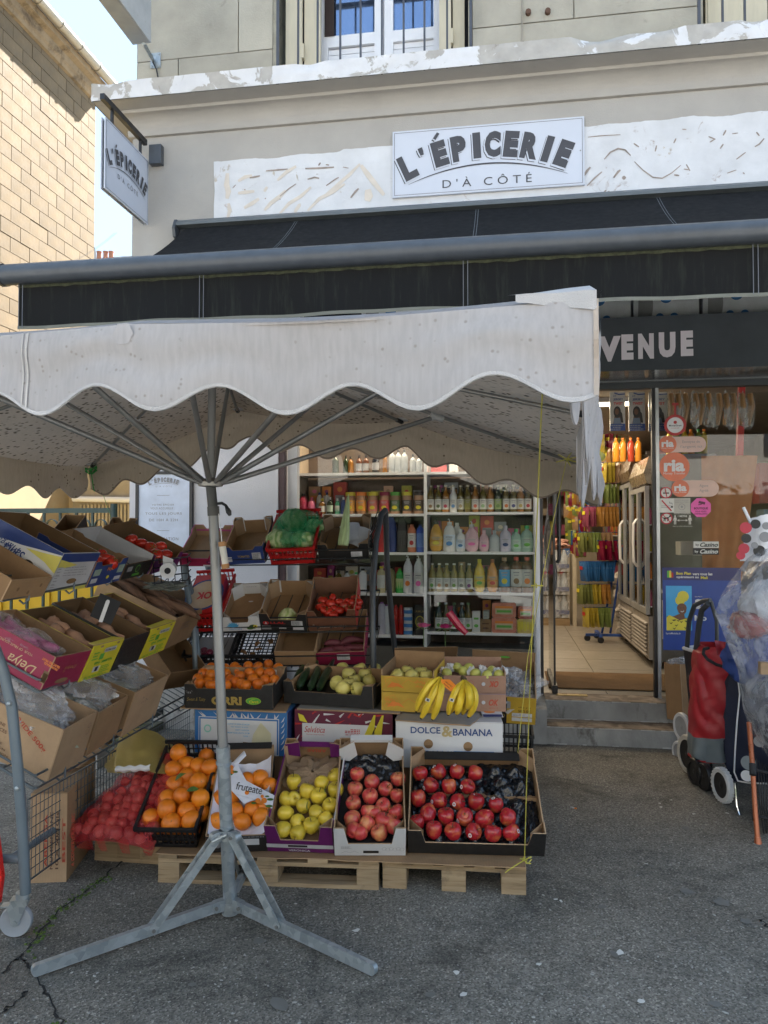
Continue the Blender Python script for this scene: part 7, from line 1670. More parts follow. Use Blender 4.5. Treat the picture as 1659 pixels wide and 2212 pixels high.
def d_del(mb):
 put_text(mb,'Delya',.30,.065,.14,.06,0,0,flip=True,shear=.35);put_text(mb,'SELECTED FRUIT',.42,.125,.09,.010,1,0,flip=True,bold=.03);put_text(mb,'FROM BRAZIL',.425,.112,.07,.010,1,0,flip=True,bold=.03)
 put_text(mb,'YOUR  OF FRUIT SOURCE',.24,.115,.18,.011,0,0,flip=True);pill(mb,.405,.435,.03,.085,-.001,2);pill(mb,.412,.43,.035,.075,-.0015,3)
prints(M1,'left',d_del,[C('cream_gold',.55,.40,.22),ORAP,KRAFTL,KRAFTD],'lettering')
prints(M1,'front',many(T('Delya',M1.w*.55,.09,.09,.022,0,flip=True,shear=.3),Dc(M1.w*.45,.028,.05,.012,1),T('*',M1.w*.4,.075,.016,.016,0)),[C('gold_dull',.36,.16,.05),KRAFT],'lettering')
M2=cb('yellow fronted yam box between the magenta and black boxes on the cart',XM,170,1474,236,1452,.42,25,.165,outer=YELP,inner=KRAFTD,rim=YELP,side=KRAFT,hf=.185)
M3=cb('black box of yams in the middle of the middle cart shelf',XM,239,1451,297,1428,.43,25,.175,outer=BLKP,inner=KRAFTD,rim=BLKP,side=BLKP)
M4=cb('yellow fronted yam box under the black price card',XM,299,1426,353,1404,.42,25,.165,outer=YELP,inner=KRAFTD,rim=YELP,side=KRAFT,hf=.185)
for o,k in((M2,1),(M4,2)):
 w_=o.w
 def d_y(mb):
  rect(mb,w_*.42,w_*.82,.135,.158,0,0);put_text(mb,'GLOBAL G.A.P.',w_*.62,.146,w_*.36,.010,2,-.001,bold=.03);rect(mb,w_*.33,w_*.47,.10,.132,0,1);put_text(mb,'EN- SMETA',w_*.55,.085,w_*.6,.014,1,0,bold=.04)
  rect(mb,w_*.28,w_*.50,.035,.065,0,0);rect(mb,w_*.35,w_*.44,.038,.062,-.001,3);lines(w_*.1,w_*.3,.10,.15,3,1,0)(mb);lines(w_*.55,w_*.9,.02,.06,4,1,0)(mb);lines(w_*.1,w_*.9,.005,.02,2,1,0)(mb)
 prints(o,'front',d_y,[LGREY,GREENP,INK,BLKP],'lettering')
 MB().prism([(.0,0),(w_,0),(w_*.95,.055),(w_*.06,.045)],.0,.004,'z',ms=(0,0,1)).build('flap',[YELP,KRAFTL],o.root,M=Matrix.Translation((0,.0,.186))@Matrix.Rotation(R(-18),4,'X'))
 hb_=MB();disc(hb_,w_*.25,.205-.03,.014,.006,-.003,0);disc(hb_,w_*.8,.175,.014,.006,-.003,0);hb_.build('torn_slots',KRAFTL,o.root)
M5=cb('large brown carton of dark cassava roots, far end of the middle cart shelf',XM,354,1403,434,1366,.52,25,.20,outer=KRAFT,inner=KRAFTL,rim=KRAFTL,side=KRAFTL)
prints(M5,'front',lines(.12,.25,.10,.15,3,0),[KRAFTI])
BAGP=root_mesh(.20,.036,M_('purple_yam',(.36,.07,.19),.5,var=.5,vs=22),7,.2)
for k,(x,y,z,a_) in enumerate([(.06,.10,.05,1.2),(.13,.15,.06,.9),(.09,.22,.07,1.5),(.16,.30,.07,1.1),(.07,.36,.07,1.7),(.18,.12,.06,1.4),(.12,.40,.06,.6)]):
 o=bpy.data.objects.new('sweet_potato',BAGP);place(o,M1.M@TR(x+.01,y*.7+.11,z+.055,a_,.05,0,1.05));tag(o,'purple sweet potato in a clear bag in the magenta box','sweet potato','bagged sweet potatoes on the cart')
for k,(x,y,s_) in enumerate([(.09,.34,'upper'),(.10,.17,'lower')]):
 tag(crumple(x,y,.12,.09,.13,.055,11+k,None,amp=.3,fr=2).build('plastic_bag',FILMB,M=M1.M,smooth=True),'clear bag holding purple sweet potatoes in the magenta box, %s bag'%s_,'plastic bag')
YAM=M_('yam_skin',(.36,.20,.12),.8,var=.35,vs=14,bs=40,bst=.4,rnd=.15);ym=[root_mesh(.16,.034,YAM,s,.3,lump=.5) for s in(11,12,13)]
for o_,nm in((M2,'yellow fronted'),(M3,'black'),(M4,'second yellow fronted')):
 for k in range(6):
  o=bpy.data.objects.new('yam',ym[k%3]);place(o,o_.M@TR(.05+.045*(k%3)+.02,.14+.07*(k//2),.12+.02*(k%2),1.2+.4*math.sin(k*2),.1,0,1.15));tag(o,'knobbly brown yam in the %s box on the cart'%nm,'yam','yams in the %s box'%nm)
CAS=M_('cassava_bark',(.13,.068,.04),.85,var=.5,vs=14,bs=40,bst=.6,rnd=.2,vsc=(.6,3,3));cm=[root_mesh(.38,.034,CAS,s,.12,lump=.4) for s in(21,22,23)]
for k,(x,y,z,a_) in enumerate([(.07,.20,.14,1.45),(.13,.25,.15,1.6),(.19,.20,.15,1.5),(.25,.26,.15,1.75),(.10,.40,.17,1.3),(.20,.38,.18,1.6),(.16,.14,.18,1.5),(.24,.12,.17,1.4),(.15,.34,.20,1.7)]):
 o=bpy.data.objects.new('cassava_root',cm[k%3]);place(o,M5.M@TR(x,y,z+.03,a_));tag(o,'long dark brown cassava root in the large carton on the cart','cassava','cassava roots in the large carton')
pc=P(228,1312,3.75);pcm=Matrix.Translation(pc)@Matrix.Rotation(R(28),4,'Z')@Matrix.Rotation(R(18),4,'Y')@Matrix.Rotation(R(-15),4,'X')
pcd=thing('price_card','blank black price card with a white plastic clip above the yams','price card',pcm)
MB().prism([(-.055,-.06),(.05,-.075),(.062,.045),(-.045,.06)],0,.002,'y').build('card',BLACKM,pcd)
mb=MB();mb.add([(x_,-.004,z_) for x_,z_ in[(-.009,-.075),(.009,-.075),(.010,.03),(.006,.038),(-.004,.038),(-.008,.03)]],[(0,1,2,3,4,5)]);mb.build('clip',WHITEP,pcd)
N1=cb('tall brown carton with red capitals and clear bags, nearest on the lower cart shelf',XB,103,1690,178,1640,.50,20,.235,outer=KRAFTL,inner=KRAFTL,rim=KRAFTL,side=KRAFTL)
def d_n1(mb):
 put_text(mb,'S/VIDE 500g',.36,.165,.20,.028,0,0,bold=.02,rot=-.5);put_text(mb,'TOBO',.09,.215,.10,.024,0,0,bold=.03);put_text(mb,'NUMBER ONE',.19,.16,.12,.014,1,0,bold=.01,rot=-.1);put_text(mb,'2 X 50 PIECES',.20,.135,.13,.014,1,0,bold=.01,rot=-.1)
 for k,s in enumerate(('PATE DE SEMOULE','100% D\'ORIGINE','CERTIFICATION','CONSERVATION')):put_text(mb,s,.16+.02*k,.105-.022*k,.16,.010,1,0,rot=-.08)
 ring(mb,.10,.175,.014,.022,0,0)
prints(N1,'left',d_n1,[REDI,KRAFTI],'lettering');prints(N1,'front',many(lambda mb:ring(mb,N1.w-.04,.18,.010,.012,0,0),lambda mb:stroke(mb,[(N1.w-.05,.14),(N1.w-.03,.14),(N1.w-.03,.165)],.002,0,0)),[KRAFTI])
N2=cb('brown carton stuffed with clear plastic, middle of the lower cart shelf',XB,186,1634,250,1590,.50,20,.215,inner=KRAFT)
N3=cb('tall brown carton with blue weight print and clear plastic, far on the lower shelf',XB,262,1592,335,1545,.50,20,.235,outer=KRAFTL,inner=KRAFT,side=KRAFT)
prints(N3,'left',many(T('100g',.42,.17,.075,.03,0,bold=.04,rot=-.9),T('CONSERVE',.34,.13,.10,.012,1,rot=-.2),T('ANS OUVERT',.34,.10,.10,.010,1,rot=-.2)),[NAVY,KRAFTI],'lettering')
prints(N3,'front',T('LF-10g',N3.w*.4,.15,.08,.010,0),[KRAFTI],'lettering')
N4=carton('dark brown open box behind the film filled cartons, end of the lower shelf',P(352,1490,4.55),P(432,1478,4.75),.34,35,.13,KRAFTD,KRAFTD,KRAFT,hb=.20)
for k,(o,lb_) in enumerate(((N1,'nearest'),(N2,'middle'),(N3,'farthest'))):
 tag(crumple(o.w*.5,.24,.20,o.w*.40,.18,.075,61+k*3,None,n=30,amp=.5,fr=1.7).build('plastic_bag',FILM,M=o.M,smooth=True),'crumpled clear plastic bag welling out of the %s carton on the lower cart shelf'%lb_,'plastic bag')
 pk=crumple(o.w*.5,.20,.10,o.w*.40,.17,.055,81+k,None,amp=.3);tag(pk.build('food_packet',C('packet_olive',.30,.30,.22,.4),M=o.M,smooth=30),'pale packets inside the %s carton on the lower cart shelf'%lb_,'packet')
gA=Pz(64,1908,0);gB=Pz(143,1905,0)
GC=carton('large carton with sideways red and black print standing behind the mesh',gA,gB,.42,0,.40,outer=KRAFTL,inner=KRAFTL,rim=KRAFTL,lid=True,side=KRAFT)
def d_gc(mb):
 for k,(s,x,w_,m) in enumerate((('NUMBER ONE',.095,.26,1),('10 X 50/1Gls',.12,.26,1),('ABERGA',.07,.24,0),('BEST',.15,.20,0),('A CONSERVER AU SEC',.19,.24,0))):put_text(mb,s,x,.19,w_,.014,m,0,rot=PI/2,bold=.02)
prints(GC,'front',d_gc,[REDI,KRAFTI],'lettering')
tag(MB().box(0,.28,0,.36,0,.004).build('carton_flap',KRAFTL,M=Matrix.Translation(Pz(60,1855,.0)+Vector((-.04,.05,.44)))@Matrix.Rotation(.12,4,'X')),'loose cardboard flap on top of the large carton behind the mesh','cardboard')
carton('closed brown carton at the back under the cart',Pz(150,1790,0),Pz(205,1780,0),.4,0,.36,lid=True)
rl_=thing('paper_roll','white roll of paper or labels in the wire basket between the racks','paper roll',P(362,1233,4.2))
part(MB().tube([P(362,1233,4.15),P(366,1228,4.35)],.042,18),'roll',WHITEP,True,parent=rl_);part(MB().tube([P(361.8,1233.3,4.145),P(362,1233,4.151)],.017,14),'core',BLACKM,parent=rl_)
part(MB().grid(lambda i,j:tuple(P(352+22*i,1222-22*j+8*i*j,4.2)),4,4),'loose_end',WHITEP,True,parent=rl_)
wb_=MB()
for v in(1205,1222,1240,1255):wb_.tube([P(330,v+6,4.3),P(405,v-2,4.5),P(412,v-10,4.8)],.004,5)
for u in(330,345,360,375,390,405):wb_.tube([P(u,1205,4.3+(u-330)*.003),P(u+4,1262,4.35+(u-330)*.003),P(u+16,1250,4.7)],.003,5)
tag(stuff(wb_.build('wire_basket',WIRED,smooth=True)),'small tangled wire basket between cart and rack','basket')
tag(crumple(0,0,0,.10,.07,.022,91,None,amp=.6).build('grey_rag',C('grey_cloth',.16,.17,.15,.9),M=Matrix.Translation(P(358,1266,4.4)),smooth=30),'grey crumpled cloth lying under the paper roll','cloth')
#  SHOP WINDOW DISPLAY
SY=6.64
du=thing('display_shelves','white shelving unit behind the shop window, full of bottles and jars','shelves',(-1.0,SY,.3))
xw0=Py(640,1200,SY).x;xdv=Py(919,1200,SY).x;xw1=Py(1156,1200,SY).x
SH={}
for nm,vl,vr in(('a',1021,1018),('b',1110,1106),('c',1193,1192),('d',1281,1280),('e',1371,1367)):
 zl=Py(780,vl,SY).z;zr2=Py(1040,vr,SY).z;SH[nm]=(zl,zr2)
 part(MB().box(xw0,xdv-.014,SY,SY+.32,zl-.022,zl),'shelf_board',WPAINT,parent=du);part(MB().box(xdv+.014,xw1-.012,SY,SY+.32,zr2-.022,zr2),'shelf_board',WPAINT,parent=du)
for x in(xdv-.013,xw1-.011):part(MB().box(x,x+.026,SY-.004,SY+.33,.3,2.9),'upright',WPAINT,parent=du)
part(MB().box(xw0-.02,xw0,SY,SY+.33,.3,2.9),'upright',WPAINT,parent=du)
part(MB().box(xw0,xw1,SY+.34,SY+.36,.3,2.9),'back_board',C('backing_dark',.10,.075,.06,.8),parent=du)
part(MB().box(xw0,xw1,SY,SY+.33,.28,.62),'base_cabinet',C('cabinet_grey',.12,.11,.10,.7),parent=du)
GLM={}
def liq(name,col,rough=.12):
 if name in MATS:return MATS[name]
 m,t,b=base_mat(name,rough,0,.45);b.inputs['Base Color'].default_value=(*col,1);b.inputs['Coat Weight'].default_value=.12;MATS[name]=m;return m
PROF={'syrup':[(.026,0),(.029,.006),(.029,.135),(.026,.155),(.014,.185),(.0115,.20),(.0115,.222)],'jar':[(.036,0),(.038,.006),(.038,.105),(.034,.122),(.034,.128)],'lotion':[(.034,0),(.037,.01),(.036,.10),(.032,.17),(.018,.20),(.012,.205)],'oval':[(.024,0),(.036,.02),(.041,.07),(.034,.13),(.016,.165),(.012,.175)],'square':[(.035,0),(.038,.008),(.037,.13),(.028,.155),(.013,.168),(.012,.18)],'big':[(.038,0),(.040,.01),(.040,.19),(.028,.215),(.015,.225),(.015,.235)],'can':[(.028,0),(.030,.004),(.030,.20),(.024,.225),(.012,.232)],'tube':[(.026,0),(.028,.01),(.028,.15),(.006,.22)]}
def bottle(kind,label,u,sh,col,h,w,body,lab=None,cap=None,caph=.02,pump=False,y=None,x=None,z=None,cat='bottle',grp=None,dots=None,flat=1.0):
 y=y or SY+.06+random.uniform(0,.015);zz=z if z is not None else SH[sh][col];xx=x if x is not None else Py(u,1200,y).x
 pr=PROF[kind];H0=pr[-1][1];W0=max(p[0] for p in pr);kz=h/H0;kx=w/2/W0
 r=thing('bottle' if cat=='bottle' else cat.replace(' ','_'),label,cat,(xx,y,zz),grp)
 MB().lathe([(a*kx,b_*kz) for a,b_ in pr],14,sy=flat).build('bottle_body',body,r,45)
 if cap:rc=pr[-1][0]*kx*(1.15 if kind!='jar' else 1.06);MB().lathe([(rc,h),(rc,h+caph),(rc*.9,h+caph+.002),(0,h+caph+.002)],12,sy=flat if kind=='jar' else 1).build('cap',cap,r,45)
 if pump:
  MB().tube([(0,0,h+caph),(0,0,h+caph+.02),(-.005,-.012,h+caph+.028),(-.008,-.04,h+caph+.024)],.005,6).build('pump_head',cap,r,True)
 if lab is not None:
  z0,z1={'syrup':(.025,.115),'jar':(.02,.095),'lotion':(.03,.13),'oval':(.035,.10),'square':(.03,.11),'big':(.045,.17),'can':(.05,.15),'tube':(.04,.12)}[kind]
  rr_0=max(p[0] for p in pr)*kx*1.012
  if kind in('oval','lotion'):rr_0*=.93
  mb=MB();vs=[];n=12
  for k in range(n+1):
   a=-PI/2-1.15+2.3*k/n
   for z_ in(z0*kz,z1*kz):vs.append((rr_0*1.03*math.cos(a),rr_0*1.03*math.sin(a)*flat,z_))
  mb.add(vs,[(2*k,2*k+2,2*k+3,2*k+1) for k in range(n)],0)
  if dots:
   yy_=-rr_0*1.06*flat;disc(mb,0,(z0+(z1-z0)*.32)*kz,w*.24,(z1-z0)*kz*.17,yy_,1,n=14);rect(mb,-w*.26,w*.26,(z1-(z1-z0)*.22)*kz,(z1-(z1-z0)*.14)*kz,yy_,2)
   rect(mb,-w*.2,w*.2,(z1-(z1-z0)*.36)*kz,(z1-(z1-z0)*.31)*kz,yy_,2)
   mb.build('label',[lab,dots,INKL],r)
  else:mb.build('label',lab,r)
 return r
ubk=lambda x:768+.2645*x
d_y=SY/1.0
def hpx(v):return v*.2645*6.75/FPX
OLIVE=liq('olive_syrup',(.10,.075,.012));AMB=liq('amber_syrup',(.24,.10,.015));DKG=liq('dark_green_glass',(.02,.035,.015));MILK=liq('milky',(.62,.63,.65));CLR=liq('clear_grey',(.34,.37,.40));BRN=liq('brown_bottle',(.11,.04,.015))
LW=C('label_white',.60,.60,.57,.6)
fruit_names=['pear brown','dark olive','crimson','pale blue','tan','olive','coral','pale green','orange','avocado green','orange and blue','indigo','plain gold','red and blue']
fruit_cols=[(.25,.14,.05),(.10,.14,.05),(.40,.03,.08),(.10,.25,.5),(.35,.28,.15),(.20,.20,.05),(.55,.12,.07),(.25,.4,.2),(.62,.20,.05),(.12,.22,.05),(.55,.15,.03),(.05,.06,.2),(.45,.35,.1),(.35,.02,.03)]
for k,x in enumerate([615,678,737,800,860,918,980,1043,1103,1165,1233,1292,1350,1410]):
 bottle('syrup','slim syrup bottle with a small %s picture, upper row behind the window'%fruit_names[k],ubk(x),'b',1,hpx(205),hpx(60),[OLIVE,OLIVE,AMB,MILK,OLIVE,OLIVE,AMB,OLIVE,AMB,DKG,OLIVE,OLIVE,AMB,OLIVE][k],[LW,LW,LW,LW,LW,C('label_olive',.22,.22,.06),LW,LW,LW,C('label_green',.30,.38,.16),LW,LW,LW,LW][k],C('syrup_cap',.45,.42,.34,.4),.014,cat='bottle',dots=C('fruit_dot%d'%k,*fruit_cols[k]),grp='syrup bottles in a row')
jcol=[('yellow lid',YELP,(.60,.30,.06)),('orange lid',ORAP,(.62,.25,.04)),('yellow lid and pink label',YELP,(.45,.12,.10)),('crimson lid',MAGP,(.40,.05,.06)),('green lid',GREENP,(.08,.14,.06)),('bright yellow lid and dark label',C('bright_yellow',.62,.55,.02),(.06,.055,.05)),('black lid',BLKP,(.07,.05,.03))]
for k,u in enumerate([757,781,806,831,854,880,905]):
 bottle('jar','plastic sauce jar with %s on the left shelves'%jcol[k][0],u,'b',0,hpx(150),hpx(88),C('jar_fill%d'%k,.30,.16,.09,.3),C('jar_label%d'%k,*jcol[k][2]),jcol[k][1],hpx(28),cat='jar',dots=YELP,grp='sauce jars in a row')
for u,lb_,kd,h,w_,bd_,cp_,lab in[(655,'crimson shampoo bottle at the left end of the window','lotion',150,80,C('crimson_pl',.30,.02,.06,.3),BLKP,None),(673,'pink shampoo bottle beside the crimson one','lotion',120,70,C('pink_pl',.50,.12,.22,.3),C('pinkcap',.5,.1,.2),None),(696,'small amber bottle with yellow cap','square',110,60,AMB,YELP,LW),(713,'dark bottle with pale label and white cap','square',120,60,DKG,WHITEP,C('mintlabel',.45,.55,.45)),(729,'small green bottle with white cap','lotion',110,50,C('green_pl',.08,.30,.18,.3),WHITEP,LW),(742,'tapered dark blue dropper bottle','lotion',120,50,NAVY,WHITEP,None),(690,'tall white bottle with blue nozzle behind the amber one','lotion',165,60,MILK,NAVY,None),(706,'white nozzle bottle behind the dark bottle','lotion',165,50,MILK,NAVY,None)]:
 bottle(kd,lb_,u,'b',0,hpx(h),hpx(w_),bd_,lab,cp_,.02,y=SY+(.16 if 'behind' in lb_ else .05))
PK=C('pink_clear',.60,.38,.45,.25);LIL=C('lilac_clear',.42,.40,.50,.2);MINT=C('mint_clear',.28,.42,.36,.2);GCAP=C('green_cap',.06,.45,.15,.4)
for x,lb_,kd,h,w_,bd_,cp_,lab,pmp,dt in[(660,'amber baby shampoo bottle with black pump','oval',220,118,liq('amber_shampoo',(.50,.26,.03)),BLKP,C('amber_lab',.52,.30,.06),True,YELP),(768,'large white baby lotion bottle with white pump','lotion',215,105,MILK,WHITEP,C('pale_blue_lab',.5,.6,.74),True,BLUEP),(830,'white lotion bottle standing behind, only its pump end showing','lotion',210,80,MILK,WHITEP,None,False,None),(858,'small white baby powder bottle','square',160,80,MILK,WHITEP,C('pale_blue_lab',.5,.6,.74),False,BLUEP),(950,'pale pink pump bottle','oval',195,118,PK,WHITEP,PK,True,PINKS),(1050,'small oval pink lotion bottle','oval',150,88,PK,PK,PK,False,PINKS),(1135,'clear grey baby oil bottle','square',150,88,CLR,CLR,None,False,None),(1225,'lilac tinted clear bottle','square',185,95,LIL,LIL,C('lilac_lab',.4,.38,.5),False,NAVY),(1312,'smaller pale green bottle with a green cap','square',160,88,MINT,GCAP,C('mint_lab',.35,.5,.42),False,GREENP),(1400,'larger pale green bottle with a green cap, end of the row','square',185,100,MINT,GCAP,MATS['mint_lab'] if 'mint_lab' in MATS else C('mint_lab',.35,.5,.42),False,GREENP)]:
 bottle(kd,lb_,ubk(x),'c',1,hpx(h),hpx(w_),bd_,lab,cp_,hpx(22),pmp,dots=dt,flat=.7,y=SY+(.17 if 'behind' in lb_ else .07))
for x,lb_,kd,h,w_,bd_,cp_,lab in[(290,'navy blue shampoo bottle beside the rack post','lotion',285,95,NAVY,NAVY,None),(380,'black curvy body lotion bottle','lotion',280,100,BLKP,BLKP,C('black_lab',.05,.05,.05)),(460,'orange and pink hair care bottle','big',215,70,C('peach_pl',.50,.16,.08),C('peachcap',.5,.2,.12),LW),(530,'bright blue lotion bottle','big',215,68,C('cobalt_pl',.03,.08,.40),NAVY,C('bluelab',.10,.2,.5)),(210,'red bottle seen between rack and navy bottle','big',230,60,REDP,BLKP,None)]:
 bottle(kd,lb_,ubk(x),'c',0,hpx(h),hpx(w_),bd_,lab,cp_,.012,flat=.75,dots=REDP if 'orange' in lb_ else None)
for k,x in enumerate([625,685,745,805,865,928]):
 bottle('syrup','pale oil bottle on the third right shelf, %s print'%['green','peach','brown','leaf','grey coconut','purple'][k],ubk(x),'d',1,hpx(215),hpx(60),liq('pale_oil',(.26,.20,.05)),LW,C('syrup_cap2',.55,.52,.45,.4),.012,dots=C('od%d'%k,*[(.1,.3,.05),(.6,.3,.15),(.25,.15,.08),(.15,.3,.05),(.2,.2,.18),(.2,.05,.2)][k]),grp='oil bottles in a row')
for x,lb_,bd_,lab,cp_,kd,h,dt in[(1012,'waisted bottle of yellow oil',liq('yellow_oil',(.70,.48,.04)),C('yellow_oil_lab',.6,.5,.1),YELP,'oval',235,GREENP),(1118,'waisted bottle of orange oil',liq('orange_oil',(.62,.26,.05)),C('orange_oil_lab',.6,.3,.1),C('brown_cap',.3,.1,.04),'oval',235,REDP),(1215,'brown bottle with blue and white label',BRN,SKYP,C('tan_cap',.4,.25,.15),'big',250,YELP),(1312,'brown bottle with white label and red cap, left one',BRN,LW,C('coral_cap',.6,.12,.08),'big',255,KRAFT),(1400,'brown bottle with white label and red cap, right one',BRN,LW,C('coral_cap',.6,.12,.08),'big',255,ORAP)]:
 bottle(kd,lb_,ubk(x),'d',1,hpx(h),hpx(92),bd_,lab,cp_,hpx(26),dots=dt,flat=.75)
for x,lb_,bd_,lab,cp_,kd,h,w_,pmp in[(360,'green shampoo bottle on the third left shelf',C('vivid_green',.04,.35,.06,.25),C('lablime',.4,.5,.2),GREENP,'lotion',185,72,False),(428,'white lotion bottle with orange foot',MILK,LW,WHITEP,'lotion',265,82,True),(515,'white lotion bottle with pink foot',MILK,LW,WHITEP,'lotion',265,88,True),(210,'cream bottle behind the rack post',C('cream_pl',.55,.48,.28),LW,YELP,'big',200,70,False),(290,'olive bottle behind the rack post',C('olive_pl',.22,.2,.08),None,BLKP,'big',200,70,False),(60,'white bottle seen above the tomato box',MILK,None,BLKP,'big',180,70,False),(5,'green capped bottle seen above the tomato box',MILK,LW,GCAP,'big',150,60,False),(-70,'pale bottle far left of the third shelf',MILK,LW,BLKP,'square',160,70,False),(-140,'olive bottle far left of the third shelf',OLIVE,LW,BLKP,'square',160,70,False)]:
 bottle(kd,lb_,ubk(x),'d',0,hpx(h),hpx(w_),bd_,lab,cp_,.015,pmp,flat=.75,dots=ORAP if 'orange' in lb_ else PINKS if 'pink' in lb_ else None)
for k,(x,bd_) in enumerate([(680,DKG),(738,OLIVE),(805,DKG),(868,DKG),(920,OLIVE)]):
 bottle('syrup','dark olive oil bottle on the lowest right shelf, number %s from the left'%['one','two','three','four','five'][k],ubk(x),'e',1,hpx(215),hpx(62),bd_,LW,WHITEP if k%2 else C('green_cap2',.1,.2,.08),.014,dots=GREENP,grp='olive oil bottles')
for k in range(30):
 row,x=('b',630+56*k) if k<14 else('d',630+52*(k-14));
 if x>1420:continue
 bottle('syrup','dark bottle in the back row of the %s right window shelf'%('second' if row=='b' else 'fourth'),ubk(x+22),row,1,hpx(190),hpx(56),[AMB,DKG,BRN][k%3],LW if k%2 else None,BLKP,.012,y=SY+.155,grp='back row bottles of the %s right window shelf'%('second' if row=='b' else 'fourth'))
for x,w_,h,lb_,m1,m2 in[(985,62,165,'slim white carton with green print',LW,GREENP),(1062,90,105,'small kraft gift box',KRAFT,KRAFTI),(1065,45,165,'small pale box on the kraft box',C('sage',.4,.42,.36),INKL)]:
 q=Py(ubk(x),1300,SY+.05);zz=SH['e'][1]+(hpx(105) if x==1065 else 0);r=thing('carton',lb_+' on the lowest right shelf','carton',(q.x,SY+.05,zz));hh=hpx(h if x!=1065 else 62)
 MB().box(-hpx(w_)/2,hpx(w_)/2,0,.06,0,hh).build('carton_body',m1,r);mb=MB();disc(mb,0,hh*.3,hpx(w_)*.28,hh*.08,-.0015);rect(mb,-hpx(w_)*.3,hpx(w_)*.3,hh*.6,hh*.7,-.0015);mb.build('label',m2,r)
ORT=C('orange_tub',.55,.20,.14,.3);
for x,z,w_,h,lb_,m1 in[(1212,0,195,120,'orange tub with printed lid label, lower of two',ORT),(1212,122,190,115,'orange tub with printed lid label, upper of two',ORT),(1385,0,130,110,'tub of yellow slices',C('yellow_slices',.60,.46,.12,.3)),(1388,112,118,100,'red tub stacked on the yellow one',C('red_tub',.42,.10,.06,.3))]:
 q=Py(ubk(x),1300,SY+.03);W0=hpx(w_);H0=hpx(h);r=thing('food_tub',lb_+' on the lowest right shelf','tub',(q.x,SY+.03,SH['e'][1]+hpx(z)))
 MB().prism([(-W0/2+.012,0),(W0/2-.012,0),(W0/2,.012),(W0/2,H0-.012),(W0/2-.012,H0),(-W0/2+.012,H0),(-W0/2,H0-.012),(-W0/2,.012)],0,.12,'y').build('tub_body',m1,r)
 if 'yellow' in lb_ and 'red' not in lb_:
  for k in range(5):MB().box(-W0/2+.012+k*W0*.17,-W0/2+.012+k*W0*.17+W0*.14,-.004,.0,.02+(k%2)*.012,H0-.02).build('slice',YELP,r)
 else:
  mb=MB();rect(mb,-W0*.36,W0*.36,H0*.22,H0*.78,-.002,0);rect(mb,-W0*.36,W0*.36,H0*.62,H0*.78,-.003,1);rect(mb,-W0*.3,W0*.3,H0*.34,H0*.5,-.003,2);mb.build('label',[C('tub_label',.5,.42,.28),ORAP,GREENP],r)
q=Py(ubk(1310),1300,SY+.1);tag(MB().box(-.13,.13,0,.006,-.04,.04).build('price_strip',LW,M=Matrix.Translation((q.x,SY+.09,Py(ubk(1310),1301,SY).z))@Matrix.Rotation(.12,4,'Y')),'white framed strip leaning above the orange tubs','strip')
for x,lb_,bd_,cp_,kd,h,w_ in[(215,'white and purple bottle behind the rack',C('lav',.5,.48,.56),C('purplecap',.22,.06,.3),'can',250,60),(255,'white mousse bottle with purple base',MILK,MATS['purplecap'],'can',230,50),(330,'tall red gel bottle, left one',C('red_gel',.40,.015,.01,.2),REDP,'can',230,42),(372,'tall red gel bottle, right one',C('red_gel',.40,.015,.01,.2),REDP,'can',230,42)]:
 bottle(kd,lb_+' on the lowest left shelf',ubk(x),'e',0,hpx(h),hpx(w_),bd_,None,cp_,.01)
for k in range(4):
 bottle('jar','white cream jar with blue band on the lowest left shelf, %s of the stack'%['bottom','second','third','top'][k],ubk(430),'e',0,hpx(48),hpx(76),MILK,BLUEP,WHITEP,.004,z=SH['e'][0]+k*(hpx(48)+.008),cat='jar',grp='stacked cream jars')
am=Py(ubk(525),1300,SY+.05);r=thing('carton','black carton with a woman in an oval and the word AMLA','carton',(am.x,SY+.05,SH['e'][0]));W0=hpx(90);H0=hpx(240)
MB().box(-W0/2,W0/2,0,.07,0,H0).build('carton_body',BLKP,r);mb=MB();put_text(mb,'AMLA',0,H0*.80,W0*.8,H0*.075,0,-.002,bold=.01);disc(mb,0,H0*.45,W0*.40,H0*.20,-.0015,1);disc(mb,0,H0*.45,W0*.35,H0*.175,-.002,2);disc(mb,0,H0*.49,W0*.14,H0*.075,-.003,3);disc(mb,0,H0*.36,W0*.24,H0*.07,-.0028,4,a0=0,a1=PI);disc(mb,-W0*.03,H0*.53,W0*.17,H0*.075,-.0026,5);disc(mb,W0*.1,H0*.44,W0*.09,H0*.09,-.0027,5);mb.build('label',[GOLDP,YELP,C('dkolive',.12,.12,.04),SKIN,C('pale_dress',.5,.4,.25),HAIR],r)
for k,(x,w_,h,bd_) in enumerate([(-165,60,145,DKG),(30,55,130,BRN),(85,55,130,BRN),(165,62,140,liq('black_glass',(.01,.01,.012))),(240,40,150,AMB),(300,60,170,CLR),(350,60,170,CLR),(400,60,170,CLR),(470,55,130,CLR),(520,55,120,CLR),(-80,50,130,DKG),(-40,50,120,AMB)]):
 bottle('square',['green spirit bottle at the far left of the top shelf','brown bottle with grey label, left one on the top shelf','brown bottle with grey label, right one on the top shelf','black square bottle on the top shelf','amber slim bottle on the top shelf','clear tall glass bottle, first of three on the top shelf','clear tall glass bottle, second of three on the top shelf','clear tall glass bottle, third of three on the top shelf','short clear bottle left of the shelf divider','short clear bottle next to the shelf divider','dark green bottle near the left end of the top shelf','amber bottle near the left end of the top shelf'][k],ubk(x),'a',0,hpx(h),hpx(w_),bd_,GREYP if k in(1,2,3) else None,BLKP,.02)
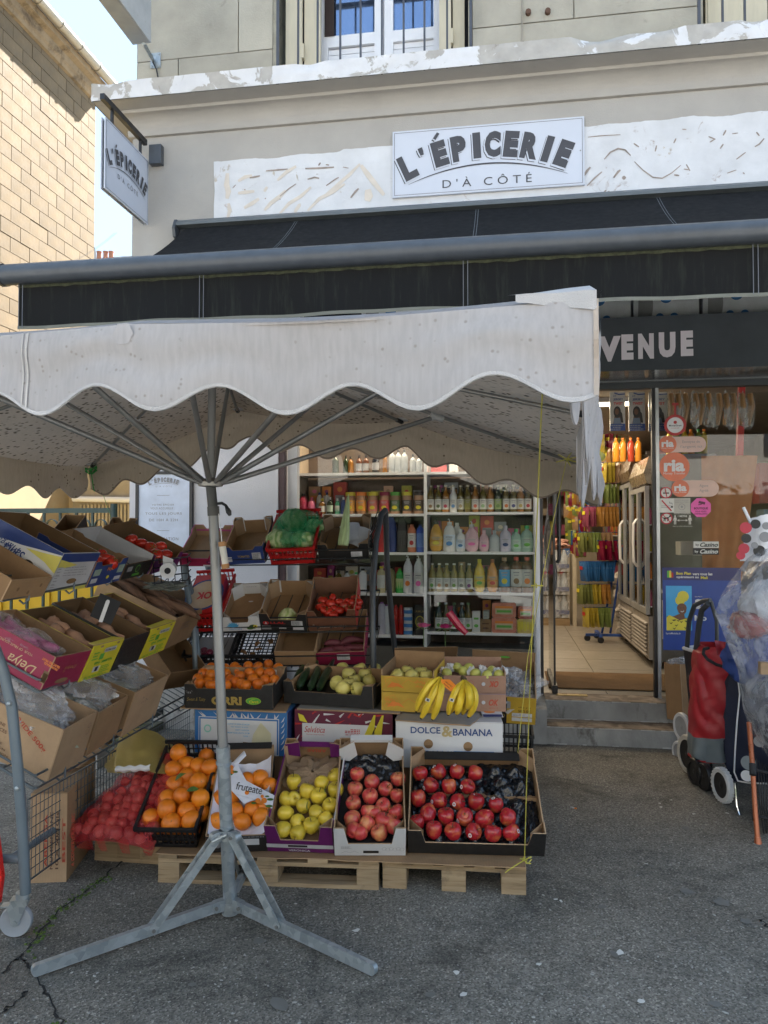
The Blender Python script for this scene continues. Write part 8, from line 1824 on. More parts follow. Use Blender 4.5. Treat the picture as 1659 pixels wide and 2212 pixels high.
for k,(x,w_,h,m_) in enumerate([(690,150,90,C('redwhite',.5,.08,.08)),(790,90,110,WHITEP),(960,120,90,CORAL),(1100,100,80,C('rosy',.5,.2,.25)),(1230,130,70,WHITEP),(1350,110,90,GREYP)]):
 q=Py(ubk(x),1000,SY+.1);tag(MB().box(-hpx(w_)/2,hpx(w_)/2,0,.1,0,hpx(h)).build('carton',m_,M=Matrix.Translation((q.x,SY+.1,SH['a'][1]))),'%s carton on the top right shelf above the syrup bottles'%['red and white','white square','coral','rosy','low white','grey'][k],'carton')
ORD='first second third fourth fifth sixth seventh eighth ninth tenth eleventh twelfth thirteenth fourteenth fifteenth sixteenth seventeenth eighteenth nineteenth twentieth'.split();_cn={}
def nth(k):_cn[k]=_cn.get(k,-1)+1;return min(19,_cn[k])
rp=random.Random(12);pcols=[C('st_orange',.62,.22,.05),C('st_peach',.60,.36,.25),C('st_pink',.55,.14,.25),C('st_cream',.55,.48,.38),C('st_red',.45,.05,.04),C('st_plum',.25,.03,.16),C('st_tan',.35,.22,.12),C('st_grey',.25,.26,.28),C('st_olive',.38,.36,.04)]
pn=['orange','peach','pink','cream','red','plum','tan','grey','olive']
for sh,col,xa,xb_,hh in(('b',1,xdv+.05,xw1-.08,.30),('b',0,xw0+.05,xdv-.05,.30),('c',1,xdv+.05,xw1-.08,.28),('c',0,xw0+.3,xdv-.05,.24),('d',1,xdv+.05,xw1-.08,.26),('d',0,xw0+.1,xdv-.05,.24),('e',1,xdv+.05,xw1-.08,.22)):
 x=xa;rown={'b':'second','c':'third','d':'fourth','e':'lowest'}[sh]
 while x<xb_:
  w_=rp.uniform(.05,.12);h=rp.uniform(.5,1)*hh;ci_=rp.randrange(9)
  r=thing('packet','%s packet at the back of the %s window shelf, %s bay, %s'%(pn[ci_],rown,'right' if col else 'left',ORD[nth(sh+str(col))]),'packet',(x,SY+.24,SH[sh][col]+rp.choice([0,0,.05])),'packets at the back of the %s window shelf, %s bay'%(rown,'right' if col else 'left'))
  MB().box(0,w_,0,.06,0,h).build('packet_body',pcols[ci_],r);mb=MB();rect(mb,w_*.15,w_*.85,h*.25,h*.6,-.002,0);disc(mb,w_*.5,h*.78,w_*.2,h*.08,-.002,1);mb.build('label',[pcols[(ci_+3)%9],pcols[(ci_+5)%9]],r)
  x+=w_+rp.uniform(.005,.03)
  #  INSIDE THE SHOP
def lamp(x,y,z,sx,sy,e,col=(1,.80,.55)):
 ld=bpy.data.lights.new('ceiling_tube','AREA');ld.shape='RECTANGLE';ld.size=sx;ld.size_y=sy;ld.energy=e;ld.color=col
 o=bpy.data.objects.new('ceiling_tube',ld);COL.objects.link(o);o.location=(x,y,z)
tubem=bpy.data.materials.new('lit_tube');tubem.use_nodes=True;tb_=tubem.node_tree.nodes['Principled BSDF'];tb_.inputs['Emission Color'].default_value=(1,.86,.62,1);tb_.inputs['Emission Strength'].default_value=1.6
for k,(x,y,lb_) in enumerate([(-.9,7.6,'lit ceiling tube over the window display'),(.75,8.2,'lit ceiling tube above the doorway aisle, nearer'),(.5,11.0,'lit ceiling tube above the aisle, farther'),(.2,9.6,'lit ceiling tube left of the snack rack'),(.3,14.0,'lit ceiling tube at the back of the shop')]):
 r=thing('ceiling_light',lb_,'ceiling light',(x,y,CEIL-.03));MB().box(-.6,.6,-.06,.06,-.02,.03).build('fitting',WPAINT,r);MB().box(-.58,.58,-.03,.03,-.05,-.021).build('tube',tubem,r);lamp(x,y,CEIL-.09,1.1,.12,5)
lamp(-.75,SY-.08,2.86,1.6,.05,6.5)  # strip lamp added to give the window goods more light
for x,lb_ in((-.75,'lit strip added along the top to brighten the window display'),):
 r=thing('added_strip_light',lb_,'strip light',(x,SY-.06 if x<0 else GY+.2,2.90));MB().box(-.8,.8,-.02,.02,0,.03).build('fitting',WPAINT,r);MB().box(-.75,.75,-.012,.012,-.012,-.001).build('tube',tubem,r)
tag(MB().grid(lambda i,j:tuple(Py(1178+22*i+(4*math.sin(j*9)),1048+228*j,GY+.95)+Vector((0,.02*math.sin(i*9),0))),10,20).build('plastic_strip',C('strip_white',.42,.42,.44,.5),smooth=True),'whitish hanging strip just inside the open glass door','curtain')
xf=Px(1413,1300,1).x;
FXF=1.38
def fridge(y0,y1,z1,lb_,hdr):
 r=thing('drinks_fridge',lb_,'fridge',(FXF,y0,FL));f=lambda mb,nm,m,l=None:part(mb,nm,m,False,l,r)
 f(MB().box(FXF+.06,FXF+.66,y0,y1,FL+.06,z1),'cabinet',M_('fridge_cabinet',(.13,.12,.11),.35))
 f(MB().prism([(FXF-.0,z1-.28),(FXF-.03,z1-.18),(FXF+.02,z1-.02),(FXF+.059,z1),(FXF+.059,z1-.30)],y0,y1,'y'),'header',hdr,'curved header panel')
 zb2=FL+.52
 f(MB().box(FXF+.005,FXF+.059,y0,y1,FL+.08,zb2-.02),'base_grille',M_('fridge_grille',(.36,.33,.30),.45))
 for k in range(9):zz=FL+.12+k*.038;f(MB().prism([(FXF-.004,zz),(FXF-.022,zz-.006),(FXF-.022,zz+.004),(FXF+.004,zz+.016)],y0+.04,y1-.03,'y'),'louvre',MATS['fridge_grille'])
 ym=(y0+y1)/2
 for(ya,yb_) in((y0+.004,ym-.003),(ym+.003,y1-.004)):
  d_=place(bpy.data.objects.new('door',None),Matrix.Identity(4),r);fm_=M_('fridge_frame',(.40,.40,.40),.35,.4);g2=lambda mb,nm,m:part(mb,nm,m,False,None,d_)
  for q in((ya,ya+.045,zb2,z1-.31),(yb_-.045,yb_,zb2,z1-.31),(ya+.045,yb_-.045,zb2,zb2+.06),(ya+.045,yb_-.045,z1-.36,z1-.31)):g2(MB().box(FXF-.02,FXF+.02,*q),'door_frame',fm_)
  g2(MB().box(FXF-.002,FXF+.002,ya+.045,yb_-.045,zb2+.06,z1-.36),'pane',FGLASS)
  yh=yb_-.03 if ya<ym-.1 and ya<ym and ya==y0+.004 else ya+.03
  g2(MB().tube([(FXF-.02,yh,1.25),(FXF-.055,yh,1.30),(FXF-.06,yh,1.50),(FXF-.055,yh,1.70),(FXF-.02,yh,1.75)],.011,8),'handle',WPVC)
 f(MB().box(FXF+.021,FXF+.03,y0+.01,y1-.01,zb2,z1-.3),'interior_face',BLACKM) if False else None
 q=random.Random(int(y0*10))
 for s_ in range(5):
  zz=zb2+.08+s_*.27
  if zz>z1-.45:break
  f(MB().box(FXF+.03,FXF+.058,y0+.02,y1-.02,zz-.012,zz),'shelf_edge',WPAINT)
  y=y0+.06
  while y<y1-.06:
   col=q.choice(pcols);hb2=q.uniform(.13,.20);o=MB().lathe([(.026,0),(.028,.01),(.028,hb2*.7),(.012,hb2*.9),(.012,hb2)],8,M=Matrix.Translation((FXF+.034,y,zz+.001))).build('drink_bottle',col,world=False);tag(o,'%s drink bottle behind the fridge glass'%pn[pcols.index(col)],'bottle','drinks in the fridges');y+=.066
fridge(7.9,8.84,2.38,'nearer of two glass door drinks fridges right of the doorway',M_('header_mirror',(.30,.24,.17),.25,.3));fridge(8.87,9.81,2.48,'farther of two glass door drinks fridges right of the doorway',M_('header_brown',(.22,.16,.11),.3,.2))
ry=Pz(1305,1385,FL).y;rx=Pz(1305,1385,FL).x;BL=C('rack_blue',.03,.09,.35,.4)
sr=thing('snack_rack','blue wheeled snack rack hung with crisp packets inside the shop','rack',(rx,ry,FL))
pr_=lambda mb,nm,m,l=None:part(mb,nm,m,True,l,sr)
pT=Py(1348,1040,ry);b0=Pz(1275,1383,FL);
for dx in(0,.10):pr_(MB().tube([(rx-.02+dx,ry+.05,FL+.09),(rx+.30+dx*.4,ry+.05,2.05)],.014,6),'rack_upright',BL)
pr_(MB().box(rx-.22,rx+.32,ry-.02,ry+.02,FL+.06,FL+.09),'rack_foot',BL);pr_(MB().box(rx-.08,rx-.04,ry-.2,ry+.3,FL+.07,FL+.10),'rack_foot',BL)
for x,y in((rx-.2,ry-.0),(rx-.06,ry-.18),(rx+.28,ry),(rx-.06,ry+.28)):pr_(MB().lathe([(.035,-.015),(.04,0),(.035,.015)],12,M=Matrix.Translation((x,y,FL+.035))@Matrix.Rotation(PI/2,4,'X')),'castor',BLACK)
bagm=[('violet and orange',C('bag_v',.22,.05,.09,.25)),('orange',C('bag_o',.38,.19,.05,.25)),('crimson',C('bag_c',.20,.01,.04,.25)),('blue',C('bag_b',.03,.12,.32,.25)),('green and brown',C('bag_g',.14,.16,.05,.25)),('yellow',C('bag_y',.42,.33,.05,.25)),('lime',C('bag_l',.18,.24,.07,.25)),('peach',C('bag_p',.34,.22,.13,.25))]
bag_me={}
for nm,m_ in bagm:
 mb=MB();mb.grid(lambda i,j:((i-.5)*.12,.022*math.sin(PI*i)*math.sin(PI*j)+.003*math.sin(i*20),-.20*j+.004*math.sin(i*14)),8,8);mb.grid(lambda i,j:((i-.5)*.12,-.022*math.sin(PI*i)*math.sin(PI*j),-.20*j),8,8)
 rect(mb,-.025,.025,-.08,-.045,-.024,1);bag_me[nm]=mb.mesh('snack_bag',[m_,REDP if nm in('blue','yellow') else YELP],True)
for(ua,ub,v,n,cols) in[(1250,1318,1150,9,('green and brown','lime','peach')),(1262,1330,1095,9,('violet and orange','orange','orange')),(1255,1325,1213,11,('blue',)),(1250,1315,1262,12,('green and brown','yellow','orange')),(1262,1312,1312,8,('yellow','lime')),(1290,1328,1168,5,('crimson',)),(1275,1345,1045,8,('peach','lime','green and brown')),(1300,1350,1000,6,('yellow','peach'))]:
 a_=Py(ua,v,ry-.14);b_=Py(ub,v,ry+.0)
 part(MB().tube([a_,b_,b_+Vector((.1,.05,0))],.006,5),'rack_hook',BL,parent=sr)
 for k in range(n):
  p=a_.lerp(b_,(k+.5)/n);nm=cols[int(k*len(cols)/n)];o=bpy.data.objects.new('snack_bag',bag_me[nm])
  place(o,Matrix.Translation(p)@Matrix.Rotation(R(-62+rp.uniform(-14,14)),4,'Z')@Matrix.Rotation(R(rp.uniform(-4,8)),4,'X')@Matrix.Scale(1.2,4));tag(o,'%s snack packet hanging on the blue rack'%nm,'snack packet','snack packets on the blue rack')
for k in range(54):
 u=rp.uniform(1226,1266);v=rp.choice([1062,1090,1118,1146,1172])+rp.uniform(-3,3);nm=rp.choice([b_[0] for b_ in bagm]);o=bpy.data.objects.new('snack_bag',bag_me[nm])
 place(o,Matrix.Translation(Py(u,v,12.4))@Matrix.Rotation(R(rp.uniform(-60,20)),4,'Z')@Matrix.Scale(1.1,4));tag(o,'%s packet in the stock hanging deep in the shop'%nm,'snack packet','packets hanging deep in the shop')
for k in range(30):
 u=rp.uniform(1296,1352);v=rp.choice([940,968,996])+rp.uniform(-4,4);nm=rp.choice(['peach','yellow','orange','crimson','lime']);o=bpy.data.objects.new('snack_bag',bag_me[nm])
 place(o,Matrix.Translation(Py(u,v,9.9))@Matrix.Rotation(R(rp.uniform(-60,20)),4,'Z')@Matrix.Scale(1.1,4));tag(o,'%s packet hanging high above the snack rack'%nm,'snack packet','packets hanging above the snack rack')
wy0=11.3;wpx=Py(1200,1300,wy0)
tag(MB().box(-.28,.22,0,.5,0,.10).build('inner_pallet',WOOD,M=Matrix.Translation((wpx.x-.02,wy0,FL))),'small pallet under the packs of water','pallet')
for k in range(3):
 r=thing('water_pack','shrink wrapped pack of water bottles, %s of the stack'%['bottom','middle','top'][k],'water pack',(wpx.x-.25,wy0,FL+.11+k*.33),'stacked water packs')
 for i in range(4):
  for j in range(2):MB().lathe([(.045,0),(.05,.02),(.05,.20),(.02,.28),(.016,.31)],8,M=Matrix.Translation((.05+i*.11,.06+j*.12,0))).build('water_bottle',M_('water_pet',(.42,.47,.52),.15),r,True)
 MB().box(-.005,.445,.0,.008,.05,.11).build('wrap_band',NAVY,r);MB().grid(lambda i,j:(-.01+.46*i,-.005,.31*j),3,3).build('shrink_film',FILM,r)
tag(crumple(wpx.x-.05,wy0+.2,FL+1.16,.22,.18,.08,15,None,amp=.5).build('bread_bags',C('rosy_bag',.5,.28,.22,.4),smooth=30),'rosy plastic bags heaped on the water packs','bags')
tag(MB().prism([(0,0),(.05,0),(.05,.95),(.02,1.02),(0,1.02)],0,.6,'y').build('counter_side',M_('counter_cream',(.50,.45,.35),.5),M=Matrix.Translation((wpx.x+.24,wy0-.05,FL+.0))),'cream side panel of a counter beside the water packs','counter')
tag(MB().prism([(0,0),(1.0,0),(1.0,.9),(.8,1.02),(.15,1.05),(0,.95)],0,.6,'y').build('chest_freezer',M_('freezer_cream',(.40,.36,.28),.5),M=Matrix.Translation((Py(1225,1200,15.5).x,15.5,FL))),'cream chest freezer at the end of the aisle','freezer')
for k in range(5):
 q=Py(1195+20*k,1150,15.6);tag(crumple(0,0,0,.13,.1,.06,100+k,None,amp=.3,n=12).build('flour_bag',C('flour_cream',.42,.36,.27),M=Matrix.Translation((q.x,15.7,FL+1.10)),smooth=30),'cream bag lying on the chest freezer, %s'%['first from left','second','third','fourth','fifth, under the rack'][k],'bag')
bs_=thing('stock_shelves','shelves crowded with packets at the back right of the shop','shelves',(1.0,9.0,FL))
for k in range(5):
 zz=FL+.45+k*.42;part(MB().box(1.9,2.4,10.2,16.0,zz-.02,zz),'shelf_board',WPAINT,parent=bs_);part(MB().box(-.3,1.9,16.6,17.0,zz-.02,zz),'shelf_board',C('shelf_dark',.2,.16,.12),parent=bs_)
 y=10.25
 while y<15.8:
  w_=rp.uniform(.08,.16);h=rp.uniform(.12,.32);ci_=rp.randrange(9);o=MB().box(-.07,.07,0,w_,0,h).box(-.072,-.0705,w_*.2,w_*.8,h*.3,h*.6,1).build('packet',[pcols[ci_],pcols[(ci_+4)%9]],M=Matrix.Translation((1.98+rp.uniform(-.02,.05),y,zz+.001)))
  tag(o,'%s packet on the side shelves at the back of the shop'%pn[ci_],'packet','packets on the back shelves');y+=w_+.01
 x=-.25
 while x<1.8:
  w_=rp.uniform(.08,.16);h=rp.uniform(.12,.3);ci_=rp.randrange(9);o=MB().box(0,w_,0,.1,0,h).build('packet',pcols[ci_],M=Matrix.Translation((x,16.65,zz+.001)))
  tag(o,'%s packet on the rear wall shelves of the shop'%pn[ci_],'packet','packets on the rear shelves');x+=w_+.01
for k in range(4):
 q=Pz(1318+6*k,1380-26*k,FL);tag(crumple(0,0,.12,.14,.14,.13,120+k,None,amp=.35,n=14).build('rice_sack',C('sack_white',.42,.38,.33,.6),M=Matrix.Translation((1.50,10.0+.08*k,FL+.2*k)),smooth=30),'pale sack in the pile behind the fridges, %s'%['bottom','second','third','top'][k],'sack')
hb0=P(1207,1080,7.4);tag(MB().tube([hb0+Vector((0,0,.12)),hb0,hb0+Vector((0,0,-.25)),hb0+Vector((0,0,-.45))],[.006,.022,.026,.005],8).build('folded_umbrella',BLACKM,smooth=True),'folded black umbrella hanging behind the glass door','umbrella')
HPY=6.60
for k,(u0,u1) in enumerate([(1318,1350),(1359,1393),(1402,1441)]):
 a_=Py(u0,931,HPY);c_=Py(u1,846,HPY);W0=c_.x-a_.x;H0=c_.z-a_.z;r=thing('hair_pack','hanging hair pack printed JERSEY TWIST, %s of three'%['left','middle','right'][k],'hair pack',(a_.x,HPY,a_.z),'hair packs over the door')
 MB().box(0,W0,0,.02,0,H0).build('pack',C('pack_white',.42,.38,.34,.3),r);mb=MB()
 rect(mb,0,W0,0,H0*.18,-.0015,0);put_text(mb,'JERSEY',W0*.55,H0*.80,W0*.66,H0*.07,0,-.002,bold=.03);put_text(mb,'TWIST',W0*.55,H0*.70,W0*.62,H0*.07,1,-.002,bold=.03);put_text(mb,'2X',W0*.3,H0*.90,W0*.2,H0*.05,0,-.002)
 stroke(mb,[(W0*.3,H0*.97),(W0*.6,H0*.93),(W0,H0*.94)],H0*.03,-.0015,0)
 disc(mb,W0*.48,H0*.48,W0*.24,H0*.15,-.0018,3);mb.add([(W0*.5,-.0017,H0*.6),(W0*.80,-.0017,H0*.45),(W0*.88,-.0017,H0*.2),(W0*.55,-.0017,H0*.22)],[(0,1,2,3)],3)
 disc(mb,W0*.45,H0*.49,W0*.13,H0*.08,-.0022,2);mb.add([(W0*.2,-.002,H0*.18),(W0*.75,-.002,H0*.18),(W0*.62,-.002,H0*.40),(W0*.3,-.002,H0*.40)],[(0,1,2,3)],2);mb.add([(W0*.22,-.0024,H0*.18),(W0*.72,-.0024,H0*.18),(W0*.66,-.0024,H0*.33),(W0*.28,-.0024,H0*.33)],[(0,1,2,3)],4)
 lines(W0*.05,W0*.95,H0*.02,H0*.16,3,5,-.002)(mb);mb.build('print',[NAVY,REDP,SKIN,HAIR,C('slate_dress',.12,.15,.2),GREYP],r)
for k in range(11):
 u=1448+k*17+rp.uniform(-3,3);q=Py(u,850,HPY+.05);o=crumple(0,0,-.14,.035,.015,.13,140+k,None,amp=.5,n=14,fr=3)
 tag(o.build('hanging_bag',[FILMB,FILM][k%2],M=Matrix.Translation(q)@Matrix.Rotation(rp.uniform(-.2,.2),4,'Y'),smooth=30),'glossy bag of hair extensions hanging above the right window, %s from left'%['first','second','third','fourth','fifth','sixth','seventh','eighth','ninth','tenth','eleventh'][k],'bag')
 tag(MB().tube([q,q+Vector((.01,.01,-.1)),q+Vector((-.01,.01,-.26))],[.02,.03,.014],8).build('hair_bundle',C('hair_brown',.34,.17,.06,.35),smooth=True),'bundle of brown hair hanging in a bag above the right window','hair bundle','hair bundles above the window')
for k,(u,v,c_) in enumerate([(1446,925,'yellow'),(1460,930,'green'),(1478,925,'yellow'),(1492,920,'orange'),(1508,925,'green'),(1520,920,'yellow'),(1330,965,'orange'),(1345,960,'orange'),(1362,955,'red'),(1378,958,'orange')]):
 m_={'yellow':liq('juice_y',(.5,.38,.04)),'green':liq('juice_g',(.16,.25,.03)),'orange':liq('juice_o',(.6,.24,.03)),'red':liq('juice_r',(.42,.06,.03))}[c_]
 bottle('big','%s juice bottle standing on top of a fridge, %s'%(c_,['first from left over the window','second','third','fourth','fifth','sixth','far left of the door gap','second in the door gap','third in the door gap','last in the door gap'][k]),0,'a',0,.24,.07,m_,None,GCAP if c_=='green' else ORAP,.02,y=8.1+(0 if k<6 else .6),x=Py(u,900,8.1).x if k<6 else Py(u,900,8.7).x,z=2.383)
part_y=7.25
a0=Py(1515,985,6.75);a1_=Py(1640,985,6.75);zlow=Py(1560,1255,6.75).z
def cl(i,j):
 xr_=a1_.x-.14*j;x=a0.x+(xr_-a0.x)*i;return(x,6.75+.015*math.sin(i*14+j)+.05*max(0,i-.55),a0.z+(zlow-a0.z)*j)
tag(MB().grid(cl,30,20).build('orange_cloth',C('orange_cloth',.42,.17,.07,.8),smooth=True),'orange brown cloth hanging behind the stickers of the right window','cloth')
tag(MB().box(0,.05,0,.05,0,1.2).build('red_pole',REDP,M=Matrix.Translation(Py(1592,1000,6.9))@Matrix.Rotation(.04,4,'Y')),'thin red pole behind the right window','pole')
for k,(u,v,w_,h,m_) in enumerate([(1440,1300,.25,.35,LGREY),(1500,1240,.2,.2,GREYP),(1470,1170,.3,.12,C('pale_shelf',.35,.34,.32)),(1640,1000,.3,.35,C('dk_red',.25,.03,.02)),(1650,1100,.2,.3,C('blu_gr',.12,.18,.22))]):
 q=Py(u,v,7.1);tag(MB().box(0,w_,0,.2,-h,0).build('stock_box',m_,M=Matrix.Translation(q)),'%s box stored behind the right window glass'%['pale grey','mid grey','long pale','dark red','blue grey'][k],'box')
 #  stickers on the right window, a few mm in front of the glass
gy=GY+.0015
cv=lambda x,y:(1152+.3055*x,823+.3055*y)
def sticker(name,label,draws,mats,cat='sticker'):
 mb=MB();draws(mb);xs=[p[0] for p in mb.v];zs=[p[2] for p in mb.v];c_=Vector(((min(xs)+max(xs))/2,gy,(min(zs)+max(zs))/2));mb.v=[(x-c_.x,y-c_.y,z-c_.z) for x,y,z in mb.v]
 return tag(mb.build(name,mats,M=Matrix.Translation(c_)),label,cat)
def qpill(mb,x0,y0,x1,y1,m,dy):
 a_=Py(*cv(x0,y1),gy);c_=Py(*cv(x1,y0),gy);pill(mb,a_.x,c_.x,a_.z,c_.z,gy-dy,m)
def ria(px_,py_,r,txt,x1,y0,y1):
 def f(mb):
  if x1:qpill(mb,px_-r,y0,x1,y1,1,0)
  qdisc(mb,*cv(px_,py_),r*.3055,gy,0,.001);qtext(mb,'ria',*cv(px_,py_-r*.08),r*.3055*1.45,r*.3055*.82,gy,2,.002,bold=.04)
  qtext(mb,'Money Transfer',*cv(px_,py_+r*.47),r*.3055*1.5,r*.3055*.2,gy,2,.002)
  for k,s in enumerate(txt):qtext(mb,s,*cv((px_+r+x1)/2,(y0+y1)/2-17+34*k),len(s)*12.5*.3055,7.5,gy,3,.001)
 return f
sticker('window_sticker','pale coral pill sticker inviting to send money, topmost of three',ria(950,448,60,('Envoyez de',"l'argent ici"),1222,390,507),[CORAL,CORALL,WHITEP,GREYP])
sticker('window_sticker','large round coral sticker with white letters, middle of three',ria(997,607,103,(),0,0,0),[CORAL,CORALL,WHITEP,GREYP])
sticker('window_sticker','pale coral pill sticker for an approved agent, lowest of three',ria(1040,760,60,('Agent','Agr\u00e9\u00e9'),1312,700,820),[CORAL,CORALL,WHITEP,GREYP])
def mg(mb):
 u,v=cv(1003,312);qdisc(mb,u,v,23,gy,0,0);qdisc(mb,u,v,17,gy,1,.001);qtext(mb,'MoneyGram',u,v+1.5,27,5,gy,2,.002,bold=.02);qdisc(mb,u,v-6,3.6,gy,0,.002);qtext(mb,'L\'AVENIR',u,v+6.5,18,2,gy,0,.002)
 qrect(mb,u-2,cv(0,160)[1],u+2,v-22,gy,0);qrect(mb,u-7,cv(0,155)[1],u+7,cv(0,172)[1],gy,0,.001)
sticker('hanging_badge','round white badge with thick red ring hanging in the window',mg,[C('badge_red',.35,.02,.02),WHITEP,BLKP],'badge')
def ns(mb):
 u,v=cv(938,790);qdisc(mb,u,v,12.3,gy,0);qring(mb,u,v,10,12.5,gy,1,.001);qstroke(mb,[(u-6.5,v+.8),(u+6.5,v+.8)],2.6,gy,2,.0015);qstroke(mb,[(u-3,v-6),(u+1,v-4),(u-3,v-2)],1,gy,2,.0015);qstroke(mb,[(u-2,v-10),(u+2,v+10)],1.8,gy,1,.002)
sticker('no_smoking_sticker','round no smoking sticker beside the lowest coral pill',ns,[LW,C('sign_red',.42,.02,.04),BLKP])
def ns2(mb):
 u,v=cv(944,880);a_=cv(893,830);b2=cv(995,930);qrect(mb,a_[0],a_[1],b2[0],b2[1],gy,0);qstroke(mb,[(u-12,v+1),(u+12,v+1)],1,gy,2,.001);qstroke(mb,[(u-12,v+4.5),(u+12,v+4.5)],1,gy,2,.001);qstroke(mb,[(u+12,v-2),(u+11,v-5),(u+6,v-5),(u+6,v-8)],2,gy,2,.001);qrect(mb,u+9,v+.5,u+13,v+5,gy,3,.0015);qstroke(mb,[(u-11,v-11),(u+10,v+12)],2.8,gy,1,.002)
sticker('no_smoking_sticker','square white sign with a red slash over a cigarette',ns2,[LW,MATS['sign_red'],GREYP,BLKP])
def nd(mb):
 u,v=cv(942,972);qdisc(mb,u,v,12.3,gy,0);qring(mb,u,v,10,12.5,gy,1,.001);qstroke(mb,[(u-6,v),(u+4,v-1)],4,gy,2,.0015)
 for a_ in((-5,0,-6,6),(-3,0,-3,6),(2,0,2,6),(4,0,5,6),(4,-1,7,-5),(-6,0,-9,-3)):qstroke(mb,[(u+a_[0],v+a_[1]),(u+a_[2],v+a_[3])],1.6,gy,2,.0016)
 qdisc(mb,u+7.5,v-5,2,gy,2,.0016);qstroke(mb,[(u-8,v-8),(u+8,v+8)],1.6,gy,1,.002)
sticker('no_dogs_sticker','round no dogs sticker below the other signs',nd,[LW,MATS['sign_red'],BLKP])
def nt2(mb):
 a_=cv(993,828);b2=cv(1110,935);qrect(mb,a_[0],a_[1],b2[0],b2[1],gy,0);u,v=cv(1050,890);qring(mb,u,v,6,7,gy,1,.001);qdisc(mb,u,v,2.5,gy,1,.001)
 for k in range(2):qtext(mb,('NOUS AVONS','UNE SOLUTION')[k],u,v-14+4*k,28,2.4,gy,1,.001)
 qtext(mb,'MASQUES',u,v+11,16,2,gy,1,.001)
sticker('window_notice','pale printed notice beside the pink octagon',nt2,[C('notice_cream',.42,.40,.36),GREYP],'notice')
def mt(mb):
 u,v=cv(1055,985);qtext(mb,'1 METRE',u,v-9,20,4,gy,0,0,bold=.03);qtext(mb,'GARDEZ VOS DISTANCES',u,v-14,36,2.2,gy,0);qtext(mb,'MERCI DE VOTRE COMPREHENSION',u,v+13,42,2,gy,0);qstroke(mb,[(u-8,v),(u+8,v)],.9,gy,0)
 for s_ in(-1,1):
  mb.add([tuple(Py(u+s_*11,v,gy)),tuple(Py(u+s_*7,v-2.4,gy)),tuple(Py(u+s_*7,v+2.4,gy))],[(0,1,2)],0)
  x=u+s_*16;qdisc(mb,x,v-9,1.9,gy,0);qstroke(mb,[(x,v-6.5),(x,v+1)],3.4,gy,0);qstroke(mb,[(x-1.2,v+1),(x-1.6,v+9)],1.5,gy,0);qstroke(mb,[(x+1.2,v+1),(x+1.6,v+9)],1.5,gy,0);qstroke(mb,[(x-4,v+1),(x-2,v-6)],1.2,gy,0);qstroke(mb,[(x+4,v+1),(x+2,v-6)],1.2,gy,0)
sticker('distance_sticker','white transfer of two figures one metre apart',mt,[LW])
def oc(mb):
 u,v=cv(1185,895);p=Py(u,v,gy);r=22*(p.y/ray(u,v).y)/FPX;mb.add([(p.x+r*math.cos(PI/8+k*PI/4),gy,p.z+r*math.sin(PI/8+k*PI/4)) for k in range(8)],[tuple(range(8))],0)
 qtext(mb,'BOUTIQUE',u,v+2,30,5.4,gy,1,.001,bold=.04);qtext(mb,'SOUS VIDEO',u,v+8.5,24,3.6,gy,1,.001,bold=.02);qtext(mb,'SURVEILLANCE',u,v+13.5,28,3.6,gy,1,.001,bold=.02);qstroke(mb,[(u-5,v-12),(u+9,v-9)],5.5,gy,1,.001);qstroke(mb,[(u-6,v-6),(u+1,v-7),(u+3,v-10)],1.8,gy,1,.001)
sticker('cctv_sticker','bright pink octagonal sticker with a camera',oc,[PINKS,C('plum_ink',.10,.01,.05)])
def cs1(m_,y0,y1,x0):
 def f(mb):qpill(mb,x0,y0,1311,y1,0,0) if False else qrect(mb,*cv(x0,y0),*cv(1311,y1),gy,0);qtext(mb,'by',*cv(x0+26,(y0+y1)/2+2),7.5,6.5,gy,1,.001,bold=.02);qtext(mb,'Casino',*cv(1242,(y0+y1)/2),39,9.5,gy,1,.001,shear=.35,bold=.03)
 return f
sticker('brand_sticker','white strip sticker above the matching black one',cs1(0,1135,1180,1134),[LW,BLKP]);sticker('brand_sticker','black strip sticker under the white one',cs1(0,1182,1228,1128),[BLKP,LW])
kv=lambda x,y:(1371.5+.3223*x,1124.7+.3223*y)
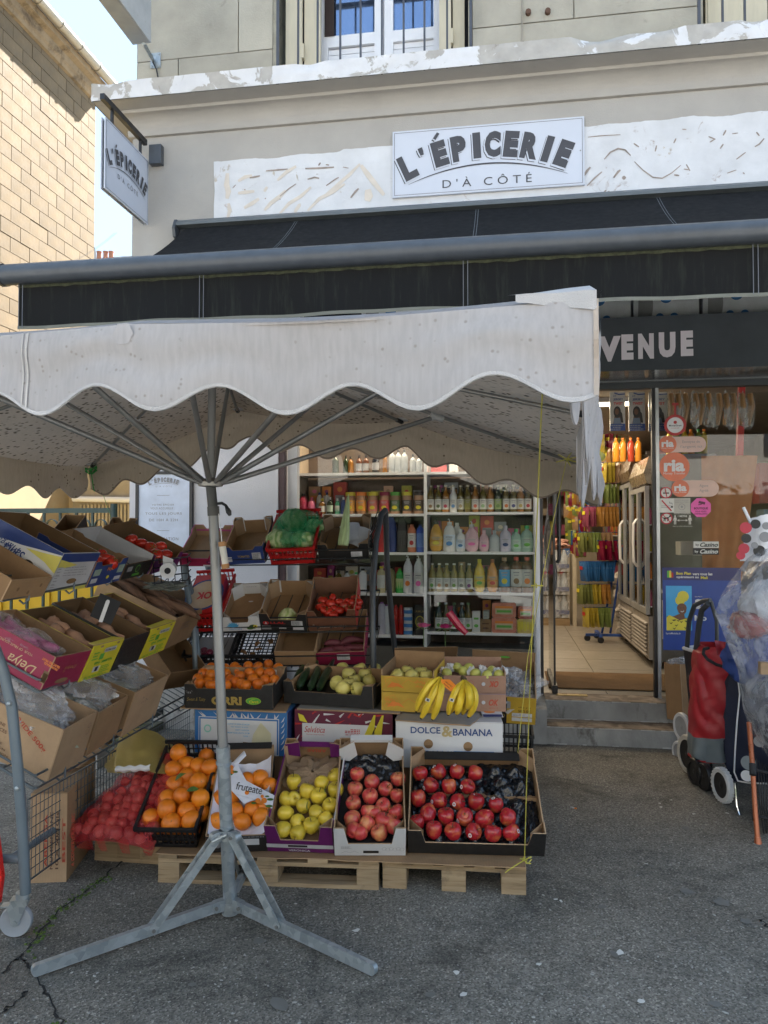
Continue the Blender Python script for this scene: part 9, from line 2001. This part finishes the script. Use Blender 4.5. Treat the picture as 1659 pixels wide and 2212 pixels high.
def poster(mb):
 a_=kv(190,315);b2=(1600,kv(0,872)[1]);qrect(mb,a_[0],a_[1],b2[0],b2[1],gy,0);qrect(mb,a_[0],a_[1],b2[0],kv(0,400)[1],gy,1,.001)
 pa_=kv(210,437);pb3=kv(380,735);qrect(mb,pa_[0],pa_[1],pb3[0],pb3[1],gy,2,.001)
 qtext(mb,'Bon Plan',*kv(326,353),32,6,gy,3,.002,bold=.03);qtext(mb,'vers tous les',*kv(452,357),43,6,gy,4,.002,bold=.03);qtext(mb,'op\u00e9rateurs au',*kv(352,380),48,6.4,gy,4,.002,bold=.03);qtext(mb,'Mali',*kv(464,382),15,6,gy,3,.002,bold=.03)
 for(x,c_,r) in((222,6,1),(236,3,1),(250,7,.6)):u,v=kv(x,372);qrect(mb,u-2.2,v-10*r,u+2.2,v+3,gy,c_,.002);qdisc(mb,u,v-10*r,2.2,gy,c_,.002)
 qtext(mb,'Vers Mali /h',*kv(425,509),16,2.6,gy,4,.002);qtext(mb,'29',*kv(455,560),34,22,gy,4,.002,bold=.04);qtext(mb,'Mo',*kv(440,652),26,12,gy,4,.002,bold=.03);qtext(mb,'LycaMobile.fr',*kv(258,757),32,5,gy,4,.002,bold=.01)
 qdisc(mb,*kv(322,508),12,gy,3,.0022);qdisc(mb,*kv(302,535),10,gy,3,.0024);qdisc(mb,*kv(314,585),10,gy,5,.0026);qdisc(mb,*kv(316,602),8.5,gy,5,.003);qstroke(mb,[kv(306,606),kv(316,612),kv(328,604)],1.5,gy,4,.004)
 for x in(306,326):qdisc(mb,*kv(x,585),.8,gy,8,.004)
 mb.add([tuple(Py(*kv(x,y),gy)+Vector((0,-.0024,0))) for x,y in[(296,625),(330,625),(334,650),(372,660),(372,735),(212,735),(214,640),(260,640)]],[tuple(range(8))],5)
 mb.add([tuple(Py(*kv(x,y),gy)+Vector((0,-.0036,0))) for x,y in[(230,632),(262,648),(300,668),(345,655),(374,665),(376,735),(212,735),(212,650)]],[tuple(range(8))],3)
 q=random.Random(4)
 for k in range(13):x=222+145*q.random();y=655+68*q.random();qstroke(mb,[kv(x,y),kv(x+9,y+7),kv(x+18,y-2)],[1,2.2,.8],gy,8,.0045) if False else stroke(mb,[(Py(*kv(x+d_,y+e_),gy).x,Py(*kv(x+d_,y+e_),gy).z) for d_,e_ in((0,0),(10,8),(20,-2))],[.003,.009,.003],gy-.0045,8)
sticker('poster','blue poster of a smiling woman in a yellow headwrap on the right window',poster,[C('poster_blue',.015,.05,.26,.4),C('poster_navy',.02,.02,.12,.4),C('poster_sky',.06,.36,.68,.4),C('poster_yellow',.68,.58,.06,.4),WHITEP,C('poster_skin',.16,.07,.04),GREENP,REDP,BLKP],'poster')
#  SHOPPING TROLLEYS AND COVERED GOODS AT THE RIGHT
def wheel(parent,c,r,w_,rz,tyre,hub,tread=False,spokes=6):
 M0=Matrix.Translation(c)@Matrix.Rotation(rz,4,'Z')@Matrix.Rotation(PI/2,4,'X')
 wo_=place(bpy.data.objects.new('wheel',None),Matrix.Identity(4),parent)
 mb=MB();mb.lathe([(r*.74,-w_/2),(r*.95,-w_/2),(r,-w_/4),(r,w_/4),(r*.95,w_/2),(r*.74,w_/2),(r*.74,-w_/2)],36,M=M0)
 part(mb,'tyre',tyre,50,parent=wo_)
 if tread:
  for k in range(26):
   a_=2*PI*k/26;part(MB().box(-.006,.006,-w_*.45,w_*.45,r-.003,r+.004,0,M0@Matrix.Rotation(a_,4,'Z')@Matrix.Rotation(PI/2,4,'X')),'tread_lug',tyre,parent=wo_) if k%1==0 else None
 mb=MB();mb.lathe([(.001,-w_*.30),(r*.16,-w_*.45),(r*.2,-w_*.3),(r*.2,w_*.3),(.001,w_*.45)],14,M=M0)
 for k in range(spokes):a_=2*PI*k/spokes;mb.prism([(r*.12*math.cos(a_+1.5),r*.12*math.sin(a_+1.5)),(r*.76*math.cos(a_+.14),r*.76*math.sin(a_+.14)),(r*.76*math.cos(a_-.14),r*.76*math.sin(a_-.14)),(r*.12*math.cos(a_-1.5),r*.12*math.sin(a_-1.5))],-w_*.18,w_*.18,'z',M=M0)
 mb.lathe([(r*.68,-w_*.3),(r*.76,-w_*.35),(r*.76,w_*.35),(r*.68,w_*.3)],30,M=M0);part(mb,'rim',hub,50,parent=wo_)
def softbag(fn,nu,nv):return MB().grid(fn,nu,nv)
WT=C('white_tyre',.60,.58,.53,.6)
rx0,rx1=Py(1503,1500,5.15).x,Py(1583,1500,4.75).x;zb0=.27;zt0=P(1540,1400,5.0).z
rt_=thing('shopping_trolley','red shopping trolley bag with grey foot and black drawstring','shopping trolley',Pz(1520,1680,0))
def redp(u,v,d):return P(u,v,d)
outl=[(1.0,1503,1578,1648),(.90,1499,1580,1630),(.78,1500,1583,1588),(.6,1502,1584,1530),(.4,1505,1585,1475),(.22,1507,1590,1440),(.1,1512,1585,1412),(0,1528,1570,1398)]
def rb_(i,j,closed=True):
 t=j*(len(outl)-1);k=min(int(t),len(outl)-2);f=t-k;a_=outl[k];c_=outl[k+1];uL=a_[1]+(c_[1]-a_[1])*f;uR=a_[2]+(c_[2]-a_[2])*f;v=a_[3]+(c_[3]-a_[3])*f
 L_=P(uL,v,4.90);R_=P(uR,v,4.78);an=2*PI*i;ctr_=(L_+R_)/2+Vector((0,.12,0));hx_=(R_-L_)/2
 cx_=math.copysign(abs(math.cos(an))**.5,math.cos(an));cy_=math.copysign(abs(math.sin(an))**.5,math.sin(an));p=ctr_+hx_*cx_+Vector((0,.12,0))*cy_
 n_=noise.noise(p*7)*.018+noise.noise(p*17+Vector((3,0,0)))*.006+.022*abs(math.sin(p.z*15+p.x*20+3*noise.noise(p*4)))-.01;return p+Vector((cx_*.6,cy_,0))*n_
REDB=M_('red_nylon',(.42,.018,.03),.45,var=.1,vs=8,bs=300,bst=.1);GRB=M_('grey_nylon',(.17,.21,.24),.5,var=.1,bs=300)
nsp=2.0/7
part(MB().grid(lambda i,j:tuple(rb_(i,j*.262)),60,12),'bag_foot',GRB,True,'grey lower part',rt_)
part(MB().grid(lambda i,j:tuple(rb_(i,.262+j*.738)),60,50),'bag_body',REDB,True,parent=rt_)
part(MB().grid(lambda i,j:tuple(P(1543+37*i+6*j*(1-i),1383+6*i+32*j-14*i*j,4.72+.02*math.sin(i*5))+Vector((0,-.01*math.sin(PI*j),0))),10,10),'bag_flap',REDB,True,parent=rt_)
part(MB().tube([P(1530,1400,4.75),P(1521,1402,4.72),P(1519,1412,4.70),P(1528,1424,4.68),P(1548,1436,4.66),P(1570,1442,4.66),P(1585,1430,4.68)],.010,7),'drawstring_band',BLACKM,True,parent=rt_)
part(MB().box(-.09,.11,.02,.2,0,.014,0,Matrix.Translation(P(1540,1651,4.85))@Matrix.Rotation(.1,4,'Z')),'base_plate',REDP,parent=rt_)
part(MB().tube([P(1536,1640,4.9),P(1535,1690,4.9),P(1563,1698,4.62)],.010,7),'axle',BLACK,True,parent=rt_)
c2=Pz(1563,1735,0)+Vector((0,.02,.100));wheel(rt_,c2,.100,.035,R(-74),C('pure_white_tyre',.66,.68,.70,.5),BLACK,True)
wheel(rt_,Pz(1528,1712,0)+Vector((0,.05,.08)),.085,.04,R(-74),BLACK,BLACK)
wheel(rt_,Pz(1512,1705,0)+Vector((0,.1,.08)),.085,.04,R(-74),BLACK,BLACK)
pt_=thing('shopping_trolley','dark patterned shopping trolley with white trim, behind the red one','shopping trolley',Pz(1490,1670,0))
PAT=m_peel('patterned_cloth',(.035,.03,.035),(.24,.21,.19),9,.62,((.32,.12,.04),8,.66),.2,.6,.02)
A1=P(1477,1400,5.25);A2=P(1506,1404,5.05);bz=P(1490,1600,5.15).z
def pbg(i,j):
 s_=[Vector((A1.x,A1.y,0)),Vector((A2.x+.02,A2.y-.06,0)),Vector((A2.x+.25,A2.y+.05,0)),Vector((A1.x+.25,A1.y+.2,0)),Vector((A1.x,A1.y,0))];t=i*4;k=min(3,int(t));p=s_[k].lerp(s_[k+1],t-k);p.z=bz+(A1.z-bz)*j-(.08*(1-j)*0);n_=noise.noise(p*9)*.012;return(p.x-n_+.05*(1-j),p.y-n_,p.z)
part(MB().grid(pbg,24,20),'bag_body',PAT,30,parent=pt_)
part(MB().tube([pbg(k/12,1) for k in range(13)],.012,7),'white_trim',WPVC,True,parent=pt_);part(MB().tube([pbg(.25,j/10) for j in range(11)],.004,5),'piping',WPVC,True,parent=pt_)
part(MB().tube([P(1484,1398,5.25),P(1489,1340,5.2),P(1500,1308,5.12),P(1520,1298,5.05),P(1535,1297,5.0)],.016,10),'handle',C('handle_grey',.05,.055,.06,.4),True,parent=pt_)
part(MB().tube([P(1504,1402,5.05),P(1510,1350,5.0),P(1516,1318,4.97),P(1530,1304,4.9)],.018,10),'handle',MATS['handle_grey'],True,parent=pt_)
part(MB().tube([P(1536,1300,4.9),P(1548,1340,4.9),P(1549,1395,4.9)],.012,8),'handle',MATS['handle_grey'],True,parent=pt_)
wheel(pt_,Pz(1488,1671,0)+Vector((0,0,.128)),.128,.035,R(-74),WT,BLACK,spokes=5)
wheel(pt_,P(1474,1570,5.45),.10,.03,R(-70),WPVC,C('wheel_grey',.35,.36,.38,.4));wheel(pt_,P(1468,1625,5.5),.08,.03,R(-70),WPVC,MATS['wheel_grey'])
part(MB().tube([P(1496,1600,5.1),P(1500,1650,5.1),P(1494,1660,5.0)],.012,7),'axle',BLACK,True,parent=pt_)
nv=thing('shopping_trolley','navy shopping trolley with white piping and grey and white dots','shopping trolley',Pz(1620,1760,0))
prof_n=[(1580,1612,1440),(1568,1612,1500),(1566,1625,1560),(1566,1640,1620),(1569,1652,1660),(1585,1690,1688)]
def nvg(i,j):
 t=j*5;k=min(4,int(t));f=t-k;a_,c_=prof_n[k],prof_n[k+1];uL=a_[0]+(c_[0]-a_[0])*f;uR=max(a_[1],1)+(c_[1]-a_[1])*f+45;v=a_[2]+(c_[2]-a_[2])*f
 return P(uL+(uR-uL)*i,v+3*i,4.62-.25*i)+Vector((0,-.03*math.sin(PI*i)+.01*noise.noise(Vector((i*5,j*6,1))),0))
NV=M_('navy_nylon',(.012,.018,.045),.6,var=.15,bs=300)
part(MB().grid(lambda i,j:tuple(nvg(i,j)),20,24),'bag_body',NV,True,parent=nv);part(MB().grid(lambda i,j:tuple(nvg(i,j)+Vector((.03,.22,0))),8,8),'bag_rear',NV,True,parent=nv)
part(MB().tube([P(1592,1450,4.55),P(1598,1500,4.52),P(1592,1560,4.50),P(1588,1620,4.48),P(1586,1668,4.47),P(1594,1687,4.42),P(1615,1691,4.35),P(1660,1693,4.2)],.0045,6),'piping',WPVC,True,parent=nv)
for(u,v,m_,r) in((1617,1648,C('dot_grey',.18,.21,.23),.040),(1613,1676,WPVC,.031),(1640,1602,GREYP,.03)):
 q=P(u,v,4.30);mb=MB();disc(mb,0,0,r,r,0);mb.build('dot',m_,nv,M=WM[nv.name].inverted()@Matrix.Translation(q)@Matrix.Rotation(R(-25),4,'Z'))
part(MB().tube([P(1588,1690,4.42),P(1592,1740,4.4),P(1603,1775,4.35),P(1625,1790,4.3),P(1660,1793,4.2)],.008,8),'chrome_leg',M_('chrome',(.6,.6,.6),.15,1),True,parent=nv)
bc=carton('brown carton with open flaps standing on the step right of the doorway',P(1441,1552,5.85),P(1476,1562,5.60),.3,0,.42,KRAFT,KRAFTD,KRAFTL)
tag(crumple(.12,.1,.42,.1,.1,.04,7,None,amp=.5).build('plastic_bag',FILM,M=bc.M,smooth=True),'clear film on top of the carton right of the doorway','plastic bag')
bc2=carton('flat white and brown carton under the tall one beside the steps',P(1463,1600,5.6),P(1480,1605,5.4),.2,0,.03,LGREY,KRAFT)
br=thing('broom_handle','copper coloured pole with black ties leaning at the right edge','pole',Pz(1638,1830,0))
part(MB().tube([P(1618,1560,4.2),P(1626,1660,4.1),P(1632,1760,4.02),P(1637,1815,3.98)],.013,10),'pole',M_('copper_paint',(.42,.12,.045),.3,.2),True,parent=br)
part(MB().tube([P(1636.5,1808,3.98),P(1638,1826,3.97)],[.015,.020],10),'foot_cap',MATS['copper_paint'],True,parent=br)
for v,u in((1662,1626),(1762,1632)):part(MB().tube([P(u-.4,v-12,4.09),P(u+.4,v+12,4.06)],.018,8).tube([P(u,v,4.08),P(u+35,v+8,4.05)],.008,6),'tie',BLACKM,True,parent=br)
dk=thing('black_stand','black wire stand and dark goods in the shade behind the copper pole','stand',Pz(1680,1850,0))
bw_=MB()
for k in range(16):bw_.tube([P(1634+k*6,1640+k*4,4.3),P(1640+k*6,1690,4.1),P(1642+k*5,1740+4*k,4.05),P(1650+6*k,1800,4.1)],.004,4)
stuff(part(bw_,'wires',BLACKM,True,parent=dk));part(MB().box(1.55,2.2,4.35,4.8,.12,.85),'dark_crate',BLACKM,parent=dk)
pu=thing('dotted_umbrella','folded white umbrella with black, grey and red dots under the dust sheet','umbrella',P(1635,1160,4.4))
def ug(i,j):u=1598+20*(1-j)+(95-30*(1-j))*i;v=1122+90*j-10*math.sin(PI*i)*(1-j);return tuple(P(u,v,4.35+.12*(i-.3)**2)+Vector((0,-.05*math.sin(PI*i),.006*noise.noise(Vector((i*7,j*7,0))))))
part(MB().grid(ug,24,16),'cloth',WPVC,True,parent=pu)
for u,v,r,m_ in((1611,1140,12,'r'),(1632,1132,10,'k'),(1612,1163,10,'k'),(1652,1160,11,'g'),(1607,1185,11,'r'),(1640,1190,12,'k'),(1655,1136,8,'g'),(1600,1200,9,'r'),(1630,1178,7,'g')):
 q=P(u,v,4.26);mb=MB();rr_1=r*4.26/FPX;disc(mb,0,0,rr_1,rr_1,0);mb.build('dot',{'r':C('dot_red',.45,.03,.05),'k':BLKP,'g':GREYP}[m_],pu,M=WM[pu.name].inverted()@Matrix.Translation(q)@Matrix.Rotation(R(-15),4,'Z'))
part(MB().tube([P(1622,1130,4.33),P(1606,1096,4.33)],.009,8),'shaft',WPVC,True,parent=pu)
edge=[(1625,1192),(1600,1225),(1572,1262),(1556,1290),(1544,1325),(1556,1350),(1570,1385),(1584,1420),(1596,1455),(1600,1490),(1606,1530),(1622,1580),(1660,1632)]
def dsheet(i,j):
 t=j*(len(edge)-1);k=min(len(edge)-2,int(t));f=t-k;uL=edge[k][0]+(edge[k+1][0]-edge[k][0])*f;v=edge[k][1]+(edge[k+1][1]-edge[k][1])*f
 u=uL+(1740-uL)*i;d=4.35-.35*math.sin(PI*min(1,i*1.1)*.5)-.25*j;v2=v+30*i*(j-.5)
 p=P(u,v2-12*i*(1-j),d);n_=noise.noise(p*4)*.07+abs(noise.noise(p*8))*.045;return(p.x-n_*.3,p.y-n_,p.z)
tag(MB().grid(dsheet,60,110).build('dust_sheet',FILMT,smooth=30),'large creased translucent dust sheet thrown over the goods at the right edge','dust sheet')
for k,(u,v,w_,h,m_,lb_) in enumerate([(1610,1420,.35,.30,NAVY,'navy bag under the dust sheet'),(1600,1350,.22,.16,C('dusky_red',.25,.05,.05),'dusky red bag under the dust sheet'),(1640,1300,.30,.25,LGREY,'pale carton under the dust sheet'),(1660,1500,.3,.35,C('blue_dusk',.06,.10,.18),'blue bag under the dust sheet')]):
 tag(crumple(0,0,0,w_/2,.1,h/2,160+k,None,amp=.25,n=16).build('covered_bag',m_,M=Matrix.Translation(P(u+20,v,4.45)),smooth=40),lb_,'bag')
pk_=P(1662,1444,3.95);tag(MB().box(-.045,.06,-.01,.03,-.03,.03).build('kraft_packet',KRAFTL,M=Matrix.Translation(pk_)),'small kraft packet poking in at the right edge over the dust sheet','packet')
bpy.context.view_layer.update()
